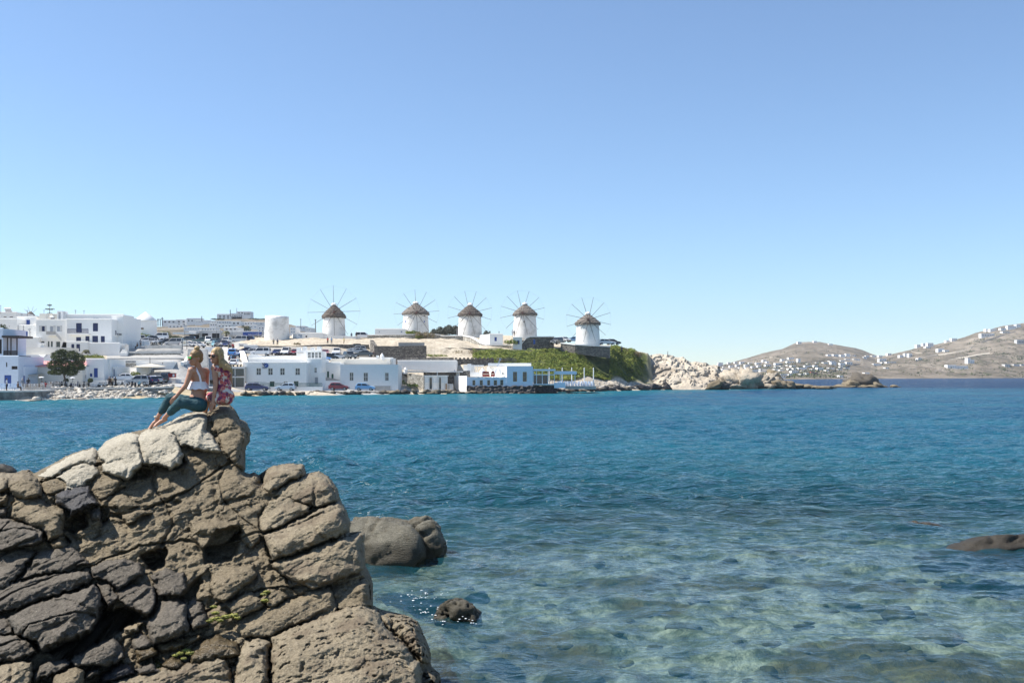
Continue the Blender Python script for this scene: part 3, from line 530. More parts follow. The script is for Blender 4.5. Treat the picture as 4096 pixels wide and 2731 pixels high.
def seg_dist(a, b, X, Y):
    dx, dy = b[0] - a[0], b[1] - a[1]; L = dx * dx + dy * dy
    t_ = np.clip(((X - a[0]) * dx + (Y - a[1]) * dy) / L, 0, 1) if L > 0 else 0 * X
    return np.hypot(X - a[0] - t_ * dx, Y - a[1] - t_ * dy)
sx_, sy_ = FX + .3 * (WX - FX), FY + .3 * (WY - FY); INS, DS = poly_field(SIL, sx_, sy_)
yb = np.interp(FY, YB_PY, YB_Y) + (FX - 700) * .0003
und = fbm(np.stack([FX / 260, FY / 260, 0 * FX + 2], -1), 3)
best = yb - .02 + .07 * fbm(wq * 2.2, 3) + .10 * und; lab = np.full(FX.shape, -1); edge = np.full(FX.shape, 60.); PIT = np.zeros(FX.shape); STR = np.full(FX.shape, 1.5)
for k, (out, ridge, m, dy, label, name, pit, strata, pw) in enumerate(FIELD):
    xs, ys = [q[0] for q in out], [q[1] for q in out]; i0, i1 = np.searchsorted(fy_, [min(ys) - 20, max(ys) + 20]); j0, j1 = np.searchsorted(fx_, [min(xs) - 20, max(xs) + 20]); q = (slice(i0, i1), slice(j0, j1)); X, Y = WX[q], WY[q]
    if X.size == 0: continue
    ins, d = poly_field(out, X, Y); cx, cy = sum(xs) / len(xs), sum(ys) / len(ys); sz = max(math.hypot(a - cx, b - cy) for a, b in out); Bm = max(-r[2] for r in ridge)
    rp = [(r[0], r[1]) for r in ridge]; dr = np.minimum.reduce([seg_dist(rp[i], rp[min(i + 1, len(rp) - 1)], X, Y) for i in range(len(rp))])
    roof = d / (d + dr + 1e-6); w = 5 + (24 if pw < 9.5 else 0) + .04 * sz; pl = np.clip(d / w, 0, 1); pl = np.sqrt(np.clip(1 - (1 - pl) ** 2, 0, 1))
    lean = ((X - cx) * .5 + (Y - cy) * .85) / sz
    rel = Bm * (.62 * pl + .50 * roof ** (.8 if pw > 10 else .55) + .50 * lean * pl)
    Yk = yb[q] + dy - rel + .06 + .11 * np.exp(-d / 2.6); hit = ins & (Yk < best[q] + (.12 if label else .03))
    best[q] = np.where(hit, Yk, best[q]); lab[q] = np.where(hit, k, lab[q]); edge[q] = np.where(hit, d, np.minimum(edge[q], np.where(ins, 60, d + 2))); PIT[q] = np.where(hit, pit, PIT[q]); STR[q] = np.where(hit, strata, STR[q])
best = best + .07 * np.exp(-edge / 3.0) * (lab < 0)
for hp_, hd in HOLES:
    ins, d = poly_field(hp_, WX, WY); best = best + np.where(ins, hd * np.clip(d / 14, 0, 1) ** .8, 0)
best = best + .55 * np.clip(1 - DS / 46, 0, 1) ** 2.2
best[1:-1, 1:-1] = best[1:-1, 1:-1] * .5 + .125 * (best[:-2, 1:-1] + best[2:, 1:-1] + best[1:-1, :-2] + best[1:-1, 2:])
W3 = np.stack([(FX - CX) / F * best, best, H - (FY - HY) / F * best], -1)
a_ = math.radians(24); S3 = np.stack([W3[..., 0] * math.cos(a_) + W3[..., 2] * math.sin(a_), W3[..., 1], -W3[..., 0] * math.sin(a_) + W3[..., 2] * math.cos(a_)], -1)
S3 = S3 + .05 * fbm(W3 * 2.5, 3)[..., None]; st_f = fbm(S3 * np.array([.9, 1.2, 7.]), 4)
disp = .045 * fbm(W3 * 2.2, 4) + .055 * STR * st_f + .028 * STR * np.floor(3.2 * fbm(S3 * np.array([.8, 1., 4.]) + 7, 3)) / 3.2 * 2 + .016 * fbm(W3 * 13, 3) + .006 * fbm(W3 * 40, 2)
cr = np.clip(1 - np.abs(pnoise(S3 * np.array([.42, .6, 1.3]) + 31)) * 24, 0, 1); cr2 = np.clip(1 - np.abs(pnoise(S3 * np.array([.9, .8, .25]) + 11)) * 28, 0, 1)
disp -= .09 * STR * cr + .06 * STR * cr2 + .16 * np.clip(fbm(W3 * np.array([2.4, 2.4, 3.2]) + 70, 3) - .34, 0, 1)
disp -= PIT * (.22 * np.clip(fbm(W3 * 9 + 50, 3) - .15, 0, 1) - .03 * fbm(W3 * 12, 3))
bb = best - disp; W3 = np.stack([(FX - CX) / F * bb, bb, H - (FY - HY) / F * bb], -1)
nyf, nxf = FX.shape; gi = np.arange(nyf * nxf).reshape(nyf, nxf); quads = np.stack([gi[:-1, :-1], gi[:-1, 1:], gi[1:, 1:], gi[1:, :-1]], -1)[..., ::-1].reshape(-1, 4)
okf = INS[:-1, :-1] & INS[1:, 1:] & INS[:-1, 1:] & INS[1:, :-1]; lf = lab[:-1, :-1]; PV_ = W3.reshape(-1, 3)
for k in range(-1, len(FIELD)):
    fq = quads[(okf & (lf == k)).ravel()]
    if len(fq) < 6: continue
    ids, inv = np.unique(fq, return_inverse=True); fq = inv.reshape(-1, 4); v = PV_[ids]; n = len(v)
    e = np.concatenate([fq[:, [i, (i + 1) % 4]] for i in range(4)]); key = e[:, 0].astype(np.int64) * n + e[:, 1]; rev = e[:, 1].astype(np.int64) * n + e[:, 0]; be = e[~np.isin(key, rev)]
    bv = np.unique(be); mp = np.full(n, -1); mp[bv] = n + np.arange(len(bv)); c0 = v.mean(0); dirv = v[bv] - np.array([0, 0, H]); dirv /= np.linalg.norm(dirv, axis=1)[:, None]; back = v[bv] + dirv * .45 + (c0 - v[bv]) * .10
    cb_ = back.mean(0) + np.array([0, .1, 0]); vv = np.concatenate([v, back, cb_[None]]); L_ = len(vv) - 1
    skirt = np.stack([be[:, 1], be[:, 0], mp[be[:, 0]], mp[be[:, 1]]], -1); cap = np.stack([mp[be[:, 1]], mp[be[:, 0]], np.full(len(be), L_), np.full(len(be), L_)], -1)
    fall = [tuple(r) for r in np.concatenate([fq, skirt]).tolist()] + [tuple(r[:3]) for r in cap.tolist()]
    m, label, name = ('rock_brown', None, '') if k < 0 else (FIELD[k][2], FIELD[k][4], FIELD[k][5])
    me = bpy.data.meshes.new('rock'); org = np.array(outcrop.location) if label is None else c0; me.from_pydata((vv - org).tolist(), [], fall); me.polygons.foreach_set('use_smooth', np.ones(len(me.polygons), bool)); me.materials.append(M[m]); me.update()
    if label is None: link('bedrock' if k < 0 else 'rock_block', me, outcrop)
    else: o = link(name, me); o.location = c0; tag(o, label, 'rock')
# tide pool and weed
t = NT('pool_water'); t.pr(Base_Color=(.10, .085, .025), Roughness=.04); t.b.inputs['Specular IOR Level'].default_value = .6
t.pr(Normal=t.bump(t.noise(18, 2), .3, .01), Base_Color=t.ramp(t.noise(9, 4), [(.35, (.05, .042, .012)), (.65, (.17, .15, .05))]))
b = MB(); pp = [(560, 2650), (580, 2635), (640, 2600), (720, 2580), (800, 2545), (850, 2520), (860, 2545), (780, 2600), (770, 2660), (720, 2690), (640, 2690), (580, 2680)]
zp = Z_(2630, Yb(650, 2630) - .04) - .05; b.add([((a - CX) / ((c - HY)) * (H - zp), F * (H - zp) / (c - HY), zp) for a, c in pp], [tuple(range(len(pp)))])
b.build('tide_pool', 'pool_water')['kind'] = 'structure'
t = NT('weed'); t.pr(Base_Color=t.ramp(t.noise(30, 3), [(.3, (.10, .12, .012)), (.7, (.30, .28, .035))]), Roughness=.5, Normal=t.bump(t.noise(60, 4), 1, .03))
def weed(cps, label):
    V = []; Fc = []; o = 0; root = None
    for px, py, r in cps:
        v, f = ico(3); c = np.array(P(px, py, Yb(px, py) - .20)); w = v * np.array([r * .8, r * .5, r * .28]); w = w + v * (.35 * r * fbm(v * 3 + c, 3))[:, None] + c
        V.append(w); Fc.append(f + o); o += len(v)
    V = np.concatenate(V); c = V.mean(0); ob = npmesh('seaweed', V - c, np.concatenate(Fc), 'weed'); ob.location = c; tag(ob, label, 'seaweed')
weed([(855, 2425, .05), (862, 2450, .06), (850, 2475, .05), (840, 2482, .05), (868, 2470, .05)], 'strand of bright yellow green weed hanging by the dark wet cobble')
weed([(905, 2465, .07), (935, 2460, .07), (950, 2470, .05), (880, 2480, .05)], 'cushion of green weed on the stone right of the hanging strand')
weed([(1055, 2375, .05), (1060, 2400, .06), (1068, 2365, .05)], 'small yellow weed tuft in the cleft of the pitted rock')
weed([(720, 2612, .05), (745, 2600, .06), (760, 2610, .06), (700, 2620, .04), (735, 2632, .04)], 'floating yellow green weed at the right side of the tide pool')

# broken surf and sun glints, both modelled as white flecks, round the low rocks
def surf(pts, seed, label):
    r = np.random.RandomState(seed); V = []; Fc = []; o = 0; v0, f0 = ico(1)
    for px, py, w, h, n in pts:
        for _ in range(n):
            a, c = px + r.normal() * w / 2.4, py + r.normal() * h / 2.4; Y = F * H / (c - HY); s = r.uniform(.004, .011) * (Y / 15) ** .6
            V.append(v0 * (1 + .3 * r.normal(size=(len(v0), 1))) * np.array([s * 2.0, s * 1.6, s * .5]) + np.array([(a - CX) / F * Y, Y, .03 + abs(r.normal()) * .035])); Fc.append(f0 + o); o += len(v0)
    ob = npmesh('surf_foam', np.concatenate(V), np.concatenate(Fc), 'foam_glint_bits'); tag(ob, label, kind='stuff')
t = NT('foam_glint_bits'); t.pr(Base_Color=(.80, .83, .85), Roughness=.5)
surf([(1690, 2395, 110, 36, 30), (1720, 2450, 80, 26, 16), (1830, 2500, 130, 14, 16), (1790, 2190, 30, 40, 10)], 1, 'flecks of white surf and modelled sun glints round the rocks standing in the water')
# ---------------------------------------------------------------- the land round the bay
def prof(px, lst):                                         # (Y, row) pairs -> (Y, z); waterline first
    y0 = float(shoreY(px)); return px, [(y0 - 14, -1.8), (y0, -.06)] + [(Y, Z_(r, Y) if r is not None else None) for Y, r in lst]
PROF = [
 prof(-700, [(146, 1567), (150, 1560), (172, 1546), (190, 1490), (205, 1430), (240, 1390), (330, 1345)]),
 prof(60,  [(146, 1567), (150, 1561), (166, 1553), (172, 1546), (190, 1450), (205, 1415), (240, 1385), (330, 1345)]),
 prof(200, [(151, 1578), (156.5, 1563), (158.5, 1550), (172, 1546), (190, 1450), (205, 1415), (240, 1385), (330, 1345)]),
 prof(480, [(158.5, 1574), (161, 1564), (163, 1551), (172, 1546), (186, 1480), (192, 1440), (201, 1421), (208, 1395), (235, 1384), (280, 1360), (330, 1345)]),
 prof(700, [(164.5, 1576), (167, 1566), (168, 1551), (180, 1532), (187, 1445), (192, 1440), (201, 1421), (208, 1393), (235, 1382), (280, 1360), (330, 1345)]),
 prof(870, [(170.5, 1576), (173, 1568), (175, 1556), (188, 1540), (205, 1440), (226, 1398), (240, 1384), (262, 1372), (280, 1360), (330, 1345)]),
 prof(1000, [(180, 1575), (181.5, 1566), (186, 1564), (192, 1560), (203, 1450), (214, 1424), (227, 1419), (230, 1384), (250, 1368), (262, 1352), (330, 1372)]),
 prof(1250, [(181, 1573), (182.5, 1565), (187, 1562), (193, 1560), (203, 1440), (214, 1428), (227, 1419), (230, 1382), (250, 1362), (262, 1346), (330, 1385)]),
 prof(1460, [(189, 1572), (190.5, 1565), (195, 1562), (203, 1470), (214, 1440), (228, 1424), (232, 1384), (250, 1362), (262, 1352), (330, 1385)]),
 prof(1560, [(192, 1573), (193, 1566), (198, 1563), (206, 1500), (216, 1452), (231, 1428), (234, 1390), (247, 1363), (258, 1352), (266, 1333), (330, 1385)]),
 prof(1760, [(195, 1574), (197, 1570), (203, 1562), (208, 1500), (218, 1452), (234, 1428), (237, 1392), (250, 1366), (262, 1352), (270, 1342), (330, 1385)]),
 prof(1960, [(200, 1572), (203, 1565), (208, 1520), (216, 1460), (232, 1430), (240, 1402), (252, 1384), (262, 1356), (270, 1344), (330, 1385)]),
 prof(2130, [(206, 1571), (209, 1552), (216, 1540), (222, 1526), (236, 1455), (246, 1402), (256, 1395), (270, 1345), (330, 1385)]),
 prof(2300, [(218, 1565), (222, 1548), (228, 1532), (231, 1522), (240, 1460), (247, 1402), (256, 1388), (266, 1380), (330, 1400)]),
 prof(2440, [(230, 1562), (236, 1543), (240, 1530), (243, 1520), (248, 1462), (253, 1414), (258, 1388), (268, 1384), (330, 1410)]),
 prof(2520, [(238, 1560), (246, 1540), (250, 1528), (252, 1518), (256, 1460), (262, 1405), (268, 1400), (330, 1430)]),
 prof(2590, [(244, 1560), (252, 1542), (257, 1526), (259, 1514), (265, 1455), (272, 1414), (280, 1412), (330, 1460)]),
 prof(2618, [(247, 1560), (256, 1543), (261, 1530), (267, 1505), (276, 1474), (284, 1455), (330, 1480)]),
 prof(2650, [(250, 1560), (258, 1545), (262, 1535), (266, 1525), (274, 1490), (282, 1470), (330, 1480)]),
 prof(2700, [(254, 1556), (262, 1546), (266, 1540), (270, 1530), (300, 1500), (330, 1520)]),
]
PXs = np.array([p for p, _ in PROF], float)
def ground_z(px, Y):
    px = np.asarray(px, float); Y = np.asarray(Y, float); shp = np.broadcast(px, Y).shape
    px = np.broadcast_to(px, shp); Y = np.broadcast_to(Y, shp)
    zs = np.stack([np.interp(Y, [q[0] for q in l], [q[1] for q in l]) for _, l in PROF], 0)
    i = np.clip(np.searchsorted(PXs, px) - 1, 0, len(PXs) - 2); w = np.clip((px - PXs[i]) / (PXs[i + 1] - PXs[i]), 0, 1)
    w = w * w * (3 - 2 * w)
    return np.take_along_axis(zs, i[None], 0)[0] * (1 - w) + np.take_along_axis(zs, i[None] + 1, 0)[0] * w
gu = np.linspace(-700, 2700, 500); gY = np.concatenate([np.arange(126, 275, .6), np.arange(275, 335, 3)])
GY, GU = np.meshgrid(gY, gu, indexing='ij'); GZ = ground_z(GU, GY); GX = (GU - CX) / F * GY
sand = np.exp(-((GU - 820) / 190) ** 2) * (GZ < 1.6) * (GY < 182); sand = np.maximum(sand, ((GU > 470) & (GU < 1060) & (GZ < 1.1) & (GY < 183)) * 1.)
green = np.clip((GU - 1880) / 120, 0, 1) * np.clip((2625 - GU) / 50 + .6 * fbm(np.stack([GX * .2, GY * .2, 0 * GX + 1], -1), 3), 0, 1) * np.clip((GY - np.interp(GU, [1900, 2130, 2300, 2440, 2560], [214, 221, 230, 242, 252])) / 2, 0, 1) * (GY < np.interp(GU, [1900, 2130, 2440, 2600], [244, 247, 262, 275]))
paved = ((GU < 1010) & (GY > np.interp(GU, [0, 480, 870, 1010], [146, 162, 174, 184])) & (GY < 183)) * 1.
paved = np.maximum(paved, ((GU > 1000) & (GU < 1640) & (GY > 183) & (GY < 200)) * 1.); paved = np.maximum(paved, ((GU > 430) & (GU < 960) & (GY > 205) & (GY < 300)) * .8)
paved = np.maximum(paved, ((GU > 430) & (GU < 770) & (GY > 182) & (GY < 206)) * .9); paved = np.maximum(paved, ((GU > 990) & (GU < 1480) & (GY > 204) & (GY < 229.5)) * .7)
sandyn = fbm(np.stack([GX * .25, GY * .25, 0 * GX], -1), 4)
GZ2 = GZ + sandyn * .35 * (1 - paved) * np.clip(GZ * .7, 0, 1) + .5 * np.abs(fbm(np.stack([GX * .12, GY * .4, 0 * GX + 4], -1), 4)) * (GY > 232) * (1 - green) * (GU > 1000)
ground = npmesh('ground', np.stack([GX, GY, GZ2], -1).reshape(-1, 3), grid_faces(*GY.shape), 'sandy_ground'); tag(ground, kind='structure')
attr(ground, 'green', green.ravel()); attr(ground, 'paved', paved.ravel()); attr(ground, 'sand', np.clip(sand, 0, 1).ravel())
def gz(px, Y): return float(ground_z(px, Y))

# rising ground behind the town, far slopes
def hillmesh(name, ridge, foot, Yr, Yf, px0, px1, nu, nv, amp, mat='dry_hill', drop=.6):
    u = np.linspace(px0, px1, nu); v = np.linspace(-.06, 1.5, nv); V, U = np.meshgrid(v, u, indexing='ij')
    yf = np.interp(U, *Yf) if isinstance(Yf, tuple) else Yf; yr = np.interp(U, *Yr) if isinstance(Yr, tuple) else Yr
    Y = yf + (yr - yf) * V; rp = np.interp(U, *ridge); fp = np.interp(U, *foot)
    row = fp + (rp - fp) * np.clip(V, -.1, 1); z = H - (row - HY) / F * Y
    zr = H - (rp - HY) / F * yr; z = np.where(V > 1, zr - (V - 1) * drop * (yr - yf) * .5, z)
    X = (U - CX) / F * Y; n = fbm(np.stack([X * .02, Y * .02, 0 * X + 3], -1), 5); n2 = np.abs(fbm(np.stack([X * .05, Y * .03, 0 * X + 8], -1), 4))
    z = z + amp * (n * .6 + n2 * .5) * np.clip(V * 4, 0, 1) * np.interp(V, [0, .85, 1, 1.5], [1, .6, .2, 1])
    o = npmesh(name, np.stack([X, Y, z], -1).reshape(-1, 3), grid_faces(*V.shape), mat); tag(o, kind='structure')
    def at(px, py):
        f_, r_ = np.interp(px, *foot), np.interp(px, *ridge); s_ = (f_ - py) / (f_ - r_)
        yf_ = np.interp(px, *Yf) if isinstance(Yf, tuple) else Yf; yr_ = np.interp(px, *Yr) if isinstance(Yr, tuple) else Yr
        return float(yf_ + (yr_ - yf_) * np.clip(s_, 0, .985))
    return at
town_at = hillmesh('town_hill', ([-700, 0, 450, 560, 700, 800, 840, 870, 1000, 1060, 1100, 1150, 1200, 1250, 1300, 1420], [1300, 1300, 1325, 1310, 1305, 1296, 1290, 1277, 1273, 1279, 1288, 1295, 1308, 1325, 1338, 1352]),
                   ([-700, 1420], [1352, 1352]), 760., 330., -700, 1420, 320, 60, 2.5)
hb = MB(); hb.box(-2300, 2300, -15, 3300, -9, 190); hz = hb.build('haze', []); tag(hz, kind='stuff')
hm = bpy.data.materials.new('haze'); hm.use_nodes = True; hn = hm.node_tree; hn.nodes.remove(hn.nodes['Principled BSDF']); pv_ = hn.nodes.new('ShaderNodeVolumePrincipled'); pv_.inputs['Color'].default_value = (.80, .88, 1, 1); pv_.inputs['Density'].default_value = 1.1e-4; pv_.inputs['Anisotropy'].default_value = .3; hn.links.new(pv_.outputs[0], hn.nodes['Material Output'].inputs['Volume']); hz.data.materials.append(hm)
far1_at = hillmesh('far_hill', ([2780, 2850, 2900, 2970, 3050, 3130, 3180, 3215, 3280, 3340, 3420, 3450, 3480, 3530, 3600, 3700, 3900], [1476, 1466, 1457, 1437, 1413, 1395, 1372, 1368, 1368, 1378, 1392, 1400, 1413, 1430, 1440, 1447, 1470]),
                   ([2780, 3150, 3400, 3900], [1519, 1518, 1515.4, 1513]), 1750., ([2780, 3150, 3400, 3900], [800, 830, 965, 1150]), 2760, 3900, 420, 110, 5)
far2_at = hillmesh('bare_hill', ([3380, 3480, 3560, 3640, 3700, 3740, 3800, 3860, 3900, 3960, 4000, 4096, 4500], [1470, 1432, 1418, 1399, 1380, 1379, 1362, 1347, 1331, 1317, 1304, 1291, 1262]),
                   ([3380, 4096, 4500], [1513.5, 1511.8, 1511.2]), 1680., ([3380, 4096, 4500], [1000, 1240, 1300]), 3380, 4560, 420, 130, 6)

# light coloured rocky headland
hp = ([2520, 2560, 2590, 2620, 2680, 2716, 2735, 2760, 2820, 2858, 2872, 2890, 2905, 2925], [1470, 1440, 1420, 1414, 1416, 1424, 1430, 1442, 1452, 1460, 1466, 1498, 1540, 1560])
hu = np.linspace(2520, 2930, 330); hv = np.linspace(0, 1.35, 150); HV, HU = np.meshgrid(hv, hu, indexing='ij')
hy = 256 + (283 - 256) * HV - 5 * np.sin((HU - 2600) / 300 * 3.1) * (1 - np.clip(HV, 0, 1)); rr_ = np.interp(HU, *hp)
row = 1558 + (rr_ - 1558) * np.clip(HV, 0, 1) ** .85; hz_ = H - (row - HY) / F * hy; hz_ = np.where(HV > 1, hz_ - (HV - 1) * 14, hz_); hx = (HU - CX) / F * hy
a_ = math.radians(35); q1 = hx * math.cos(a_) + hz_ * math.sin(a_); q2 = -hx * math.sin(a_) + hz_ * math.cos(a_)
slab = fbm(np.stack([q1 * .09, hy * .12, q2 * .5], -1), 4); big_ = fbm(np.stack([hx * .11, hy * .11, hz_ * .11], -1), 3)
rel = np.clip((HV - .02) * 8, 0, 1); hy2 = hy - rel * (.9 * slab + 2.6 * big_ + .4 * np.floor(2.5 * slab))
hz2 = hz_ + rel * (.45 * slab + .18 * np.floor(3 * slab)) * np.interp(HV, [0, .9, 1, 1.35], [1, 1, .6, 1])
cliff = npmesh('cliff', np.stack([(HU - CX) / F * hy, hy2, hz2], -1).reshape(-1, 3), grid_faces(*HV.shape), 'shore_rock'); tag(cliff, kind='structure')

# pebbles, reef rocks and the rocks along the shore
def small_rock(px, py, w, h, Y, m, label, cat='rock', name='shore_rock', group=None, seed=0, sub=3, flat=1.):
    v, f = ico(sub); s_ = w / F * Y / 2; hh = h / F * Y
    n = fbm(v * 1.3 + seed * 1.7, 3) * .55 + .25 * pnoise(v * 3.3 + seed); r = 1 + n
    vv = v * r[:, None] * np.array([s_, s_ * .8 * flat, hh * .62]); a = seed * 1.1
    sh_ = vv[:, 2] * math.sin(a) * .7; vv[:, 0] += sh_
    c = np.array([X_(px, Y), Y, Z_(py, Y)]); o = npmesh(name, vv, f, m, smooth=False); o.location = c; return tag(o, label, cat, group)
rnd = random.Random(21)
k = 0
for px in list(range(975, 1640, 21)) + list(range(1660, 1800, 22)):
    w = rnd.uniform(20, 46); h = rnd.uniform(9, 18); py = float(waterline(px)) - rnd.uniform(3, 11); k += 1
    big_r = w > 39
    small_rock(px + rnd.uniform(-6, 6), py, w, h, float(shoreY(px)) + rnd.uniform(.3, 2.2), rnd.choice(['rock_dark', 'rock_grey', 'rock_tan', 'rock_sea']),
               ('larger tumbled boulder' if big_r else 'small tumbled stone') + ' in the waterline below the ' + ('dark blue estate car' if px < 1090 else 'pale silver blue hatchback' if px < 1210 else 'white courtyard wall' if px < 1310 else 'dark red hatchback' if px < 1405 else 'light blue hatchback' if px < 1510 else 'patchy white house' if px < 1600 else 'glass conservatory'), group='rocks edging the seafront road', seed=k)
for px in range(1815, 2130, 26):
    k += 1; w = rnd.uniform(22, 42)
    small_rock(px, float(waterline(px)) - rnd.uniform(1, 5), w, rnd.uniform(7, 15), float(shoreY(px)) + rnd.uniform(0, 1.0), rnd.choice(['rock_tan', 'rock_sea', 'rock_pale']),
               'pale low stone in the water at the foot of the white restaurant', group='stones below the waterside restaurant', seed=k)
for px in range(2130, 2560, 17):
    k += 1; w = rnd.uniform(24, 60)
    small_rock(px, float(waterline(px)) - rnd.uniform(2, 13), w, rnd.uniform(8, 20), float(shoreY(px)) + rnd.uniform(.3, 3), rnd.choice(['rock_grey', 'rock_tan', 'rock_dark', 'rock_grey']),
               'dark ledge rock between the restaurant terrace and the shingle cove', group='ledge rocks by the terrace and cove', seed=k)
for px, w, h in [(2565, 44, 26), (2583, 36, 20), (2610, 40, 24), (2628, 44, 18), (2664, 30, 18), (2672, 22, 34), (2700, 26, 10), (2890, 52, 34), (2860, 60, 40), (2906, 26, 12)]:
    k += 1; Y = float(shoreY(px)) + .5 - (6 if px > 2800 else 0)
    small_rock(px, float(waterline(px)) - h * .35, w, h, Y, 'rock_dark' if px not in (2860,) else 'rock_brown', {2672: 'upright dark rock shape standing in for a person seated below the pale cliff', 2860: 'broad brown rock at the tip of the pale cliff', 2890: 'dark rock buttress at the outer foot of the pale cliff'}.get(px, 'dark wet rock at the water edge in front of the pale cliff'), group='rocks below the cliff', seed=k)  # the upright rock stands in for a seated person
reef = [(2925, 90, 62), (2960, 80, 70), (2995, 90, 76), (3030, 80, 60), (3060, 66, 62), (3090, 70, 56), (3105, 60, 70), (3120, 56, 40), (3150, 60, 30), (3185, 66, 22), (3220, 70, 16), (3262, 60, 12), (3300, 80, 10), (2950, 110, 30), (3020, 120, 24), (3075, 100, 22), (2910, 70, 46)]
for px, w, h in reef:
    k += 1; small_rock(px, 1554 - h * .42, w, h * .95, 268 + rnd.uniform(-3, 4), 'shore_rock' if px < 3095 else 'rock_tan', ('tall pale' if h > 55 else 'low pale' if px < 3095 else 'low brown') + ' rock in the reef running out from the cliff', group='reef rocks beyond the cliff', seed=k, flat=1.6)
for px, py, w, h, Y, lb in [(3440, 1531, 110, 52, 305, 'highest dark rock of the islet out in the bay'), (3420, 1541, 70, 36, 303, 'rounded tan rock on the seaward flank of the islet'), (3500, 1543, 70, 34, 303, 'twin lobed tan rock at the right of the islet'), (3460, 1549, 90, 20, 301, 'flat wet rock along the foot of the islet'),
                            (3380, 1550, 120, 18, 304, 'long low brown reef left of the islet'), (3330, 1551, 80, 12, 304, 'brown reef hump awash farther left of the islet'), (3535, 1551, 36, 12, 303, 'small reef rock just right of the islet'), (3582, 1549, 36, 14, 304, 'lone tan rock standing clear right of the islet'), (3655, 1553, 12, 5, 300, 'tiny white washed rock farthest right off the islet')]:
    k += 1; small_rock(px, py, w, h, Y, 'rock_grey' if 'dark' in lb else 'rock_tan', lb, seed=k, flat=1.5, name='islet_rock')
def pebbles(name, n, pxr, yof, rng, mats, seed):
    r = np.random.RandomState(seed); v0, f0 = ico(1); px = r.uniform(*pxr, n); Y = shoreY(px) + r.uniform(*yof, n); V = []; Fc = []
    s = r.uniform(*rng, n) * (1 + 1.5 * (r.rand(n) > .93)); X = (px - CX) / F * Y; z = ground_z(px, Y)
    for i in range(n):
        V.append(v0 * (1 + .25 * r.normal(size=(len(v0), 1))) * s[i] * np.array([1, .8, .55]) + np.array([X[i], Y[i], z[i] + s[i] * .2])); Fc.append(f0 + i * len(v0))
    o = npmesh(name, np.concatenate(V), np.concatenate(Fc), mats, smooth=False); tag(o, kind='stuff'); return o
t = NT('pebble'); t.pr(Base_Color=t.ramp(t.noise(1.6, 3), [(.3, (.16, .14, .12)), (.5, (.40, .37, .32)), (.68, (.62, .58, .51))]), Roughness=.9)
pebbles('pebble_beach', 3000, (130, 690), (.2, 11), (.10, .26), 'pebble', 1)['label'] = 'grey pebble beach below the quay wall'
pebbles('shingle_cove', 1400, (2370, 2720), (.8, 9), (.10, .26), 'pebble', 2)['label'] = 'pale shingle in the cove before the cliff'
# foam at the wet edge of the beach
t = NT('foam'); t.pr(Base_Color=(.85, .87, .88), Roughness=.8)
b = MB()
for px in np.arange(40, 960, 5.):
    w = .35 + .5 * max(0, pnoise(np.array([px * .02, .3, 1.])[None])[0] + .25); Y = float(shoreY(px)) - .5
    if w < .4: continue
    n = 6; cx = X_(px, Y); b.add([(cx + .28 * math.cos(6.28 * q / n), Y + w * .8 * math.sin(6.28 * q / n), .10 + .05 * (q % 2)) for q in range(n)], [tuple(range(n))])
o = b.build('surf_foam', 'foam'); tag(o, 'thin white line of surf along the beach', kind='stuff')

# ---------------------------------------------------------------- walls, quay, terraces
def wall(name, label, pts, thick, m, cap=None, cat='wall', sink=1.0, capw=.12, caph=.22, group=None, kind=None):
    x0, y0 = X_(pts[0][0], pts[0][3]), pts[0][3]; root = thing(name, label, cat, (x0, y0, Z_(pts[0][2], y0)), group)
    b = MB(); c = MB()
    for (p0, t0, b0, Y0), (p1, t1, b1, Y1) in zip(pts[:-1], pts[1:]):
        A = [X_(p0, Y0), Y0]; B = [X_(p1, Y1), Y1]; d = np.array([B[0] - A[0], B[1] - A[1]]); d = d / np.linalg.norm(d); nrm = np.array([-d[1], d[0]])
        if nrm[1] < 0: nrm = -nrm
        def sec(P0, zt, zb, off0, off1): return [(P0[0] + nrm[0] * off0, P0[1] + nrm[1] * off0, zb), (P0[0] + nrm[0] * off1, P0[1] + nrm[1] * off1, zb), (P0[0] + nrm[0] * off1, P0[1] + nrm[1] * off1, zt), (P0[0] + nrm[0] * off0, P0[1] + nrm[1] * off0, zt)]
        zt0, zb0, zt1, zb1 = Z_(t0, Y0), Z_(b0, Y0) - sink, Z_(t1, Y1), Z_(b1, Y1) - sink
        fs = [(0, 4, 7, 3), (3, 7, 6, 2), (1, 2, 6, 5), (0, 1, 5, 4), (0, 3, 2, 1), (4, 5, 6, 7)]
        b.add(sec(A, zt0 - (caph if cap else 0), zb0, 0, thick) + sec(B, zt1 - (caph if cap else 0), zb1, 0, thick), fs)
        if cap: c.add(sec(A, zt0, zt0 - caph + .004, -capw, thick + capw) + sec(B, zt1, zt1 - caph + .004, -capw, thick + capw), fs)
    b.build('masonry', m, root)
    if cap: c.build('coping', cap, root)
    return root
quay = wall('quay_wall', 'dark stained quay wall under the white cafe chairs', [(-300, 1562, 1600, 142.2), (60, 1562, 1598, 143.2), (120, 1561, 1592, 145.5), (170, 1559, 1580, 149.5), (200, 1557, 1566, 154)], .6, 'quaywall', 'kerbtop', sink=2)
wall('sea_wall', 'long low grey sea wall between pebble beach and promenade', [(196, 1550, 1562, 156.2), (360, 1550, 1564, 159.4), (480, 1550, 1565, 161.5), (560, 1550, 1565, 163.5), (670, 1546, 1564, 167), (760, 1546, 1563, 170.5), (900, 1552, 1566, 175.5)], .6, 'quaywall', 'kerbtop', sink=1.5)
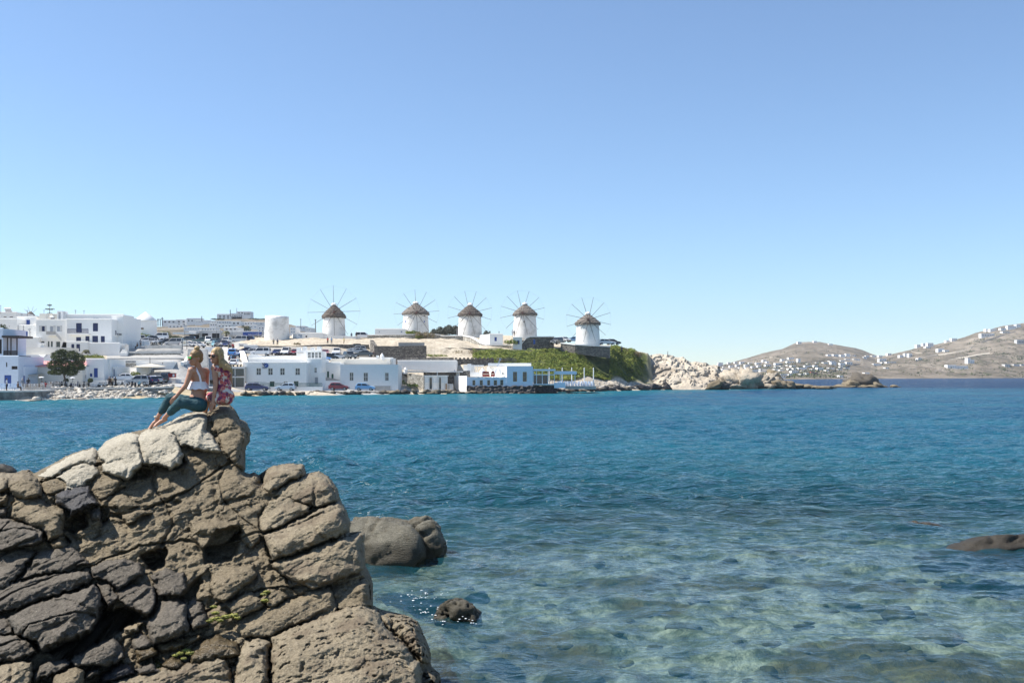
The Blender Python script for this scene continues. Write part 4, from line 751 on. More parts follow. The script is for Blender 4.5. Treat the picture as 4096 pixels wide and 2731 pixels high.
wall('terrace_wall', 'dark stone retaining wall behind the cars below the windmills', [(1026, 1383, 1421, 229.5), (1180, 1384, 1420, 229.6), (1240, 1380, 1420, 229.8), (1320, 1377, 1420, 230), (1476, 1378, 1424, 231)], .8, 'stone_wall')
wall('ruined_wall', 'tall dark rubble wall of a roofless ruin right of the car park', [(1481, 1360, 1428, 226), (1497, 1384, 1428, 224), (1600, 1384, 1430, 225), (1706, 1382, 1430, 226)], .8, 'stone_wall')
wall('ruin_side_wall', 'pale end wall of the roofless ruin', [(1481, 1360, 1428, 226.2), (1479, 1358, 1420, 231)], .7, 'pale_stone_wall')
wall('ruin_gable', 'grey rendered slabs standing on top of the rubble wall', [(1594, 1370, 1386, 228), (1698, 1370, 1384, 229)], .4, 'concrete', sink=.6)
wall('field_wall', 'long dark stone wall across the sandy slope below the second and third windmills', [(1706, 1391, 1428, 236.8), (1800, 1391, 1426, 237), (1900, 1392, 1418, 238.4), (1970, 1396, 1406, 240)], .7, 'stone_wall')
wall('mill_terrace_wall', 'stone terrace wall with white top under the second windmill', [(1469, 1338, 1355, 258), (1540, 1337, 1357, 257), (1640, 1336, 1357, 257), (1740, 1335, 1352, 258), (1763, 1338, 1346, 261)], .7, 'pale_stone_wall', 'white')
wall('mill_terrace_wall', 'short stone terrace wall with white top under the third windmill', [(1763, 1341, 1355, 258), (1850, 1341, 1357, 257), (1856, 1342, 1358, 257)], .7, 'pale_stone_wall', 'white')
wall('stair_wall', 'curved stone wall with white top descending beside the little white cabin', [(1852, 1342, 1366, 256.6), (1880, 1346, 1376, 254), (1900, 1356, 1388, 252), (1925, 1372, 1396, 250), (1945, 1378, 1402, 249.4), (2060, 1378, 1402, 249), (2085, 1376, 1402, 249)], .7, 'pale_stone_wall', 'white')
wall('bastion_wall', 'big dark stone bastion with white top under the fourth windmill', [(2085, 1376, 1402, 249), (2106, 1350, 1402, 248.6), (2120, 1345, 1402, 248.6), (2213, 1345, 1382, 250), (2216, 1345, 1378, 256)], .8, 'stone_wall', 'white')
wall('mill_terrace_wall', 'dark stone wall with white top round the fifth windmill', [(2243, 1370, 1386, 246), (2300, 1377, 1398, 244), (2380, 1381, 1408, 243.5), (2437, 1384, 1416, 244.5), (2441, 1383, 1414, 249)], .8, 'stone_wall', 'white')
wall('garden_wall', 'crenellated dark stone wall behind the flat white store', [(1570, 1428, 1442, 214), (1690, 1430, 1444, 214), (1815, 1430, 1442, 214.5)], .5, 'stone_wall')
wall('garden_wall', 'dark stone wall with gaps behind the chimneyed roof', [(1812, 1436, 1478, 216), (1976, 1434, 1470, 216.5)], .5, 'stone_wall')
b = MB()
for q in range(10):
    px = 1820 + q * 16; b.box(X_(px, 216), X_(px + 8, 216), 216, 216.5, Z_(1436, 216) - .1, Z_(1430, 216))
tag(b.build('battlement', 'stone_wall'), 'row of stone merlons on the garden wall behind the restaurant', 'battlement')
wall('rubble_wall', 'pale rubble boundary wall left of the glazed conservatory', [(1630, 1493, 1550, 203), (1694, 1502, 1556, 200.5)], .6, 'pale_stone_wall')
wall('rubble_wall', 'dark rubble wall in the gap between the patchy house and the conservatory', [(1592, 1495, 1545, 207), (1632, 1493, 1540, 206)], .5, 'stone_wall')
wall('yard_wall', 'grey stone wall under the long roof behind the conservatory', [(1694, 1488, 1540, 204), (1880, 1482, 1530, 204.5)], .5, 'stone_wall')
wall('shore_wall', 'low grey wall at the foot of the green slope', [(2380, 1522, 1532, 238.8), (2470, 1518, 1528, 244)], .4, 'concrete')
# plaza terraces and steps
wall('terrace_parapet', 'long pale grey parapet wall below the upper car park', [(580, 1380, 1396, 208), (730, 1379, 1396, 208.4)], .5, 'stepwhite')
st_ = thing('stone_steps', 'broad flight of three whitewashed steps below the car park parapet', 'steps', (X_(640, 203), 203, Z_(1400, 203)))
for q in range(4):
    Y = 207 - q * 1.2; b = MB(); b.box(X_(565 - q * 8, Y), X_(725, Y), Y, Y + 1.3, 7.0, Z_(1396 + q * 3.4, Y)); b.build('step', 'stepwhite', st_)
wall('terrace_wall', 'whitewashed rubble wall with dark weeds at its foot, middle terrace', [(519, 1409, 1424, 201.2), (720, 1408, 1424, 201.8)], .5, 'pale_stone_wall', 'kerbtop')
wall('terrace_wall', 'low rubble wall of the terrace above the tan parasol', [(430, 1432, 1443, 193.5), (735, 1431, 1442, 194)], .5, 'pale_stone_wall', 'kerbtop')
wall('terrace_wall', 'lowest whitewashed terrace kerb above the kiosk wall', [(430, 1440, 1452, 190.5), (725, 1441, 1450, 191)], .5, 'pale_stone_wall', 'kerbtop')
wall('terrace_wall', 'rubble planting wall left of the tan parasol', [(430, 1448, 1466, 187.5), (545, 1448, 1468, 187.5)], .5, 'pale_stone_wall', 'kerbtop')
wall('ramp_wall', 'sloping white wall along the left side of the central stairs', [(745, 1425, 1450, 196), (735, 1444, 1480, 190), (722, 1448, 1520, 186)], .5, 'white_old')
sw = thing('stairway', 'long grey stone stairway climbing between the terraces and the road', 'stairs', (X_(790, 190), 190, Z_(1500, 190)))
for q in range(26):
    f_ = q / 25; Y = 181 + f_ * 25; b = MB(); b.box(X_(738 + 14 * f_, Y), X_(832 - 6 * f_, Y), Y, Y + 1.1, 1.0, Z_(1528 - 132 * f_ ** .9, Y)); b.build('step', 'stepwhite', sw)
rd = MB(); rp_ = [(835, 905, 1530, 187), (832, 915, 1490, 194), (836, 920, 1450, 204), (840, 930, 1418, 216), (846, 950, 1396, 228)]
rd.add([(X_(p, Y), Y, Z_(r, Y) + .5) for a, c_, r, Y in rp_ for p in (a, c_)], [(2 * i, 2 * i + 1, 2 * i + 3, 2 * i + 2) for i in range(4)])
tag(rd.build('road', 'concrete'), kind='structure')
b = MB()
for q, (px, w) in enumerate([(497, 24), (530, 22), (558, 16), (577, 20), (820, 22), (842, 22), (862, 20)]):
    b = MB(); Y = 212 if px < 700 else 214; py0 = 1365 if px < 700 else 1387; b.box(X_(px, Y), X_(px + w, Y), Y, Y + .6, Z_(py0 + 20, Y), Z_(py0, Y), 0, .05, .05)
    tag(b.build('parapet_block', 'white'), 'white parapet block along the ' + ('left end of the car park' if px < 700 else 'top of the central stairway'), 'parapet', 'white parapet blocks by the car park')

# ---------------------------------------------------------------- houses
def pane_mesh(b, x0, x1, y, z0, z1, m): b.add([(x0, y, z0), (x1, y, z0), (x1, y, z1), (x0, y, z1)], [(0, 1, 2, 3)], m)
WIN = {'w': ('mullion', 'glass', 2, 2), 'c': ('wood', 'glass', 2, 3), 'o': ('ochre', 'glass', 1, 2), 'b': ('blue', 'blue', 2, 1), 'n': ('navy', 'navy', 2, 1), 'g': ('mullion', 'greyshutter', 1, 1), 'k': ('brown', 'dark', 1, 1),
       'd': ('blue', 'blue', 1, 1), 'N': ('navy', 'navy', 1, 1), 'x': ('dark', 'dark', 1, 1), 'G': ('green_paint', 'glass', 2, 1), 't': ('mullion', 'tint_glass', 1, 1), 'v': ('green_paint', 'green_paint', 2, 1), 'p': ('bluegrey', 'bluegrey', 2, 1)}  # x: dark sheet filling an open hole in place of its shade
def opening(root, x0, x1, z0, z1, Y, kind, rec=.14):
    fm, pm, nx, nz = WIN[kind]; door = kind in 'dNxkv' and (z1 - z0) > 1.35 * (x1 - x0) and kind != 'x'
    if kind in 'bnp': name = 'shutter'
    elif door: name = 'door'
    else: name = 'window'
    w = min(.07, (x1 - x0) * .12); yf = Y + rec - .05; b = MB(); g_ = .004
    b.box(x0 + g_, x0 + w, yf, Y + rec, z0 + g_, z1 - g_); b.box(x1 - w, x1 - g_, yf, Y + rec, z0 + g_, z1 - g_); b.box(x0 + w, x1 - w, yf, Y + rec, z0 + g_, z0 + w); b.box(x0 + w, x1 - w, yf, Y + rec, z1 - w, z1 - g_)
    for i in range(1, nx): xm = x0 + (x1 - x0) * i / nx; b.box(xm - w * .45, xm + w * .45, yf, Y + rec - .003, z0 + w, z1 - w)
    for i in range(1, nz): zm = z0 + (z1 - z0) * i / nz; b.box(x0 + w, x1 - w, yf + .006, Y + rec - .006, zm - w * .4, zm + w * .4)
    f = b.build(name, fm, root); c = MB(); c.box(x0 + w * .6, x1 - w * .6, Y + rec - .015, Y + rec - .004, z0 + w * .6, z1 - w * .6); c.build('leaf' if name in ('door', 'shutter') else 'pane', pm, f)
    return f
def facade(b, x0, x1, z0, z1, Y, wins, rec=.14, m=0):
    xs = sorted({x0, x1, *[q for w in wins for q in w[:2]]}); zs = sorted({z0, z1, *[q for w in wins for q in w[2:4]]})
    for xa, xb in zip(xs[:-1], xs[1:]):
        for za, zb in zip(zs[:-1], zs[1:]):
            cx, cz = (xa + xb) / 2, (za + zb) / 2; hit = [w for w in wins if w[0] < cx < w[1] and w[2] < cz < w[3]]
            if not hit: pane_mesh(b, xa, xb, Y, za, zb, m)
    for xa, xb, za, zb in [w[:4] for w in wins]:
        y1 = Y + rec + .03
        b.add([(xa, Y, za), (xa, y1, za), (xa, y1, zb), (xa, Y, zb)], [(0, 1, 2, 3)], m); b.add([(xb, Y, za), (xb, y1, za), (xb, y1, zb), (xb, Y, zb)], [(3, 2, 1, 0)], m)
        b.add([(xa, Y, za), (xb, Y, za), (xb, y1, za), (xa, y1, za)], [(0, 1, 2, 3)], m); b.add([(xa, Y, zb), (xb, Y, zb), (xb, y1, zb), (xa, y1, zb)], [(3, 2, 1, 0)], m)
        b.add([(xa, y1, za), (xb, y1, za), (xb, y1, zb), (xa, y1, zb)], [(0, 1, 2, 3)], m)
def house(name, label, p0, p1, top, base, Y, depth, wins=(), m='white', cat='house', group=None, sink=2.5, roof='white', par=.28, cop=True, flat=False, parent=None, slope=0):
    x0, x1, zt, zb = X_(p0, Y), X_(p1, Y), Z_(top, Y), Z_(base, Y); rec = .14 if Y < 260 else .2
    root = parent or thing(name, label, cat, ((x0 + x1) / 2, Y, zb), group)
    W = [(X_(a, Y), X_(c, Y), max(Z_(d, Y), zb - sink + .1), min(Z_(e, Y), zt - .15)) for a, c, e, d, _ in wins]
    b = MB(); z0 = zb - sink; facade(b, x0, x1, z0, zt, Y, W, rec)
    y1 = Y + depth; b.add([(x0, Y, z0), (x0, y1, z0), (x0, y1, zt), (x0, Y, zt), (x1, Y, z0), (x1, y1, z0), (x1, y1, zt), (x1, Y, zt)], [(3, 2, 1, 0), (4, 5, 6, 7), (1, 2, 6, 5)])
    if flat: b.add([(x0, Y, zt), (x1, Y, zt), (x1, y1, zt + slope), (x0, y1, zt + slope)], [(0, 1, 2, 3)])
    else:
        i = min(par, (x1 - x0) * .1); zr = zt - par * .9
        b.add([(x0, Y, zt), (x1, Y, zt), (x1, y1, zt), (x0, y1, zt), (x0 + i, Y + i, zt), (x1 - i, Y + i, zt), (x1 - i, y1 - i, zt), (x0 + i, y1 - i, zt), (x0 + i, Y + i, zr), (x1 - i, Y + i, zr), (x1 - i, y1 - i, zr), (x0 + i, y1 - i, zr)],
              [(0, 1, 5, 4), (1, 2, 6, 5), (2, 3, 7, 6), (3, 0, 4, 7), (4, 5, 9, 8), (5, 6, 10, 9), (6, 7, 11, 10), (7, 4, 8, 11)])
        r = MB(); r.add([(x0 + i, Y + i, zr), (x1 - i, Y + i, zr), (x1 - i, y1 - i, zr), (x0 + i, y1 - i, zr)], [(0, 1, 2, 3)]); r.build('roof', roof, root)
    b.build('wall', m, root)
    for (a, c, e, d), w in zip(W, wins): opening(root, a, c, e, d, Y, w[4], rec)
    if cop and not flat and (p1 - p0) > 30:
        c = MB(); e = .06; c.box(x0 - e, x1 + e, Y - e, Y + .26, zt + .003, zt + .15, 0, .05, .05); c.build('coping', m, root)
    return root
def addbox(root, name, p0, p1, top, base, Y, depth, m, tx=0, ty=0):
    b = MB(); b.box(X_(p0, Y), X_(p1, Y), Y, Y + depth, Z_(base, Y), Z_(top, Y), 0, tx, ty); return b.build(name, m, root)
def railing(root, p0, p1, top, base, Y, m, n=None, name='railing'):
    x0, x1, zt, zb = X_(p0, Y), X_(p1, Y), Z_(top, Y), Z_(base, Y); n = n or max(4, int((p1 - p0) / 5)); b = MB()
    b.box(x0, x1, Y - .04, Y + .04, zt - .08, zt); b.box(x0, x1, Y - .03, Y + .03, zb, zb + .06)
    for i in range(n + 1): x = x0 + (x1 - x0) * i / n; b.box(x - .03, x + .03, Y - .03, Y + .03, zb, zt - .08)
    return b.build(name, m, root)
def textobj(name, body, px, py, Y, hpx, m, parent=None, label=None, cat=None, rz=0, shear=0):
    cu = bpy.data.curves.new(name, 'FONT'); cu.body = body; cu.size = hpx / F * Y * 1.35; cu.extrude = .015; cu.align_x = 'CENTER'; cu.align_y = 'CENTER'; cu.shear = shear; cu.materials.append(M[m])
    o = bpy.data.objects.new(name, cu); COL.objects.link(o); o.rotation_euler = (math.radians(90), rz, 0); L = Vector((X_(px, Y), Y, Z_(py, Y)))
    if parent: o.parent = parent; L = L - world_loc(parent)
    o.location = L
    me = bpy.data.meshes.new_from_object(o.evaluated_get(bpy.context.evaluated_depsgraph_get())); q = link(name, me, parent); q.location = o.location; q.rotation_euler = o.rotation_euler; bpy.data.objects.remove(o); q.name = name
    return tag(q, label, cat)
mat('sign_blue', (.015, .055, .27), .4, .03); mat('sign_white', (.8, .8, .8), .5, 0); mat('sign_pale', (.42, .52, .68), .6, 0); mat('soft_grey', (.55, .54, .52), .8, .1)

# leftmost seafront house with the timber balcony
h = house('seafront_house', 'blue shaded white corner house at the left picture edge with a timber balcony', -200, 73, 1425, 1553, 166, 9, [(17, 45, 1500, 1545, 'd'), (24, 29, 1449, 1467, 'k'), (46, 70, 1464, 1477, 'k')], 'white_blue_shade')
house('', '', -200, 11, 1314, 1426, 166.2, 8, [(-30, 7, 1356, 1415, 'k')], 'white_blue_shade', parent=h)
b = MB()
for px in (14, 30, 44, 68): b.box(X_(px - 1.6, 166.6), X_(px + 1.6, 166.6), 166.5, 166.7, Z_(1424, 166.6), Z_(1342, 166.6))
b.box(X_(9, 166.4), X_(79, 166.4), 166.2, 171, Z_(1350, 166.4), Z_(1342, 166.4)); b.box(X_(11, 166.4), X_(70, 166.4), 166.2, 171, Z_(1426, 166.4), Z_(1422, 166.4)); b.build('balcony_frame', 'darkwood', h)
railing(h, 12, 69, 1402, 1422, 166.45, 'darkwood', 22, 'balcony_railing')
house('seafront_house', 'narrow white shop front beside the corner house with a slim blue door', 73.5, 100, 1466, 1553, 167.5, 8, [(77, 91, 1468, 1478, 'k'), (82, 90, 1508, 1548, 'd'), (93, 99, 1502, 1546, 'd')], 'white_blue_shade')
# pink roofed building
h = house('pink_roofed_house', 'long cream building with a pink pitched roof behind the tree', 96, 330, 1466, 1548, 172, 10, [(121, 139, 1500, 1545, 'x'), (107, 117, 1503, 1545, 't')], 'cream', flat=True)
b = MB(); x0, x1 = X_(72, 172), X_(331, 172); b.add([(x0, 171.8, Z_(1467, 172)), (x1, 171.8, Z_(1467, 172)), (x1, 171.8, Z_(1464, 172)), (x0, 171.8, Z_(1464, 172)), (x0 - .6, 180, Z_(1444, 180)), (x1, 180, Z_(1444, 180))], [(0, 1, 2, 3), (3, 2, 5, 4)]); b.build('roof', 'pink', h)
b = MB(); b.add([(X_(96, 169.5), 171.9, Z_(1492, 172)), (X_(150, 169.5), 171.9, Z_(1492, 172)), (X_(150, 169), 168.6, Z_(1499, 169)), (X_(104, 169), 168.6, Z_(1499, 169)), (X_(150, 169), 168.6, Z_(1501, 169)), (X_(104, 169), 168.6, Z_(1501, 169))], [(0, 1, 2, 3), (3, 2, 4, 5)]); b.build('awning', 'awning', h)
# white seafront building right of the tree
h = house('white_house', 'white single storey house with a tall blue door right of the tree', 345, 415, 1436, 1540, 174, 8, [(375, 391, 1472, 1509, 'b'), (359, 369, 1493, 1506, 'b')])
house('', '', 318, 345.5, 1466, 1540, 173, 8, [(330, 336, 1494, 1520, 'k'), (341, 344, 1499, 1512, 'b')], parent=h)
house('', '', 415, 441, 1437, 1540, 176, 7, [(420, 427, 1473, 1512, 'g'), (429, 432, 1473, 1512, 'b')], parent=h)
house('', '', 441, 469, 1466, 1540, 177, 6, [(454, 458, 1476, 1512, 'b'), (446, 452, 1466.5, 1486, 'g')], parent=h)
wall('garden_wall', 'smooth low white wall behind the motorbikes on the promenade', [(352, 1520, 1541, 172.4), (505, 1520, 1541, 173.5)], .35, 'white', 'white', caph=.1, capw=.05)
addbox(tag(thing('stone_bench', 'grey block bench against the white wall under the clipped bush', 'bench', P(330, 1540, 171)), None), 'seat', 308, 352, 1527, 1543, 170.6, 1, 'concrete')
# vaulted roofs behind
h = house('vaulted_house', 'low cream house with rounded white vault roofs behind the pink roof', 70, 232, 1388, 1446, 186, 9, [], 'cream', flat=True)
for p0, p1 in ((98, 180), (182, 216)):
    x0, x1 = X_(p0, 184), X_(p1, 184); r = .9 if p0 < 100 else .9; b = MB(); zb = Z_(1446, 184); zt = Z_(1419, 184); n = 10; V = []; 
    prof_ = [(x0, zb)] + [(x0 + .9 * (1 - math.cos(a)) , zb + (zt - zb) * math.sin(a)) for a in np.linspace(.6, math.pi / 2, 5)] + [(x1 - .9 * (1 - math.cos(a)), zb + (zt - zb) * math.sin(a)) for a in np.linspace(math.pi / 2, .6, 5)] + [(x1, zb)]
    b.prism([(q[0], q[1]) for q in prof_[::-1]], 183, 186, 0); b.build('vault', 'white', h)
addbox(h, 'chimney', 151, 165, 1374, 1402, 186.5, 1.2, 'white'); addbox(h, 'chimney_cap', 149, 167, 1371, 1376, 186.3, 1.5, 'white')
# the big white blocks above
h = house('white_block', 'two storey white block with grey shutters and an outside stair', 145, 266, 1279, 1420, 206, 10, [(167, 179, 1304, 1325, 'n'), (199, 213, 1303, 1326, 'g'), (226, 240, 1303, 1326, 'g'), (161, 178, 1364, 1386, 't'), (190, 198, 1364, 1388, 't'), (202, 211, 1364, 1388, 't'), (223, 241, 1365, 1394, 't')])
for p0, p1 in ((156, 166.5), (179.5, 186), (213.5, 222), (240.5, 248)): addbox(h, 'shutter', p0, p1, 1302, 1326, 205.94, .06, 'soft_grey')
addbox(h, 'balcony_slab', 183, 224, 1338.5, 1342, 204.9, 1.1, 'white'); addbox(h, 'balcony_panel', 184, 222, 1325, 1338, 204.9, .08, 'concrete')
b = MB(); b.add([(X_(222, 205), 204.95, Z_(1325, 205)), (X_(246, 205), 204.95, Z_(1352, 205)), (X_(246, 205), 204.95, Z_(1364, 205)), (X_(222, 205), 204.95, Z_(1340, 205)), (X_(222, 205), 205.0, Z_(1325, 205)), (X_(246, 205), 205.0, Z_(1352, 205)), (X_(246, 205), 205.0, Z_(1364, 205)), (X_(222, 205), 205.0, Z_(1340, 205))], [(3, 2, 1, 0), (4, 5, 6, 7), (0, 1, 5, 4)]); b.build('stair_railing', 'soft_grey', h)
sb = MB()
for q in range(9): sb.box(X_(242 + q * 1.3, 204.4), X_(256, 204.4), 204.4 - .0, 205.9, Z_(1398, 205), Z_(1394 - q * 3.6, 205) - q * 0.001)
sb.build('steps', 'soft_grey', h)
h = house('white_block', 'large white block with navy shutters and a long navy balcony', 266.5, 446, 1277, 1420, 205, 11, [(304, 327, 1292, 1330, 'N'), (371, 392, 1292, 1325, 'n'), (304, 324, 1348, 1366, 'n'), (341, 358, 1344, 1367, 'n'), (369, 392, 1343, 1376, 'N'), (403, 419, 1344, 1371, 'n')])
addbox(h, 'balcony_slab', 270, 353, 1333.5, 1338, 203.8, 1.2, 'white'); railing(h, 270, 353, 1315, 1332, 203.85, 'navy', 26, 'balcony_railing')
house('white_annex', 'low white annex wall in front of the navy shuttered block', 266, 352, 1367, 1432, 200, 4, [(285, 297, 1376, 1394, 'n'), (305, 320, 1376, 1405, 'N')])
house('white_annex', 'long blank white annex wall beneath the navy balcony block', 352.5, 478, 1372, 1432, 200.3, 4, [])
h = house('white_block', 'right hand white block with a small corner balcony and a diamond sign', 446.5, 492, 1266, 1420, 208, 10, [(447, 453, 1300, 1318, 'b'), (450, 466, 1352, 1371, 'N')])
addbox(h, 'balcony_slab', 446, 466, 1339, 1343, 206.9, 1.1, 'white'); railing(h, 446, 465, 1322, 1339, 206.95, 'navy', 8, 'balcony_railing')
b = MB(); Y = 207.9; d_ = 3.4; b.add([(X_(470 + a * d_, Y), Y, Z_(1337 + c * d_, Y)) for a, c in ((0, 1), (1, 0), (0, -1), (-1, 0))], [(0, 1, 2, 3)]); b.build('diamond_emblem', 'darkwood', h)
b = MB(); b.box(X_(475, Y), X_(486, Y), Y, Y + .05, Z_(1336.5, Y), Z_(1334.5, Y)); b.box(X_(475, Y), X_(486, Y), Y, Y + .05, Z_(1340, Y), Z_(1338, Y)); b.build('sign_lettering', 'darkwood', h)
st2 = thing('side_stair', 'small white outside stair at the right end of the big white blocks', 'stairs', P(490, 1412, 199))
for q in range(8): b = MB(); b.box(X_(478 - 0, 199), X_(508 - q * 2.4, 199), 199 + q * .4, 199.4 + q * .4, Z_(1424, 199), Z_(1412 - q * 5.2, 199)); b.build('step', 'white_old', st2)
house('rooftop_storey', 'set back top storey wall along the skyline above the navy balcony block', 238, 494, 1259, 1290, 219, 6, [(372, 381, 1272, 1280, 'p'), (382, 394, 1272, 1280, 'p')], sink=4)
house('white_cube_house', 'white house with a square blue shutter at upper left', 68, 146, 1268, 1302, 216, 9, [(100, 120, 1279, 1299, 'b')])
house('white_cube_house', 'lower storey house with a blue shutter behind the antennas', 76, 146, 1301, 1352, 211, 6, [(93, 111, 1325, 1344, 'b')])
house('white_cube_house', 'plain white house with one small brown window above the vaults', 70, 155, 1350, 1400, 205, 6, [(81, 89, 1371, 1382, 'k')])
house('white_cube_house', 'blank white house wall at the far upper left behind the dark tree', -160, 68, 1276, 1420, 212, 8, [(34, 40, 1304, 1306, 'k')])
house('white_cube_house', 'long flat skyline house with rooftop slots at the top left', -160, 66, 1249, 1290, 228, 8, [(14, 26, 1266, 1269, 'k'), (38, 52, 1266, 1269, 'k')], sink=5)
h = house('belfry_stub', 'small square rooftop stair head with an arched panel on the skyline', 228, 251, 1244, 1278, 217, 2.5, [(232, 243, 1248, 1277, 'g')], cat='stair head'); 
house('cream_box', 'cream rooftop box beside the araucaria tree', 157, 183, 1254, 1276, 214.5, 3, [], 'cream', cat='roof hut')
house('cream_roof_house', 'low cream house on the skyline between the rooftop box and stair head', 183, 230, 1257, 1280, 219, 4, [], 'cream')
# ---------------------------------------------------------------- middle seafront
h = house('seafront_house', 'long two storey white house with a blue donkey emblem and tall dark windows', 981, 1226, 1450, 1561, 190, 7,
      [(1025, 1044, 1472, 1500, 'w'), (1072, 1091, 1472, 1500, 'w'), (1120, 1139, 1472, 1500, 'w'), (1181, 1200, 1472, 1500, 'w'), (1016, 1035, 1525, 1536, 'w'), (1079, 1098, 1525, 1545, 'G'), (1134, 1151, 1525, 1534, 'w'), (1175, 1194, 1524, 1545, 'G')])
house('', '', 993, 1226, 1434.5, 1450, 197.5, 7, [], parent=h)
house('', '', 1226.5, 1286, 1435, 1561, 193, 8, [(1257, 1267, 1470, 1491, 'w'), (1258, 1273, 1508, 1536, 'g')], parent=h)
house('', '', 1226, 1287, 1404, 1436, 196, 5, [(1231, 1243, 1408, 1432, 'w'), (1246, 1257, 1408, 1432, 'w'), (1260, 1271, 1408, 1432, 'w'), (1274, 1285, 1408, 1432, 'w')], parent=h, cop=True)
addbox(h, 'parapet', 1186, 1226, 1402, 1436, 199, .4, 'white')
b = MB()
for q in range(7): b.box(X_(1189 + q * 3.6, 198.9), X_(1191 + q * 3.6, 198.9), 198.9, 199, Z_(1414, 199), Z_(1408, 199))
b.build('baluster', 'soft_grey', h)
for p0, p1, tp in ((1186, 1204, 1391), (1211, 1226, 1388), (1242, 1257, 1391), (1268, 1284, 1388)):
    c = addbox(h, 'chimney', p0, p1, tp, 1406, 200, 1.0, 'white'); b = MB()
    for q in range(4): xa = p0 + (p1 - p0) * q / 4; b.box(X_(xa + .4, 200), X_(xa + 2.4, 200), 200, 201, Z_(tp - .1, 200), Z_(tp - 2.4, 200))
    b.build('crenellation', 'white', c)
em = thing('donkey_emblem', 'painted donkey head and blue disc emblem on the seafront house wall', 'emblem', P(1063, 1461, 189.9))
b = MB(); Y = 189.93; b.tube((X_(1065, Y), Y, Z_(1461.5, Y)), (X_(1065, Y), Y - .07, Z_(1461.5, Y)), .42, n=28); b.build('disc', 'sign_blue', em)
b = MB(); Y = 189.84; b.add([(X_(a, Y), Y, Z_(c, Y)) for a, c in ((1057.5, 1464), (1066, 1458.6), (1067, 1460.6), (1059, 1466.3))], [(3, 2, 1, 0)]); b.build('band', 'sign_pale', em)
b = MB(); Y = 189.82
for pl in ([(1048.5, 1465), (1049.5, 1468.5), (1053, 1470), (1056.5, 1468), (1057, 1463), (1054.5, 1457), (1050.5, 1459)], [(1051, 1459), (1053.5, 1457), (1050.8, 1449), (1049.6, 1452)], [(1054.5, 1457), (1056.5, 1457.5), (1059.5, 1449), (1057.5, 1450.5)]):
    b.prism([(X_(a, Y), Z_(c, Y)) for a, c in pl], Y - .05, Y)
b.build('donkey_head', 'navy', em)
b = MB(); b.ell((X_(1052.7, Y), Y - .06, Z_(1464.5, Y)), (.16, .03, .2), 12, 8); b.build('muzzle', 'soft_grey', em)
b = MB(); b.box(X_(1049, 189.9), X_(1056, 189.9), 189.88, 189.97, Z_(1473, 190), Z_(1471.4, 190)); b.box(X_(1057, 189.9), X_(1068, 189.9), 189.88, 189.97, Z_(1473, 190), Z_(1471.4, 190)); b.build('lettering', 'navy', em)
f = thing('railing_fence', 'dark green railing on a white plinth in front of the donkey emblem house', 'fence', P(1160, 1560, 188)); railing(f, 1040, 1288, 1532, 1546, 188.1, 'green_paint', 52); addbox(f, 'plinth', 1040, 1290, 1546, 1562, 187.9, .35, 'white')
h = thing('glass_pavilion', 'two level glazed white pavilion left of the donkey emblem house', 'pavilion', P(955, 1550, 189))
for t0, t1 in ((1472, 1503), (1508, 1548)):
    addbox(h, 'glazing', 905, 977, t0, t1, 189.2, .05, 'glass'); b = MB()
    for px in (905, 940, 977): b.box(X_(px - 1.2, 189), X_(px + 1.2, 189), 189, 189.2, Z_(t1, 189), Z_(t0, 189))
    b.box(X_(904, 189), X_(979, 189), 188.95, 189.25, Z_(t0 + 2, 189), Z_(t0 - 2.5, 189)); b.build('frame', 'mullion', h)
addbox(h, 'roof', 900, 980, 1466, 1470, 189, 6, 'kerbtop'); addbox(h, 'back_wall', 900, 980, 1470, 1556, 194.5, .4, 'white'); addbox(h, 'sill', 900, 980, 1548, 1560, 189, .5, 'white')
# patchy house
h = house('seafront_house', 'weathered white house with flaking plaster and three pale framed windows', 1361, 1592, 1458, 1563, 195, 7, [(1398, 1414, 1489, 1523, 'w'), (1454, 1472, 1490, 1525, 'w'), (1540, 1555, 1490, 1523, 'w')], 'white_patchy', cop=False)
house('', '', 1322, 1560, 1438, 1460, 202.3, 6, [], 'cream', parent=h)
house('', '', 1438, 1572, 1432, 1444, 204, 5, [], parent=h)
house('', '', 1285, 1361, 1451, 1530, 197.5, 8, [(1295, 1302, 1483, 1498, 'x'), (1308, 1316, 1485, 1521, 'v'), (1326, 1334, 1495, 1521, 'v')], parent=h)
addbox(h, 'chimney', 1505, 1514, 1421, 1448, 203, .8, 'white')
b = MB(); b.lathe((X_(1527, 203), 203.5), [(.5, Z_(1436, 203)), (.45, Z_(1424, 203)), (.02, Z_(1411, 203))], 12); b.build('chimney', 'white', h)
b = MB(); b.tube((X_(1534, 202), 202, Z_(1436, 202)), (X_(1534.4, 202), 201.8, Z_(1435, 202)), .34, .30, 16); b.tube((X_(1534, 202), 202.1, Z_(1448, 202)), (X_(1534, 202), 202.1, Z_(1436, 202)), .03); b.build('satellite_dish', 'soft_grey', h)
addbox(h, 'plinth', 1498, 1560, 1543, 1563, 194.6, .39, 'concrete')
wall('courtyard_wall', 'white courtyard wall with a rounded gatepost between the two seafront houses', [(1272, 1492, 1562, 192), (1300, 1488, 1562, 192), (1301, 1522, 1562, 192), (1361, 1522, 1562, 194.6)], .4, 'white', 'white', caph=.12, capw=.04)
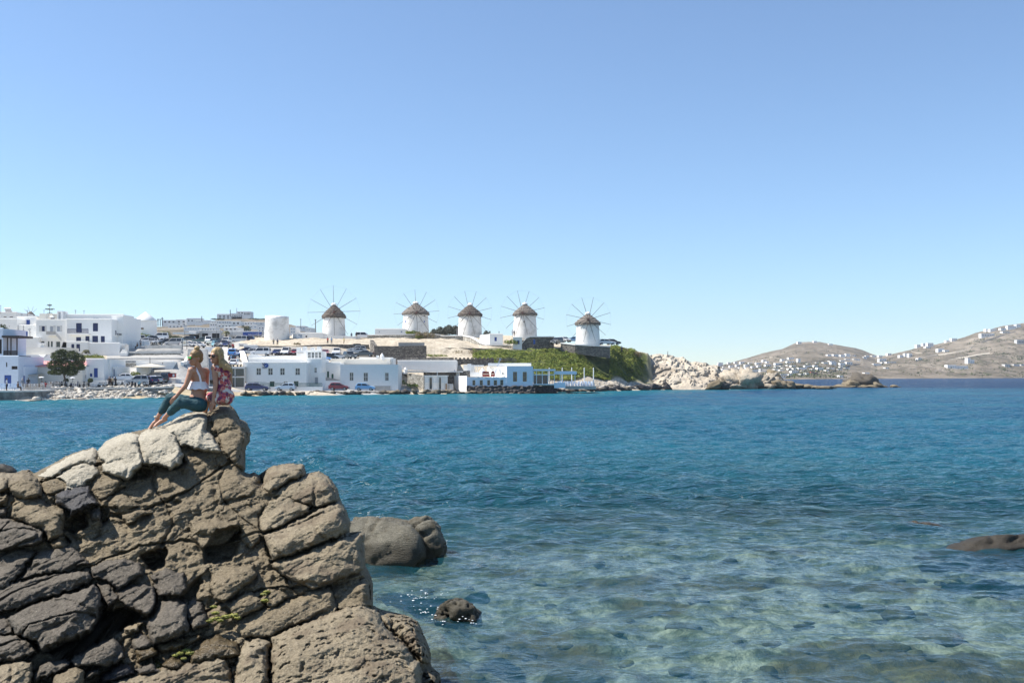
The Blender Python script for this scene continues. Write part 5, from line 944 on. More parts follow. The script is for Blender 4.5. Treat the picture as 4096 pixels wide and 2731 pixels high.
# flat white store and conservatory
h = house('flat_store', 'long flat white store in front of the dark garden wall', 1590, 1826, 1443, 1488, 211, 5, [(1600, 1606, 1458, 1466, 'g')])
f = thing('terrace_rail', 'white terrace balustrade with small lights on the roof left of the long store', 'railing', P(1670, 1484, 206)); railing(f, 1592, 1758, 1472, 1484, 206, 'white', 26)
b = MB(); b.lathe((X_(1622, 205.5), 205.5), [(.5, Z_(1495, 205)), (.38, Z_(1480, 205)), (.42, Z_(1478, 205)), (.05, Z_(1468, 205))], 12); tag(b.build('finial_chimney', 'white'), 'onion shaped white chimney on the wall left of the conservatory', 'chimney')
h = thing('flat_roof', 'long low flat roof slab behind the glass conservatory', 'roof', P(1760, 1490, 203)); addbox(h, 'slab', 1630, 1850, 1484, 1489, 202.5, 3, 'kerbtop')
h = thing('conservatory', 'white framed glass conservatory standing on the sea wall', 'conservatory', P(1745, 1560, 199))
addbox(h, 'glazing', 1700, 1788, 1505, 1560, 199.15, .05, 'lamp_glass'); addbox(h, 'floor', 1698, 1790, 1559, 1566, 199, 4, 'concrete'); addbox(h, 'roof', 1698, 1790, 1501, 1504, 199, 4, 'white')
b = MB()
for px in (1699, 1715, 1730, 1748, 1765, 1776, 1789): b.box(X_(px - 1, 199), X_(px + 1, 199), 198.98, 199.14, Z_(1560, 199), Z_(1503, 199))
for r in (1503, 1530, 1557): b.box(X_(1698, 199), X_(1790, 199), 198.96, 199.16, Z_(r + 2, 199), Z_(r, 199))
b.build('frame', 'white', h)
for p0, p1 in ((1719, 1727), (1757, 1763)): addbox(h, 'door_panel', p0, p1, 1510, 1556, 198.9, .05, 'tint_glass')
addbox(tag(thing('mast', 'thin white mast beside the conservatory door', 'mast', P(1749, 1560, 198.6)), None), 'pole', 1748, 1750.4, 1482, 1560, 198.6, .12, 'white')
c = thing('service_cabinet', 'grey service cabinet between the conservatory and the white restaurant', 'cabinet', P(1799, 1558, 198.8)); addbox(c, 'body', 1788, 1812, 1535, 1559, 198.8, .9, 'soft_grey'); addbox(c, 'door', 1790, 1799, 1537, 1557, 198.76, .03, 'concrete'); addbox(c, 'side_panel', 1782, 1787.6, 1534, 1559, 198.9, .5, 'wood')
# restaurant built on the rocks
R = thing('restaurant', 'white waterside restaurant with shade tinted blue front, on a dark rock base with a roof terrace', 'restaurant', P(2000, 1550, 199))
def prism_fp(root, name, fp, top, base, m, Yref=199):
    b = MB(); zt, zb = Z_(top, Yref), Z_(base, Yref); v = [(X_(p, y), y, zb) for p, y in fp] + [(X_(p, y), y, zt) for p, y in fp]; n = len(fp)
    b.add(v, [tuple(range(n))[::-1], tuple(range(n, 2 * n))] + [(k_, (k_ + 1) % n, n + (k_ + 1) % n, n + k_) for k_ in range(n)]); return b.build(name, m, root)
mat('rest_pale_blue_shade', (.64, .71, .80), .8, .05)  # pale blue paint, with the blue shade of the front mixed into it
house('', '', 1867, 2027, 1508, 1545, 199, .5, [(1890, 1901, 1520, 1541, 'o'), (1919, 1931, 1520, 1541, 'o'), (1949, 1960, 1520, 1541, 'o'), (1975, 1988, 1520, 1541, 'o'), (2001, 2013, 1519, 1541, 'o')], 'rest_pale_blue_shade', parent=R, cop=False, flat=True, sink=.5)
house('', '', 2027.3, 2132, 1465, 1546, 198.9, .5, [(2052, 2068, 1487, 1526, 'o'), (2091, 2107, 1487, 1526, 'o')], 'rest_pale_blue_shade', parent=R, cop=False, flat=True, sink=.5)
prism_fp(R, 'low_wing', [(1867, 199.51), (2027, 199.51), (2027, 207), (1880, 212), (1796, 210), (1803, 206.5)], 1508, 1566, 'white')
prism_fp(R, 'tall_wing', [(2027.4, 199.41), (2131.9, 199.41), (2131.9, 209), (1948, 212)], 1465, 1546, 'white')
prism_fp(R, 'west_wall', [(1815, 204.5), (1867, 199.2), (1869, 200), (1820, 206)], 1503, 1568, 'white')
prism_fp(R, 'west_parapet', [(1798, 206.4), (1836, 203.4), (1838, 204), (1802, 207)], 1488, 1510, 'white')
addbox(R, 'roof_slab', 1952, 2125, 1452, 1464, 205.5, 5, 'white')
addbox(R, 'upper_block', 1854, 1896, 1459, 1488, 208, 4, 'white'); addbox(R, 'chimney', 1870, 1885, 1455, 1492, 207, .8, 'white')
addbox(R, 'parapet', 1845, 1925, 1488, 1506, 206.2, .3, 'white'); addbox(R, 'pergola_beam', 1896, 1935, 1460, 1465, 209, .4, 'white')
for p in (1900, 1909): addbox(R, 'post', p, p + 2, 1465, 1488, 209, .2, 'white')
b = MB(); b.lathe((X_(1930, 203), 203), [(.62, Z_(1506, 203)), (.58, Z_(1483, 203)), (.3, Z_(1478, 203)), (.03, Z_(1469, 203))], 14); b.build('chimney', 'white', R)
addbox(R, 'chimney', 1996, 2006, 1475, 1504, 201.5, .7, 'white'); addbox(R, 'vent_box', 2006.5, 2018, 1490, 1504, 200.6, .7, 'white')
b = MB(); b.box(X_(2009.5, 200.55), X_(2014, 200.55), 200.5, 200.58, Z_(1496.5, 200.5), Z_(1491.5, 200.5)); b.build('vent_hole_shade', 'dark', R)  # dark plate on the box face in place of the shade inside
ang = math.atan2(207 - 199.4, X_(1979, 207) - X_(2027.4, 199.4)) + math.pi
textobj('wall_lettering', 'sea satin market', 1987, 1474, 204.6, 10, 'sign_pale', R, rz=-(math.pi - ang) if False else math.atan2(199.4 - 212, X_(2027.4, 199.4) - X_(1948, 212)))
textobj('wall_lettering', 'Caprice', 1810, 1496, 205.2, 9, 'sign_blue', R, rz=math.atan2(-5.3, X_(1867, 199.2) - X_(1815, 204.5)))
for q in range(4): addbox(R, 'scallop', 1905 + q * 32, 1913 + q * 32, 1507, 1512, 198.8, .25, 'white', .1)
# dark rock base
V_, F_ = ico(5)
def rockbase(px0, px1, t0, t1, Y, dep, label, m='rock_dark', seed=1):
    n = 90; us = np.linspace(0, 1, n); rows_ = np.linspace(0, 1, 14); U, W_ = np.meshgrid(us, rows_, indexing='xy'); px = px0 + (px1 - px0) * U
    top = t0 + 1.6 * np.sin(px * .21) + 1.3 * np.sin(px * .09 + 1); row = top + (t1 - top) * W_
    nz = fbm(np.stack([px * .07, row * .12, 0 * px + seed], -1), 4); Yv = Y - .9 * W_ ** 1.5 - .5 * nz
    v = np.stack([X_(px, Yv), Yv, Z_(row, Y)], -1); vb = v[0].copy(); vb[:, 1] = Y + dep; v = np.concatenate([vb[None], v], 0)
    o = npmesh('rock_base', v.reshape(-1, 3), grid_faces(15, n)[:, ::-1], m, smooth=False); o.parent = R; o.location = -R.location; return o
rockbase(1866, 2141, 1543, 1578, 198.55, .6, '')
rockbase(2126, 2228, 1541, 1578, 200.0, .8, '', seed=4)
# veranda
Vd = thing('veranda', 'glazed veranda with pale blue frames and an open canopy at the restaurant end', 'veranda', P(2180, 1540, 199.5))
b = MB()
for px in (2134, 2146, 2169, 2192, 2217): b.box(X_(px - 1.2, 199.3), X_(px + 1.2, 199.3), 199.2, 199.4, Z_(1537, 199.3), Z_(1484, 199.3))
for r in (1497, 1535): b.box(X_(2133, 199.3), X_(2218, 199.3), 199.17, 199.43, Z_(r + 3, 199.3), Z_(r, 199.3))
b.build('frame', 'rest_pale_blue_shade', Vd); addbox(Vd, 'pane', 2147.5, 2168, 1500, 1535, 199.3, .03, 'glass'); addbox(Vd, 'pane', 2171, 2191, 1500, 1535, 199.3, .03, 'glass'); addbox(Vd, 'pane', 2135, 2145, 1500, 1535, 199.3, .03, 'glass')
addbox(Vd, 'roof', 2132.5, 2222, 1476, 1483, 198.9, 5, 'rest_pale_blue_shade'); addbox(Vd, 'canopy_beam', 2218, 2307, 1485, 1497, 199.6, .4, 'rest_pale_blue_shade'); addbox(Vd, 'canopy_beam', 2222.5, 2300, 1484, 1488, 204, .4, 'rest_pale_blue_shade'); addbox(Vd, 'side_beam', 2302, 2307, 1485, 1495, 200.1, 4, 'rest_pale_blue_shade')
for px in (2241, 2249, 2300): addbox(Vd, 'post', px - 1, px + 1.4, 1497, 1540, 199.7, .15, 'rest_pale_blue_shade')
addbox(Vd, 'deck_wall', 2217, 2262, 1530, 1552, 199.4, .6, 'rest_pale_blue_shade'); addbox(Vd, 'deck', 2133, 2262, 1538, 1542, 199.5, 6, 'concrete')
addbox(tag(thing('terrace_deck', 'open concrete dining terrace at the water edge beyond the veranda', 'terrace', P(2320, 1545, 203)), None), 'deck', 2262, 2384, 1543.5, 1556, 203.5, 9, 'concrete')
for q, px in enumerate((2197, 2249, 2287, 2337, 2374)):
    pl = thing('white_pole', ['thin white pole seen through the veranda glass', 'white pole between veranda roof and canopy', 'thick white pole rising through the canopy', 'white pole standing clear at the middle of the terrace', 'white pole at the outer end of the terrace'][q], 'pole', P(px, 1541, 206))
    b = MB(); b.tube(P(px, 1543, 206), P(px, 1471.5, 206), .11, .09, 8); b.build('shaft', 'white', pl); b = MB(); b.ell(P(px, 1471, 206), (.1, .1, .06), 8, 6); b.build('cap', 'white', pl)

# ---------------------------------------------------------------- windmills
def windmill(label, pxc, w_eave, w_base, eave, base, apex, Y, hub, rad, phase, wins, dome=True, tilt=0.):
    root = thing('windmill', label, 'windmill', (X_(pxc, Y), Y, Z_(base, Y)), 'thatched windmills on the ridge'); cx, cy = X_(pxc, Y), Y
    rb, re = w_base / F * Y / 2, w_eave / F * Y / 2; ze, zb, za = Z_(eave, Y), Z_(base, Y) - 1.2, Z_(apex, Y)
    prof_ = [(rb + (re - rb) * s_ + .06 * math.sin(s_ * 5), zb + (ze - zb) * s_) for s_ in np.linspace(0, 1, 10)]
    b = MB(); b.lathe((cx, cy), prof_, 44); b.build('tower', 'white_old', root, True)
    hc = za - ze; n = 56; ro = re + .30; ring = []; pr_ = [(0, 0), (.10, .06), (.30, .26), (.55, .52), (.78, .75), (.92, .90)]
    V = []; rr = np.random.RandomState(int(pxc)); Fc = []
    rows_ = [(-.30, ro * 1.0)] + [(-.02, ro)] + [(hc * (.92 * s_), ro * (1 - s_ ** 1.12) + .10 + .10 * math.sin(s_ * 3.1)) for s_ in np.linspace(.06, .9, 16)]
    for i, (dz, r) in enumerate(rows_):
        for k_ in range(n):
            t_ = 2 * math.pi * k_ / n; jr = 1 + rr.normal() * .018; jz = rr.normal() * .035; 
            if i == 0: jz = rr.uniform(-.22, .12)
            st = .07 if i % 3 == 0 and i > 0 else 0
            V.append((cx + (r + st) * jr * math.cos(t_), cy + (r + st) * jr * math.sin(t_), ze + dz + jz))
    m_ = len(rows_)
    for i in range(m_ - 1):
        for k_ in range(n): Fc.append((i * n + k_, i * n + (k_ + 1) % n, (i + 1) * n + (k_ + 1) % n, (i + 1) * n + k_))
    V.append((cx, cy, ze + .1)); 
    for k_ in range(n): Fc.append(((k_ + 1) % n, k_, len(V) - 1))
    b = MB(); b.add(V, Fc); cap = b.build('thatched_cap', 'thatch_dark' if int(pxc) in (1336, 1880) else 'thatch', root)
    b = MB()                                                    # shaggy straw fringe
    for q in range(260):
        t_ = rr.uniform(0, 6.283); s_ = rr.uniform(-.02, .75); r = ro * (1 - max(s_, 0) ** 1.12) + .16; z = ze + hc * .92 * s_ + .05; w = rr.uniform(.06, .14); L = rr.uniform(.25, .6)
        c_, s2 = math.cos(t_), math.sin(t_); x0, y0 = cx + r * c_, cy + r * s2; dx, dy = -s2 * w, c_ * w; r2 = r + .05 + L * .25; 
        b.add([(x0 - dx, y0 - dy, z), (x0 + dx, y0 + dy, z), (cx + r2 * c_ + dx * .5, cy + r2 * s2 + dy * .5, z - L)], [(0, 1, 2)])
    b.build('straw', 'thatch', cap)['kind'] = 'stuff'
    b = MB(); zt = ze + hc * .86; b.lathe((cx, cy), [(ro * .22, zt - .1), (ro * .23, zt + .1), (ro * .18, zt + .35), (ro * .09, zt + .52), (.03, zt + .6)], 18); b.build('finial', 'white', root, True)
    hx, hz = X_(hub[0], Y - re - .9), Z_(hub[1], Y - re - .9); hy = Y - re - .9
    b = MB(); b.tube((cx + (hx - cx) * .2, cy - re * .2, hz - .15), (hx, hy - .25, hz), .16, .13, 10); b.build('shaft', 'spokewood', root)
    b = MB(); b.tube((hx, hy - .28, hz), (hx, hy + .22, hz), .24, .24, 12); 
    for k_ in range(12): a_ = math.radians(phase + k_ * 30); b.tube((hx, hy, hz), (hx + .62 * math.sin(a_), hy, hz + .62 * math.cos(a_)), .09, .06, 5)
    b.build('hub', 'hubred', root); R_ = rad / F * (Y - re); tips = []
    for k_ in range(12):
        a_ = math.radians(phase + k_ * 30); tip = (hx + R_ * math.sin(a_), hy - .12, hz + R_ * math.cos(a_)); tips.append(tip)
        b = MB(); b.tube((hx, hy - (.08 if k_ % 2 else .16), hz), tip, .06, .04, 6); b.build('spoke', 'spokewood', root)
    b = MB()
    for k_ in range(12): b.tube(tips[k_], tips[(k_ + 1) % 12], .012, n=4)
    for k_ in range(0, 12, 2): b.tube((hx, hy - 1.6, hz), tips[k_], .010, n=4)
    b.tube((hx, hy, hz), (hx, hy - 1.7, hz), .05, .03, 6); b.build('rigging', 'rope', root)
    for dpx, row, w, hh, mm in wins:
        xo = dpx / F * Y; r = rb + (re - rb) * ((Z_(row, Y) - zb) / (ze - zb)); yy = cy - math.sqrt(max(.05, r * r - xo * xo)); a_ = math.asin(max(-1, min(1, xo / r)))
        o = bpy.data.objects.new('window', None); COL.objects.link(o); 
        hw, hhh = w / F * Y / 2 / max(.35, math.cos(a_)), hh / F * Y / 2; b = MB()
        b.box(-hw - .07, hw + .07, -.04, .2, -hhh - .07, -hhh); b.box(-hw - .07, hw + .07, -.04, .2, hhh, hhh + .07); b.box(-hw - .07, -hw, -.04, .2, -hhh, hhh); b.box(hw, hw + .07, -.04, .2, -hhh, hhh)
        bpy.data.objects.remove(o); fr_ = b.build('window', 'white', None); fr_.parent = root; fr_.location = Vector((cx + xo, yy, Z_(row, Y))) - root.location; fr_.rotation_euler = (0, 0, a_)
        b = MB(); b.box(-hw, hw, .0, .1, -hhh, hhh); p_ = b.build('pane', mm, None); p_.parent = fr_
    return root
windmill('leftmost thatched windmill with the widest wheel and flaking patches low on its white tower', 1336, 86, 90, 1267, 1343, 1212, 262, (1336, 1247), 105, -1.5, [])
windmill('thatched windmill with two small blue windows beside the low white terrace building', 1663, 100, 104, 1254, 1334, 1207, 268, (1666, 1250), 91, -4, [(-37, 1289, 5, 9, 'blue'), (37, 1289, 4, 9, 'blue'), (39, 1265, 3, 8, 'darkwood')])
windmill('middle thatched windmill with clean white tower and a pointed stone tip', 1880, 90, 94, 1260, 1342, 1214, 267, (1879, 1252), 90, -13, [(43, 1268, 3, 10, 'darkwood')])
windmill('thatched windmill with a dark central window and yellow stain, standing on the stone bastion', 2100, 88, 95, 1257, 1345, 1211, 266, (2090, 1251), 90, -13, [(-4, 1289, 5, 9, 'dark')])
windmill('rightmost and lowest thatched windmill, above the green slope', 2351, 92, 95, 1294, 1379, 1250, 248, (2354, 1278), 91, -17.5, [])
def oldmill(label, pxc, rt, rb, top, base, Y, m, name='round_tower'):
    root = thing(name, label, 'tower', P(pxc, base, Y)); b = MB(); z0, z1 = Z_(base, Y) - 1.5, Z_(top, Y); n = 48; V = []; rr = np.random.RandomState(3)
    for i in range(14):
        s_ = i / 13; r = (rb + (rt - rb) * s_ ** .8) / F * Y
        for k_ in range(n): V.append((X_(pxc, Y) + r * (1 + .012 * rr.normal()) * math.cos(6.2832 * k_ / n), Y + r * math.sin(6.2832 * k_ / n), z0 + (z1 - z0) * s_ + (.12 * rr.normal() if i == 13 else 0)))
    b.add(V, [(i * n + k_, i * n + (k_ + 1) % n, (i + 1) * n + (k_ + 1) % n, (i + 1) * n + k_) for i in range(13) for k_ in range(n)] + [tuple(range(13 * n, 14 * n))]); b.build('tower', m, root, True); return root
oldmill('roofless white mill stump with grey weathering left of the first windmill', 1108, 46, 51, 1267, 1372, 256, 'white_old', 'mill_stump')
r_ = oldmill('blank white mill tower with a white cone roof in the old town', 583, 42, 43, 1284, 1346, 300, 'white')
b = MB(); Y = 300; b.lathe((X_(583, Y), Y), [(43.5 / F * Y, Z_(1285.5, Y)), (43.5 / F * Y, Z_(1282.5, Y)), (22 / F * Y, Z_(1263, Y)), (4 / F * Y, Z_(1249, Y)), (.1, Z_(1247, Y))], 44); b.build('cone_roof', 'white', r_, True)
b = MB(); b.box(X_(566, 297), X_(575, 297), 296.6, 297.5, Z_(1317, 297), Z_(1311, 297)); b.build('window', 'brown', r_)
h = thing('windmill', 'small half hidden windmill cap with bare spokes on the skyline at upper left', 'windmill', P(122, 1262, 300)); Y = 300
b = MB(); b.lathe((X_(122, Y), Y), [(17 / F * Y, Z_(1275, Y)), (18 / F * Y, Z_(1261, Y)), (10 / F * Y, Z_(1252, Y)), (3 / F * Y, Z_(1245, Y))], 24); b.build('thatched_cap', 'thatch', h, True); addbox(h, 'tower', 106, 138, 1262, 1290, 299, 3, 'white')
for a_ in (-50, -20, 18, 46): b = MB(); b.tube(P(123, 1258, 297), (X_(123, 297) + 2.6 * math.sin(math.radians(a_)), 297, Z_(1258, 297) + 2.6 * math.cos(math.radians(a_))), .05, .03, 5); b.build('spoke', 'spokewood', h)
# small buildings round the mills
house('low_house', 'long low white flat house between the first two windmills', 1500, 1622, 1316, 1342, 262, 5, [(1603, 1609, 1324, 1330, 'p'), (1516, 1518, 1324, 1330, 'k')])
h = house('mill_house', 'low rounded white house with two pale blue shutters below the first windmill', 1186, 1292, 1332, 1372, 255, 5, [(1193, 1200, 1337, 1343, 'p'), (1201, 1208, 1338, 1348, 'p'), (1222, 1229, 1342, 1349, 'k')])
prism_fp(h, 'side_wing', [(1168, 259.5), (1186, 255.02), (1186, 260), (1170, 262)], 1334, 1372, 'white', 255)
wall('mill_yard_wall', 'wavy white yard wall round the foot of the first windmill', [(1292, 1339, 1362, 255.2), (1330, 1342, 1362, 255), (1380, 1343, 1360, 255.5), (1415, 1345, 1358, 256), (1442, 1342, 1356, 258)], .5, 'white')
h = house('white_cabin', 'little white cabin with a blue shutter between the third and fourth windmills', 1958, 2011, 1336, 1380, 251, 4, [(1978, 1987, 1348, 1364, 'b')])
prism_fp(h, 'west_wall', [(1919, 258), (1958, 251.02), (1958, 255), (1925, 260)], 1336, 1382, 'white', 251)
house('white_cabin', 'small white cellar front with a blue door under the fourth windmill', 2052, 2088, 1349, 1384, 247.4, 3, [(2068, 2078, 1361, 1376, 'b')])
dr = thing('wall_door', 'blue door set in the dark stone bastion', 'door', P(2137, 1376, 248.4)); addbox(dr, 'leaf', 2133, 2141, 1358, 1376, 248.42, .12, 'blue'); addbox(dr, 'frame', 2132, 2142, 1357, 1376, 248.5, .08, 'concrete')
house('white_hut', 'low white hut with three dark openings beside the terrace wall', 976, 1026, 1381, 1418, 228, 4, [(1004, 1009, 1392, 1397, 'x'), (1010.5, 1014.5, 1392, 1397, 'x'), (1016, 1020, 1392, 1397, 'x')])
house('white_hut', 'tiny flat white kiosk at the top of the road ramp', 955, 976, 1373, 1400, 231, 3, [(958, 974, 1378, 1390, 'g')])
wall('ramp_wall', 'thick curved white wall with a reddish shaded edge beside the queueing cars', [(958, 1402, 1440, 216), (966, 1420, 1460, 206), (972, 1446, 1480, 198)], .9, 'white')
wall('roof_parapet', 'stepped white parapet behind the donkey emblem house roof', [(993, 1422, 1440, 201), (1010, 1414, 1440, 201.2), (1052, 1424, 1440, 201.5), (1190, 1424, 1440, 202)], .35, 'white')
# kiosk on the plaza
house('kiosk', 'white kiosk wall behind the tan parasol', 545, 692, 1447, 1530, 184.5, 3, [(648, 652, 1450, 1455, 'x'), (600, 660, 1472, 1500, 't')])
house('kiosk_annex', 'plain white box annex under the left side of the tan parasol', 547, 594, 1468, 1520, 182.5, 2, [])
wall('planter_wall', 'white planter wall to the left of the central stairs', [(640, 1500, 1530, 180.5), (668, 1500, 1530, 180.5), (669, 1510, 1530, 180.3), (722, 1516, 1532, 180)], .4, 'white')
pz = thing('parasol', 'large square tan parasol over the plaza kiosk', 'parasol', P(598, 1520, 181)); b = MB(); Y = 181
cor = [(X_(545, Y), Y - 2.2, Z_(1467, Y)), (X_(652, Y), Y - 2.2, Z_(1467, Y)), (X_(646, Y), Y + 2.6, Z_(1465, Y)), (X_(552, Y), Y + 2.6, Z_(1465, Y)), (X_(605, Y), Y, Z_(1455, Y))]; b.add(cor, [(0, 1, 4), (1, 2, 4), (2, 3, 4), (3, 0, 4)])
b.add([cor[0], cor[1], (cor[1][0], cor[1][1], cor[1][2] - .15), (cor[0][0], cor[0][1], cor[0][2] - .15)], [(0, 3, 2, 1)]); b.build('canopy', 'canvas', pz); b = MB(); b.tube((X_(605, Y), Y, Z_(1528, Y)), (X_(605, Y), Y, Z_(1456, Y)), .06); b.build('pole', 'greymetal', pz)
c = thing('drinks_cooler', 'red drinks cooler on the low wall by the kiosk', 'cooler', P(688, 1506, 179.6)); addbox(c, 'body', 672, 700, 1493, 1509, 179.4, .7, 'red'); addbox(c, 'lid', 671.5, 700.5, 1491.5, 1493, 179.35, .8, 'black'); addbox(c, 'stripe', 690, 698, 1496, 1506, 179.37, .03, 'sign_white')
ib = thing('notice_board', 'upright notice board with a pale map on two black posts', 'notice board', P(740, 1396, 207.5)); addbox(ib, 'panel', 730, 745.5, 1361, 1380, 207.6, .06, 'lamp_glass'); addbox(ib, 'map', 733, 742.5, 1364, 1377, 207.56, .03, 'canvas')
for px in (728, 746.4): addbox(ib, 'post', px, px + 1.6, 1357, 1397, 207.5, .1, 'black')

# ---------------------------------------------------------------- the town on the hill
def hill_house(i, p0, p1, top, base, wins, label, Y=None, m='white', grp=None, dep=8, cat='house', name='hill_house'):
    Y = Y or town_at((p0 + p1) / 2, base); return house(name, label, p0, p1, top, base, Y, dep, wins, m, cat, grp, sink=5, par=.3)
def wrow(p0, p1, n, t, b_, k='k', f=.45): d = (p1 - p0) / n; return [(p0 + d * (i + .5 - f / 2), p0 + d * (i + .5 + f / 2), t, b_, k) for i in range(n)]
TH = [
 (868, 920, 1256, 1277, wrow(872, 920, 3, 1262, 1268, 'k', .4) + wrow(872, 920, 3, 1271, 1275, 'k', .4), 'left wing of the white hotel on the brown hilltop'),
 (921, 946, 1253, 1276, wrow(923, 945, 2, 1258, 1264), 'middle block of the white hotel on the brown hilltop'),
 (947, 1003, 1246, 1273, wrow(950, 975, 2, 1250, 1254) + wrow(976, 1002, 5, 1251, 1259, 'k', .5), 'highest right wing of the white hotel on the brown hilltop'),
 (926, 968, 1259.5, 1269, wrow(928, 966, 5, 1261, 1267, 't', .8), 'glazed terrace below the hilltop hotel'),
 (648, 703, 1280, 1305, wrow(652, 702, 3, 1285, 1290), 'white apartment row with three upper windows right of the cone roofed tower'),
 (704, 745, 1278, 1303, wrow(706, 744, 2, 1284, 1289) + wrow(706, 744, 2, 1295, 1299), 'stepped white apartments with a double row of windows'),
 (746, 803, 1273, 1300, wrow(748, 802, 4, 1280, 1285, 'k', .4), 'tall white apartments highest in the old town row'),
 (672, 734, 1298.5, 1312, wrow(674, 732, 4, 1304, 1308), 'low white terrace row under the apartment row'),
 (780, 842, 1281, 1302, wrow(784, 812, 5, 1286, 1288), 'white block with a latticed balcony front'),
 (843, 886, 1283, 1297, wrow(846, 884, 4, 1288, 1291), 'white arcade building at the foot of the brown hill'),
 (887, 925, 1283.5, 1298, wrow(888, 924, 4, 1288, 1291), 'white house row with four small dark windows below the hotel'),
 (926, 962, 1285, 1302, wrow(928, 960, 2, 1290, 1296), 'two joined white cube houses below the hotel'),
 (838, 869, 1291, 1312, wrow(840, 868, 3, 1297, 1301), 'square white house with three windows in the middle of the town'),
 (870, 926, 1298, 1311, wrow(872, 925, 4, 1302, 1306), 'long low white house behind the garage roofs'),
 (735, 800, 1309, 1326, wrow(738, 798, 6, 1313, 1317, 'p', .3), 'long white house with pale blue slits left of the garage'),
 (801, 862, 1311, 1328, wrow(804, 860, 5, 1315, 1319, 'k', .3), 'long white flat roofed house directly behind the garage'),
 (895, 950, 1309, 1330, wrow(898, 948, 3, 1314, 1319), 'bright white house between the palm and the blue sign'),
 (951, 985, 1315, 1328, wrow(953, 984, 2, 1319, 1323), 'small stepped white house over the blue sign'),
 (975, 1012, 1288, 1303, wrow(978, 1010, 3, 1292, 1296), 'white house with roof terrace right of the cube houses'),
 (1013, 1056, 1289, 1304, wrow(1016, 1054, 2, 1293, 1297, 'p'), 'white house with two blue grey windows left of the mill stump'),
 (994, 1030, 1298, 1320, wrow(998, 1028, 2, 1305, 1309, 'p'), 'white villa with brown stained side wall by the tree'),
 (1031, 1058, 1304, 1332, wrow(1033, 1056, 2, 1310, 1314, 'n') + wrow(1033, 1056, 2, 1320, 1324, 'n'), 'tall white house close behind the mill stump'),
 (1160, 1182, 1308, 1338, wrow(1162, 1181, 2, 1314, 1318, 'p') + wrow(1162, 1181, 2, 1325, 1330, 'p'), 'white house squeezed between mill stump and shrubs'),
 (1183, 1222, 1304, 1328, wrow(1185, 1221, 3, 1311, 1315, 'p', .6), 'white villa with long blue windows right of the mill stump'),
 (1223, 1242, 1310, 1330, wrow(1224, 1241, 2, 1316, 1320, 'p'), 'small white villa wing at the right end of the hill town'),
 (506, 545, 1279, 1300, wrow(510, 543, 2, 1284, 1288), 'white building peeping over the left shoulder of the cone roofed tower'),
 (494, 541, 1290, 1344, wrow(520, 540, 1, 1296, 1301) + wrow(520, 540, 1, 1310, 1315) + wrow(520, 540, 1, 1322, 1326), 'tall white building behind the date palm'),
]
for i, (p0, p1, tp, bs, w, lb) in enumerate(TH): hill_house(i, p0, p1, tp, bs, w, lb, Y=None if bs < 1330 else 340, grp='white houses of the hill town')
g_ = house('garage', 'grey white garage with two big dark openings behind the car park', 796, 880, 1322, 1358, 292, 10, [(808, 832, 1333, 1356, 'x'), (848, 878, 1333, 1356, 'x')], 'soft_grey', cat='garage')
addbox(g_, 'canopy', 690, 776, 1329, 1336, 288, 8, 'white'); addbox(g_, 'canopy_wall', 755, 795, 1323, 1333, 290, 6, 'soft_grey'); addbox(g_, 'recess_shade', 757, 792, 1333, 1356, 293, 5, 'dark')  # dark block under the canopy wall takes the place of shade
s_ = house('shop', 'long low shop with a big blue sign board behind the parked cars', 916, 1062, 1326, 1362, 296, 8, [(930, 960, 1347, 1360, 'x'), (1000, 1045, 1345, 1360, 'x')], 'soft_grey', cat='shop')
addbox(s_, 'fascia', 916, 971, 1331, 1342, 295.6, .3, 'soft_grey'); addbox(s_, 'sign_board', 972, 1046, 1329, 1342, 295.5, .4, 'sign_blue'); textobj('sign_lettering', 'mykonosTheoxenia', 1025, 1337.5, 295.4, 6.2, 'sign_white', s_)
# ---------------------------------------------------------------- houses on the far shores
FAR = [(270,675,70,30),(340,730,90,24),(430,690,70,30),(510,680,50,36),(640,680,80,32),(790,650,80,26),(870,615,50,34),(910,632,40,28),(1060,660,110,36),(920,680,90,40),(800,690,50,30),(1040,705,60,30),(860,735,110,30),(740,755,130,50),(860,760,110,36),(620,790,90,40),(430,790,140,30),(740,800,70,30),(1110,750,80,36),(1130,805,110,30),(1100,835,120,30),(1280,765,110,40),(1380,720,130,34),(1460,690,110,30),(1560,690,60,40),(1620,725,90,50),(1540,775,110,40,'r'),(1410,755,80,20),(1230,580,90,26),(1130,600,80,24),(1220,630,110,30),(1335,610,40,60),(1740,545,60,40),(1830,545,80,44),(1920,548,70,40),(1990,540,60,50),(2060,547,90,16),(1690,650,70,40),(1800,655,80,60),(1780,625,90,26),(1920,620,70,30),(1920,660,80,44),(2010,650,90,50),(1990,600,70,26),(1770,720,90,30),(2110,600,100,24),(2220,575,50,30),(2250,555,50,30),(1340,372,60,30),(1550,357,50,20),(1760,394,60,20),(1900,825,60,36)]
FAR2 = [(325,630,70,36),(415,625,60,30),(240,630,40,34),(190,650,50,30),(445,675,110,44),(560,710,150,26),(370,735,120,24),(470,715,90,26),(535,600,60,36),(700,630,60,50),(770,605,60,50),(820,615,50,66),(1230,545,90,60),(1310,555,70,36),(930,480,60,30),(1010,460,50,26),(1090,470,90,60),(1060,505,80,30),(1340,420,90,26),(1410,400,80,44),(1865,340,210,50,'h'),(1860,272,50,40),(1940,268,100,30),(2075,255,80,30),(2190,232,130,44),(2280,212,70,44),(2310,430,120,70,'u'),(1640,690,110,100,'v'),(1460,770,330,70,'v'),(2130,750,80,44,'u'),(2255,750,90,44,'u'),(2340,750,60,44,'u'),(230,865,70,50),(505,785,60,24),(950,660,70,24),(2110,300,110,24)]
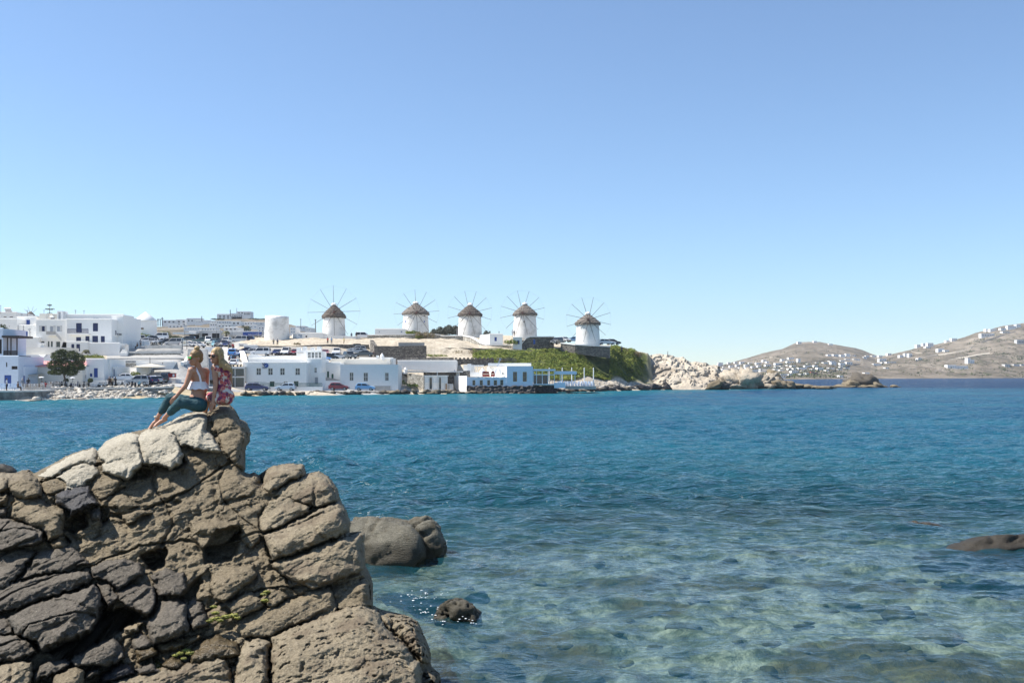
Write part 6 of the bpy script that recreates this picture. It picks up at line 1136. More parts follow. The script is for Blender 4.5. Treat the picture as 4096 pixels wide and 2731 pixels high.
def zone(px, py, hill):
    a = ('at the left end, ' if px < (3000 if 'left' in hill else 3600) else 'in the middle, ' if px < (3200 if 'left' in hill else 3800) else 'at the right end, ') + ('low near the water' if py > 1490 else 'halfway up' if py > 1440 else 'high') ; return a
def farhouse(cx, cy, w, h_, px0, py0, s_, at, hill, i, kind=''):
    px, py, w, h_ = px0 + cx / s_, py0 + cy / s_, w / s_ * .86, h_ / s_ * .84; base = py + h_ / 2; Y = at(px, base) - 4
    m = {'r': 'far_red', 'u': 'soft_grey'}.get(kind, 'white'); shape = 'long low' if w > 3.2 * h_ else 'tall narrow' if h_ > .8 * w else 'boxy'
    col = {'r': 'red brick', 'u': 'unfinished', 'h': 'hotel like', 'v': 'modern'}.get(kind, 'white')
    lb = '%s %s house %s on the %s' % (shape, col, zone(px, py, hill), hill)
    lb = lb if len(lb.split()) < 17 else lb.replace('red brick', 'brick').replace('big ', '').replace('on the ', '')
    root = thing('far_house', lb, 'house', P(px, base, Y), 'houses on the far shore'); r = random.Random(i * 7 + 1)
    p0, p1, tp = px - w / 2, px + w / 2, py - h_ / 2; n = 2 if w > 16 else 1; b = MB(); d = 9
    if w > 14 and kind not in 'hu':
        cut = p0 + w * r.uniform(.4, .65); dh = h_ * r.uniform(.2, .42) * r.choice((1, 1, -1)); ta, tb = (tp, tp + abs(dh)) if dh > 0 else (tp + abs(dh), tp)
        b.box(X_(p0, Y), X_(cut, Y), Y, Y + d, Z_(base, Y) - 7, Z_(ta, Y)); b.box(X_(cut, Y), X_(p1, Y), Y + 1.5, Y + d + 1.5, Z_(base, Y) - 7, Z_(tb, Y)); cols_ = [(p0, cut, ta, Y), (cut, p1, tb, Y + 1.5)]
    else: b.box(X_(p0, Y), X_(p1, Y), Y, Y + d, Z_(base, Y) - 7, Z_(tp, Y)); cols_ = [(p0, p1, tp, Y)]
    b.build('wall', m, root)
    for a, c, t_, yy in cols_:
        nw = max(1, int((c - a) / 6)); 
        for q in range(nw):
            xa = a + (c - a) * (q + .5) / nw; ww = min(1.3, (c - a) / nw * .28); z1, z0 = t_ + (base - t_) * .32, t_ + (base - t_) * .72; b2 = MB()
            b2.box(X_(xa - ww, yy), X_(xa + ww, yy), yy - .06, yy + .1, Z_(z0, yy), Z_(z1, yy)); b2.build('window', 'greyshutter' if i % 3 else 'dark', root)
mat('far_red', (.30, .11, .08), .8, .1)
rf = random.Random(77)
while len(FAR) < 92:
    x, y = rf.uniform(270, 2000), rf.uniform(640, 835)
    if y > 835 - max(0, x - 1100) * .12 or any(abs(x - q[0]) < (q[2] + 60) / 2 and abs(y - q[1]) < (q[3] + 26) / 2 for q in FAR): continue
    FAR.append((x, y, rf.uniform(34, 84), rf.uniform(20, 34)))
for i, q in enumerate(FAR): farhouse(*q[:4], 2800, 1260, 3.36, far1_at, 'far left hill', i, q[4] if len(q) > 4 else '')
for i, q in enumerate(FAR2): farhouse(*q[:4], 3400, 1240, 3.38, far2_at, 'far right hill', i + 100, q[4] if len(q) > 4 else '')
def ribbon(name, pts, px0, py0, s_, at, w, m, wide=True):
    b = MB(); V = []
    for x, y in pts:
        px, py = px0 + x / s_, py0 + y / s_; Y = at(px, py) - 6; c = Vector(P(px, py, Y)); V += [c + Vector((0, 0, -w / 2)), c + Vector((0, 3, w / 2))]
    b.add(V, [(2 * i, 2 * i + 2, 2 * i + 3, 2 * i + 1) for i in range(len(pts) - 1)]); return tag(b.build(name, m), kind='structure')
mat('track', (.50, .44, .35), .9, .1); mat('fieldwall', (.13, .115, .10), .95, .2)
ribbon('road', [(830, 560), (900, 580), (985, 592)], 3400, 1240, 3.38, far2_at, 3.5, 'track'); ribbon('road', [(900, 685), (960, 650), (1200, 612), (1440, 575), (1560, 550), (1650, 520), (1700, 480), (1690, 450), (1655, 425), (1625, 400)], 3400, 1240, 3.38, far2_at, 3.2, 'track')
ribbon('path', [(920, 570), (1000, 575), (1070, 590)], 2800, 1260, 3.36, far1_at, 2.5, 'track'); ribbon('path', [(1700, 800), (1900, 720), (2100, 665), (2230, 660)], 2800, 1260, 3.36, far1_at, 2.0, 'fieldwall'); ribbon('path', [(1360, 640), (1600, 625), (1850, 600)], 2800, 1260, 3.36, far1_at, 1.8, 'fieldwall')
ribbon('path', [(1250, 700), (1480, 650), (1750, 600), (1900, 580)], 3400, 1240, 3.38, far2_at, 1.8, 'track'); ribbon('path', [(1780, 440), (2000, 360), (2250, 290)], 3400, 1240, 3.38, far2_at, 2.0, 'fieldwall')
# ---------------------------------------------------------------- vegetation
def clumps(cs, rs, size, seed, flat=.0):                   # leaf-sized faces spread through ellipsoids: cs (n,3) centres, rs radii, size m
    r = np.random.RandomState(seed); n = len(cs); d = r.normal(size=(n, 3)); d /= np.linalg.norm(d, axis=1)[:, None]
    if flat: d = d + np.array([0, -.2, flat]); d /= np.linalg.norm(d, axis=1)[:, None]
    u = np.cross(d, r.normal(size=(n, 3))); u /= np.linalg.norm(u, axis=1)[:, None]; w = np.cross(d, u)
    s = size * r.uniform(.6, 1.4, n)[:, None]; a, b_ = u * s, w * s * .62
    V = np.stack([cs - a * .9, cs - b_ * .5, cs + a, cs + b_ * .5], 1).reshape(-1, 3)
    return V, np.arange(4 * n).reshape(n, 4)
def crown_pts(ells, n, seed, shell=.55):
    r = np.random.RandomState(seed); vol = np.array([e[3] * e[4] * e[5] for e in ells]) ** .7; k = r.choice(len(ells), n, p=vol / vol.sum())
    d = r.normal(size=(n, 3)); d /= np.linalg.norm(d, axis=1)[:, None]; rad = (shell + (1 - shell) * r.rand(n)) ; e = np.array(ells)[k]
    lump = 1 + .32 * fbm(d * 2.3 + e[:, :3] * .7, 3)
    return e[:, :3] + d * e[:, 3:6] * (rad * lump)[:, None]
def tree(name, label, base, ells, n, size, leaf, seed, trunk_r=.2, limbs=5, group=None, cat='tree', crown='crown'):
    root = thing(name, label, cat, base, group); base = Vector(base); es = sorted(ells, key=lambda e: -e[3])
    if trunk_r:
        b = MB(); r = random.Random(seed); top = Vector(es[0][:3]); fork = base.lerp(top, .45) + Vector((r.uniform(-.2, .2), 0, 0))
        b.path([base - Vector((0, 0, .5)), base.lerp(fork, .5) + Vector((r.uniform(-.15, .15), 0, 0)), fork], [trunk_r, trunk_r * .85, trunk_r * .7], 8)
        for e in es[:limbs]: c = Vector(e[:3]); b.path([fork, fork.lerp(c, .5) + Vector((0, 0, .2)), c], [trunk_r * .55, trunk_r * .38, trunk_r * .15], 6)
        b.build('trunk', 'bark', root, True)
    V, Fc = clumps(crown_pts(ells, n, seed), None, size, seed); npmesh(crown, V, Fc, leaf, root, smooth=False); return root
def ell_px(px, py, Y, rpx, rpy, ry=None): return (X_(px, Y), Y, Z_(py, Y), rpx / F * Y, ry or rpx / F * Y, rpy / F * Y)
tree('tamarisk_tree', 'bushy dark green tamarisk tree with a leaning trunk on the promenade', P(272, 1545, 163),
     [ell_px(238, 1425, 163, 34, 26), ell_px(290, 1420, 163, 26, 20), ell_px(318, 1440, 163, 26, 26), ell_px(215, 1460, 163, 26, 20), ell_px(262, 1460, 163, 34, 26), ell_px(305, 1462, 163, 30, 20), ell_px(232, 1487, 163, 32, 14), ell_px(282, 1487, 163, 30, 18), ell_px(205, 1490, 163, 16, 8), ell_px(325, 1470, 163, 16, 12), ell_px(250, 1405, 163, 18, 10)], 9000, .17, 'leaf_olive', 4, .2)
tree('dark_tree', 'dark feathery tree behind the timber balcony at the left picture edge', P(10, 1450, 190), [ell_px(8, 1330, 190, 26, 34), ell_px(30, 1365, 190, 24, 34), ell_px(58, 1360, 190, 20, 30), ell_px(50, 1395, 190, 24, 20), ell_px(-20, 1350, 190, 30, 40), ell_px(66, 1340, 190, 10, 12)], 4500, .2, 'leaf_olive', 6, .15)
for q, (px, lb) in enumerate([(264, 'round clipped bush on a stem left of the tree trunk'), (361, 'round clipped bush on a stem in front of the white garden wall')]):
    Y = 164.5 if q == 0 else 168.5; r_ = thing('clipped_bush', lb, 'bush', P(px, 1545, Y), 'clipped round bushes on the promenade'); b = MB(); b.tube(P(px, 1547, Y), P(px, 1528, Y), .04, n=6); b.build('stem', 'bark', r_)
    e = [ell_px(px, 1521.5, Y, 10, 8.5)]; V, Fc = clumps(crown_pts(e, 900, 40 + q, .8), None, .1, q); npmesh('crown', V, Fc, 'leaf_olive', r_, smooth=False)
for q, (px, rp, rw, n) in enumerate([(1735, 1322, 17, 700), (1762, 1313, 20, 900), (1795, 1306, 24, 1200), (1822, 1308, 20, 1000), (1776, 1332, 26, 900), (1945, 1328, 14, 450), (1958, 1332, 10, 300)]):
    Y = 285; tree('grey_green_tree', ['leftmost low grey green tree behind the second windmill', 'second grey green tree from the left behind the ridge', 'tallest grey green tree between the second and third windmills', 'grey green tree touching the third windmill on its left', 'wide low grey green shrub in front of the ridge trees', 'small grey green tree just right of the third windmill', 'smallest grey green bush right of the third windmill'][q],
                  P(px, 1352, Y), [ell_px(px, rp + 12, Y, rw, 18), ell_px(px - rw * .5, rp + 18, Y, rw * .7, 14), ell_px(px + rw * .55, rp + 20, Y, rw * .7, 13), ell_px(px, rp + 1, Y, rw * .45, 8)], n * 2, .22, 'leaf_grey', 50 + q, .12, 3, 'trees on the windmill ridge')
for q, (px, py, rw, rh, Y, leaf, lb, n) in enumerate([
    (1650, 1330, 24, 9, 257.8, 'leaf_green', 'rounded dark green bush on the terrace before the second windmill', 1100), (1700, 1338, 34, 16, 256, 'leaf_dry', 'twiggy brown shrub hanging over the terrace wall of the second windmill', 1100), (1678, 1346, 14, 7, 256.2, 'leaf_green', 'small green tuft on the stone terrace wall', 300),
    (2044, 1366, 24, 10, 246.8, 'leaf_green', 'low green shrub between the cabin and the blue cellar door', 700), (2540, 1414, 26, 12, 262, 'leaf_dry', 'pale dry reeds on the skyline right of the fifth windmill', 800), (2487, 1402, 22, 14, 262, 'leaf_dry', 'brown dry bush on the skyline beside the parked cars', 700),
    (1190, 1376, 12, 8, 232, 'leaf_dry', 'dry shrub on top of the terrace wall above the white van', 260), (1000, 1355, 20, 8, 289, 'leaf_olive', 'shrubs below the blue sign board', 500), (1032, 1353, 14, 9, 289, 'leaf_olive', 'dark shrub at the right end of the shop front', 350),
    (545, 1341, 52, 9, 296, 'leaf_green', 'long low dark hedge below the cone roofed tower', 1600), (655, 1347, 60, 7, 286, 'leaf_olive', 'hedge running behind the car park under the palm', 1500), (735, 1352, 40, 7, 286, 'leaf_olive', 'hedge behind the car park below the canopy', 900),
    (375, 1426, 34, 10, 182, 'leaf_green', 'yellow green bush behind the white house with the tall blue door', 1200), (545, 1495, 14, 12, 181, 'leaf_green', 'small green bush beside the box annex under the parasol', 500), (562, 1503, 12, 6, 180.6, 'leaf_dry', 'yellowish flowers in front of the kiosk wall', 250),
    (1880, 1412, 60, 14, 236, 'leaf_dry', 'dry grass and weeds along the field wall', 1400), (1745, 1422, 40, 7, 234, 'leaf_green', 'green weeds at the foot of the field wall', 700), (1460, 1402, 10, 20, 231.5, 'leaf_dry', 'dry creeper on the corner by the ruin', 300),
    (1608, 1535, 20, 16, 203, 'leaf_green', 'patch of green ivy in the gap beside the patchy house', 900), (1650, 1540, 20, 8, 200.2, 'leaf_green', 'green weeds at the foot of the pale rubble wall', 500), (2025, 1438, 36, 10, 226, 'leaf_grey', 'grey green feathery bush above the restaurant roof', 1000), (1985, 1442, 24, 6, 224, 'leaf_dry', 'dry brown grass above the restaurant roof', 500),
    (985, 1312, 15, 12, 430, 'leaf_olive', 'round olive tree among the hill town houses', 500), (1230, 1325, 14, 8, 700, 'leaf_olive', 'dark tree by the white villa right of the mill stump', 300), (872, 1276, 24, 3, 735, 'leaf_olive', 'dark shrubs under the hilltop hotel', 300), (838, 1287, 18, 4, 735, 'leaf_olive', 'dark bush on the hill shoulder left of the hotel', 260), (1060, 1276, 60, 3, 735, 'leaf_olive', 'dark low scrub along the hill crest right of the hotel', 600)]):
    r_ = thing('shrub', lb, 'shrub', P(px, py + rh, Y)); e = [ell_px(px + (k_ - 1.5) * rw * .5, py + (k_ % 2) * rh * .3, Y, rw * .5, rh * (.75 + .25 * ((k_ * 7 + q) % 3) / 2), max(1., rw * .3 / F * Y)) for k_ in range(4)]
    V, Fc = clumps(crown_pts(e, n, 80 + q), None, .16 * Y / 220, q); npmesh('foliage', V, Fc, leaf, r_, smooth=False)
def palm(label, px, base, top, Y, nf, L, seed):
    r_ = thing('palm_tree', label, 'palm', P(px, base, Y)); r = random.Random(seed); T = Vector(P(px, top, Y)); b = MB(); b.path([Vector(P(px, base + 6, Y)), Vector(P(px, (base + top) / 2, Y)) + Vector((.1, 0, 0)), T], [.32, .24, .22], 8); b.build('trunk', 'bark', r_)
    for k_ in range(nf):
        a_ = 2 * math.pi * k_ / nf + r.uniform(-.2, .2); up = r.uniform(-.1, 1.15); b = MB(); pts = []; l_ = L * r.uniform(.8, 1.15)
        for s_ in np.linspace(0, 1, 7): rr = l_ * s_ * math.cos(up * .8); pts.append(T + Vector((rr * math.cos(a_), rr * math.sin(a_), l_ * (math.sin(up) * s_ - (.75 + .2 * up) * s_ ** 2.2))))
        b.path(pts, [.05, .045, .04, .035, .03, .02, .01], 4)
        for i in range(1, 7):
            d = (pts[i] - pts[i - 1]).normalized(); sd = d.cross(Vector((0, 0, 1))).normalized() if abs(d.z) < .95 else Vector((1, 0, 0))
            for sgn in (-1, 1):
                for j in (0, .5): c = pts[i - 1].lerp(pts[i], j); w = l_ * .30 * (1 - abs(i / 7 - .45)); b.add([c - d * .10, c + d * .10, c + d * .3 + sd * sgn * w - Vector((0, 0, w * .45))], [(0, 1, 2)])
        b.build('frond', 'leaf_palm', r_)
palm('broad date palm beside the right hand white block', 500, 1345, 1305, 262, 26, 2.6, 1); palm('shaggy palm behind the car park below the cone roofed tower', 661, 1352, 1332, 280, 26, 2.2, 2); palm('slender fan palm between garage and blue sign board', 905, 1352, 1328, 288, 24, 1.5, 3); palm('small spiky palm on the annex terrace', 344, 1408, 1402, 198, 18, .9, 4)
r_ = thing('araucaria_tree', 'spindly araucaria tree with tiered branches on the skyline', 'tree', P(199, 1280, 225)); Y = 225
b = MB(); b.tube(P(199, 1285, Y), P(199, 1212, Y), .12, .03, 6); b.build('trunk', 'bark', r_)
for row, L in ((1239, 17), (1222, 7), (1256, 9)):
    V = []; b = MB()
    for k_ in range(8):
        a_ = k_ * math.pi / 4 + .2; c = Vector(P(199, row, Y)); e_ = c + Vector((math.cos(a_) * L / F * Y, math.sin(a_) * L / F * Y, .12 * L / F * Y)); b.tube(c, e_, .04, .02, 4)
        for j in range(40): s_ = .3 + .7 * random.random(); V.append(c.lerp(e_, s_) + Vector((random.gauss(0, .09), random.gauss(0, .09), random.gauss(.05, .06))))
    lm = b.build('limb', 'bark', r_); vv, ff = clumps(np.array(V), None, .11, int(row)); npmesh('needles', vv, ff, 'leaf_olive', lm, smooth=False)
# creeping plants on the slope under the mills
r = np.random.RandomState(5); n = 60000; gu_ = r.uniform(1890, 2610, n); s_ = r.uniform(0, 1, n)
lo = np.interp(gu_, [1890, 1960, 2130, 2300, 2440, 2560, 2650], [225, 218, 221, 231, 242.5, 255, 263]); hi = np.interp(gu_, [1890, 2000, 2130, 2200, 2243, 2300, 2437, 2445, 2560, 2650], [237, 241, 246.5, 247.5, 247, 245, 243.5, 262, 270, 274])
Yg = lo + (hi - lo) * s_; xg = (gu_ - CX) / F * Yg; zg = ground_z(gu_, Yg); lump = fbm(np.stack([xg * .55, Yg * .55, 0 * xg], -1), 4); big = fbm(np.stack([xg * .16, Yg * .2, 0 * xg + 6], -1), 3)
pmask = (gu_ > 2540) & (fbm(np.stack([xg * .3, Yg * .3, 0 * xg + 2], -1), 3) < (gu_ - 2540) / 70 - .3)
sparse = (big < -.42 + .5 * np.clip((1960 - gu_) / 70, 0, 1)); keep = ~(pmask | sparse)
c = np.stack([xg, Yg - .2, zg + .15 + .9 * np.clip(lump + .3, 0, 1) * r.uniform(.3, 1, n) + .25 * big], -1)[keep]
V, Fc = clumps(c, None, .20, 9, 1.1); o = npmesh('ground_cover', V, Fc, 'leaf_green', smooth=False); tag(o, 'thick green creeping plants on the slope below the windmills', kind='stuff')
# scrub on the far hills
r = np.random.RandomState(12); cs = []
for _ in range(900):
    if r.rand() < .6: px = r.uniform(2870, 3380); py = r.uniform(1452, 1512) if r.rand() < .75 else r.uniform(1400, 1500); at = far1_at
    else: px = r.uniform(3480, 4120); py = r.uniform(1330, 1506); at = far2_at
    if py < np.interp(px, [2870, 2970, 3130, 3200, 3300, 3400, 3480, 3560, 3700, 3800, 3900, 4096], [1466, 1442, 1402, 1376, 1376, 1396, 1430, 1420, 1384, 1366, 1336, 1296]) + 4: continue
    Y = at(px, py) - 5; c0 = np.array(P(px, py, Y)); k_ = r.randint(6, 22); cs.append(c0 + r.normal(size=(k_, 3)) * np.array([2.6, 2, .8]))
V, Fc = clumps(np.concatenate(cs), None, 1.3, 3); o = npmesh('hill_scrub', V, Fc, 'leaf_olive', smooth=False); tag(o, 'dark scrub dotted over the far hills', kind='stuff')

# ---------------------------------------------------------------- cars
CARP = dict(  # side outline lower body and cabin (x forward), length scaled to L
 hatch=(3.9, 1.5, 1.66, [(-1.9, .32), (-1.92, .75), (-1.78, .98), (.62, .98), (1.5, .84), (1.86, .66), (1.9, .32)], [(-1.78, .95), (-1.5, 1.42), (-1.1, 1.49), (.05, 1.46), (.92, .95)]),
 estate=(4.5, 1.46, 1.70, [(-2.2, .32), (-2.22, .75), (-2.1, .95), (.7, .95), (1.75, .80), (2.15, .64), (2.2, .32)], [(-2.08, .93), (-1.8, 1.40), (-1.3, 1.46), (.05, 1.43), (.98, .93)]),
 sedan=(4.5, 1.43, 1.72, [(-2.2, .34), (-2.22, .80), (-2.1, .95), (.75, .92), (1.8, .80), (2.15, .62), (2.2, .32)], [(-1.55, .93), (-.95, 1.38), (-.6, 1.43), (.1, 1.41), (1.05, .92)]),
 van=(4.4, 1.85, 1.75, [(-2.1, .34), (-2.12, 1.0), (-2.08, 1.12), (1.2, 1.10), (1.75, .95), (2.1, .70), (2.12, .34)], [(-2.08, 1.08), (-2.0, 1.80), (-1.8, 1.86), (.45, 1.84), (1.3, 1.08)]),
 suv=(4.2, 1.75, 1.78, [(-2.0, .42), (-2.03, .95), (-1.95, 1.10), (.8, 1.10), (1.7, 1.02), (2.0, .80), (2.03, .42)], [(-1.93, 1.08), (-1.75, 1.68), (-1.5, 1.76), (.1, 1.74), (.85, 1.08)]))
_car = {}
def loft(b, poly, hw0, hw1, m=0):                             # outline in x-z, half width lower/upper by height
    zs = [p[1] for p in poly]; z0, z1 = min(zs), max(zs); w = [hw0 + (hw1 - hw0) * (p[1] - z0) / (z1 - z0) for p in poly]; n = len(poly)
    v = [(p[0], -k, p[1]) for p, k in zip(poly, w)] + [(p[0], k, p[1]) for p, k in zip(poly, w)]
    b.add(v, [tuple(range(n)), tuple(range(n, 2 * n))[::-1]] + [((k + 1) % n, k, n + k, n + (k + 1) % n) for k in range(n)], m)
def car_proto(kind, col):
    if (kind, col) in _car: return copy_tree(_car[(kind, col)])
    L, hh, w, low, cab = CARP[kind]; root = thing(kind if False else 'parked_car', '', 'car'); hw = w / 2
    b = MB(); loft(b, low[::-1], hw, hw * .95); loft(b, [(x, z) for x, z in cab][::-1], hw * .95, hw * .78); body = b.build('body', 'car_' + col, root)
    md = body.modifiers.new('b', 'BEVEL'); md.width = .07; md.segments = 2; md.limit_method = 'ANGLE'; md.angle_limit = .5
    (ax, az), (bx, bz), (cx, cz), (dx, dz), (ex, ez) = cab; zt = cz - .10; zb = az + .05; k_ = lambda z: hw * .95 + (hw * .78 - hw * .95) * (z - az) / (cz - az) + .008
    def xf(z): return ex + (dx - ex) * (z - ez) / (dz - ez)
    def xr(z): return ax + (bx - ax) * (z - az) / (bz - az)
    xm = (xf(zt) + xr(zt)) / 2
    for s_ in (-1, 1):
        for xa0, xa1, xb0, xb1 in ((xr(zb) + .18, xm - .05, xr(zt) + .14, xm - .05), (xm + .05, xf(zb) - .16, xm + .05, xf(zt) - .10)):
            b = MB(); q = [(xa0, s_ * k_(zb), zb), (xa1, s_ * k_(zb), zb), (xb1, s_ * k_(zt), zt), (xb0, s_ * k_(zt), zt)]; b.add(q, [(0, 1, 2, 3) if s_ < 0 else (3, 2, 1, 0)]); b.build('side_window', 'tint_glass', root)
    o_ = .015; nf = (dz - ez, ex - dx); ln = math.hypot(*nf); fx, fz = nf[0] / ln * o_, nf[1] / ln * o_
    b = MB(); b.add([(xf(zb) + fx, -hw * .84, zb + fz), (xf(zb) + fx, hw * .84, zb + fz), (xf(zt) + fx, hw * .72, zt + fz), (xf(zt) + fx, -hw * .72, zt + fz)], [(0, 1, 2, 3)]); b.build('windscreen', 'tint_glass', root)
    b = MB(); b.add([(xr(zb) - .02, -hw * .8, zb), (xr(zb) - .02, hw * .8, zb), (xr(zt) - .02, hw * .68, zt), (xr(zt) - .02, -hw * .68, zt)], [(3, 2, 1, 0)]); b.build('rear_window', 'tint_glass', root)
    fxm, rxm = max(p[0] for p in low), min(p[0] for p in low); rw = .33 if kind == 'suv' else .295
    for x in (fxm - .78, rxm + .74):
        for s_ in (-1, 1):
            b = MB(); b.tube((x, s_ * (hw - .20), rw), (x, s_ * (hw + .012), rw), rw, n=18); t_ = b.build('wheel', 'tyre', root); b = MB(); b.tube((x, s_ * (hw + .0), rw), (x, s_ * (hw + .025), rw), rw * .62, n=12); b.build('rim', 'rim', t_)
    for s_ in (-1, 1):
        b = MB(); b.box(fxm - .12, fxm + .012, s_ * hw * .68 - .17, s_ * hw * .68 + .17, .60, .73); b.build('headlight', 'lamp_glass', root); b = MB(); b.box(rxm - .012, rxm + .08, s_ * hw * .8 - .1, s_ * hw * .8 + .1, .68, .92); b.build('tail_light', 'tail_red', root)
        b = MB(); b.box(xf(zb) - .25, xf(zb) - .08, s_ * (hw + .06) - .07, s_ * (hw + .06) + .07, zb, zb + .12); b.build('mirror', 'black', root)
    b = MB(); b.box(fxm - .05, fxm + .03, -hw * .9, hw * .9, .34, .50); b.box(rxm - .03, rxm + .05, -hw * .9, hw * .9, .36, .52); b.build('bumper', 'black', root)
    b = MB(); b.box(fxm + .03, fxm + .045, -.25, .25, .40, .50); b.box(rxm - .045, rxm - .03, -.25, .25, .42, .52); b.build('number_plate', 'plate', root)
    _car[(kind, col)] = root; return root
def car(kind, col, px, base, Y, deg, label, group, z=None):
    c = car_proto(kind, col); c['label'] = label; c['group'] = group; c.location = (X_(px, Y), Y, Z_(base, Y) if z is None else z); c.rotation_euler = (0, 0, math.radians(deg)); return c
g = 'cars parked along the seafront road'
c0 = car('estate', 'navy', 1031, 1562.5, 185.5, 0, 'dark blue estate car with a loaded roof rack in front of the donkey emblem house', g)
b = MB(); 
for x in (-1.3, -.2): b.box(x - .04, x + .04, -.6, .6, 1.52, 1.56)
for y in (-.5, .5): b.box(-1.9, 1.1, y - .03, y + .03, 1.56, 1.60)
rk = b.build('roof_rack', 'metal', None); rk.parent = c0
ld = thing('ladder', 'aluminium ladder lying on the roof rack of the dark blue estate car', 'ladder', c0.location + Vector((0, 0, 1.62))); b = MB()
for y in (-.22, .22): b.box(-2.1, 1.6, y - .03, y + .03, 0, .07)
for q in range(11): b.box(-2.0 + q * .34, -1.96 + q * .34, -.2, .2, .02, .05)
ld2 = b.build('frame', 'metal', None); ld2.parent = ld
car('hatch', 'silverblue', 1143, 1562.5, 186.2, 180, 'pale silver blue hatchback facing left on the seafront road', g); car('hatch', 'red', 1357, 1561, 188.5, 0, 'dark red hatchback on the seafront road beside the white courtyard wall', g); car('hatch', 'lightblue', 1462, 1562.5, 190.8, 0, 'light blue hatchback in front of the patchy white house', g)
g = 'cars in the lower car park below the windmills'
for k_, col, px, base, Y, dg, lb in [('sedan', 'navy', 1108, 1421, 225, -90, 'dark blue car facing the sea between motorbike and white van'), ('van', 'white', 1145, 1421, 225.5, -90, 'white van facing the sea under the dark terrace wall'), ('hatch', 'red', 1181, 1421, 225.5, -90, 'red car half hidden by the crenellated chimneys'), ('sedan', 'rose', 1301, 1422, 225.5, -80, 'rose red saloon facing the sea right of the glazed roof room'),
    ('suv', 'white', 1347, 1421, 226, -85, 'white off road car facing the sea under the terrace wall'), ('estate', 'silver', 1426, 1408, 227.5, 200, 'silver car with a black roof box beside the rubble ruin'), ('sedan', 'silver', 1430, 1416, 224, 195, 'silver saloon behind the long grey saloon'), ('sedan', 'grey', 1455, 1426, 220.5, 178, 'long dark grey saloon parked broadside by the rubble ruin'),
    ('suv', 'grey', 1398, 1437, 213, -60, 'dark grey off road car above the patchy house roof'), ('hatch', 'white', 1352, 1438, 213.5, 15, 'white hatchback with its rear window showing above the patchy house roof'), ('hatch', 'black', 1316, 1440, 212, 30, 'black car next to the white hatchback above the roofs'), ('hatch', 'blue', 1291, 1446, 209, -30, 'bright blue car nose peeping out beside the glazed roof room'),
    ('hatch', 'silver', 1000, 1420, 219, 205, 'silver car behind the curved ramp wall'), ('van', 'white', 1043, 1423, 218, 180, 'white off road wagon seen broadside above the donkey emblem house'), ('sedan', 'navy', 982, 1414, 223, 200, 'dark car at the left end of the lower car park')]:
    c_ = car(k_, col, px, base, Y, dg, lb, g)
    if 'roof box' in lb:
        bx = thing('roof_box', 'black roof box carried on the silver car by the rubble ruin', 'roof box', c_.location + Vector((0, 0, 1.5)), rz=math.radians(200)); b = MB(); b.box(-1.0, .8, -.42, .42, .06, .42, 0, .12, .08); o_ = b.build('shell', 'black', None); o_.parent = bx; b = MB(); b.box(-.7, .5, -.5, .5, 0, .06); o_ = b.build('bars', 'metal', None); o_.parent = bx
g = 'cars on the hilltop beside the fifth windmill'
for k_, col, px, base, Y, dg, lb in [('suv', 'black', 2228, 1377, 247.5, -120, 'black car left of the fifth windmill'), ('estate', 'silver', 2258, 1369, 256, -60, 'silver car with a black roof box left of the fifth windmill'), ('hatch', 'lightblue', 2291, 1369, 257, 180, 'light blue car half hidden behind the fifth windmill'), ('estate', 'white', 2428, 1379, 251, 8, 'white car right of the fifth windmill'), ('hatch', 'black', 2453, 1379, 254, 5, 'black car behind the white one right of the fifth windmill')]: car(k_, col, px, base, Y, dg, lb, g)
car('van', 'white', 1454, 1356, 261, 0, 'white car roof showing behind the ruin gable on the ridge', 'cars on the ridge')
g = 'cars in the upper car park above the terraces'
UP = [('hatch', 'teal', 514, 1366, 246, 215, 'bluish car at the left end of the upper car park'), ('van', 'white', 545, 1370, 244, 205, 'white van near the left end of the upper car park'), ('estate', 'white', 577, 1374, 241, 210, 'white estate in the front row left of the silver saloon'), ('hatch', 'black', 600, 1366, 247, 215, 'black hatchback behind the white estate'), ('sedan', 'silver', 612, 1377, 239, 200, 'silver saloon in the front row of the upper car park'),
      ('sedan', 'white', 646, 1376, 238, 205, 'white saloon with a bright windscreen in the upper car park'), ('hatch', 'black', 666, 1379, 236, 205, 'black car sloping beside the silver people carrier'), ('van', 'silver', 697, 1384, 232, 180, 'silver people carrier broadside at the front of the upper car park'), ('van', 'white', 640, 1358, 262, 190, 'long white van at the back under the hedge'),
      ('hatch', 'silver', 753, 1389, 231, -20, 'silver hatchback right of the notice board'), ('hatch', 'silver', 791, 1391, 231, -30, 'silver rounded car behind the seated women'), ('estate', 'grey', 748, 1366, 254, 190, 'dark grey estate in the back row above the notice board'), ('estate', 'green', 806, 1372, 248, 185, 'dark green estate in the middle of the car park'), ('van', 'white', 833, 1374, 247, -70, 'large white van in the middle of the car park'),
      ('suv', 'green', 856, 1382, 240, -110, 'dark green jeep beside the large white van'), ('hatch', 'teal', 866, 1387, 236, -60, 'greenish car in front of the dark jeep'), ('suv', 'black', 885, 1388, 235, -100, 'black car behind the tourists'), ('suv', 'white', 905, 1376, 246, -90, 'white pickup facing the sea at the right of the car park'), ('hatch', 'navy', 908, 1390, 233, -90, 'dark blue car nose behind the standing tourists'), ('van', 'silver', 958, 1371, 255, 180, 'silver minibus under the blue sign'), ('suv', 'navy', 987, 1371, 256, 180, 'dark minibus under the blue sign'), ('hatch', 'white', 1050, 1366, 262, -160, 'white car tucked beside the mill stump')]
for k_, col, px, base, Y, dg, lb in UP: car(k_, col, px, base, Y, dg, lb, g, z=None)
g = 'cars queueing down the ramp'
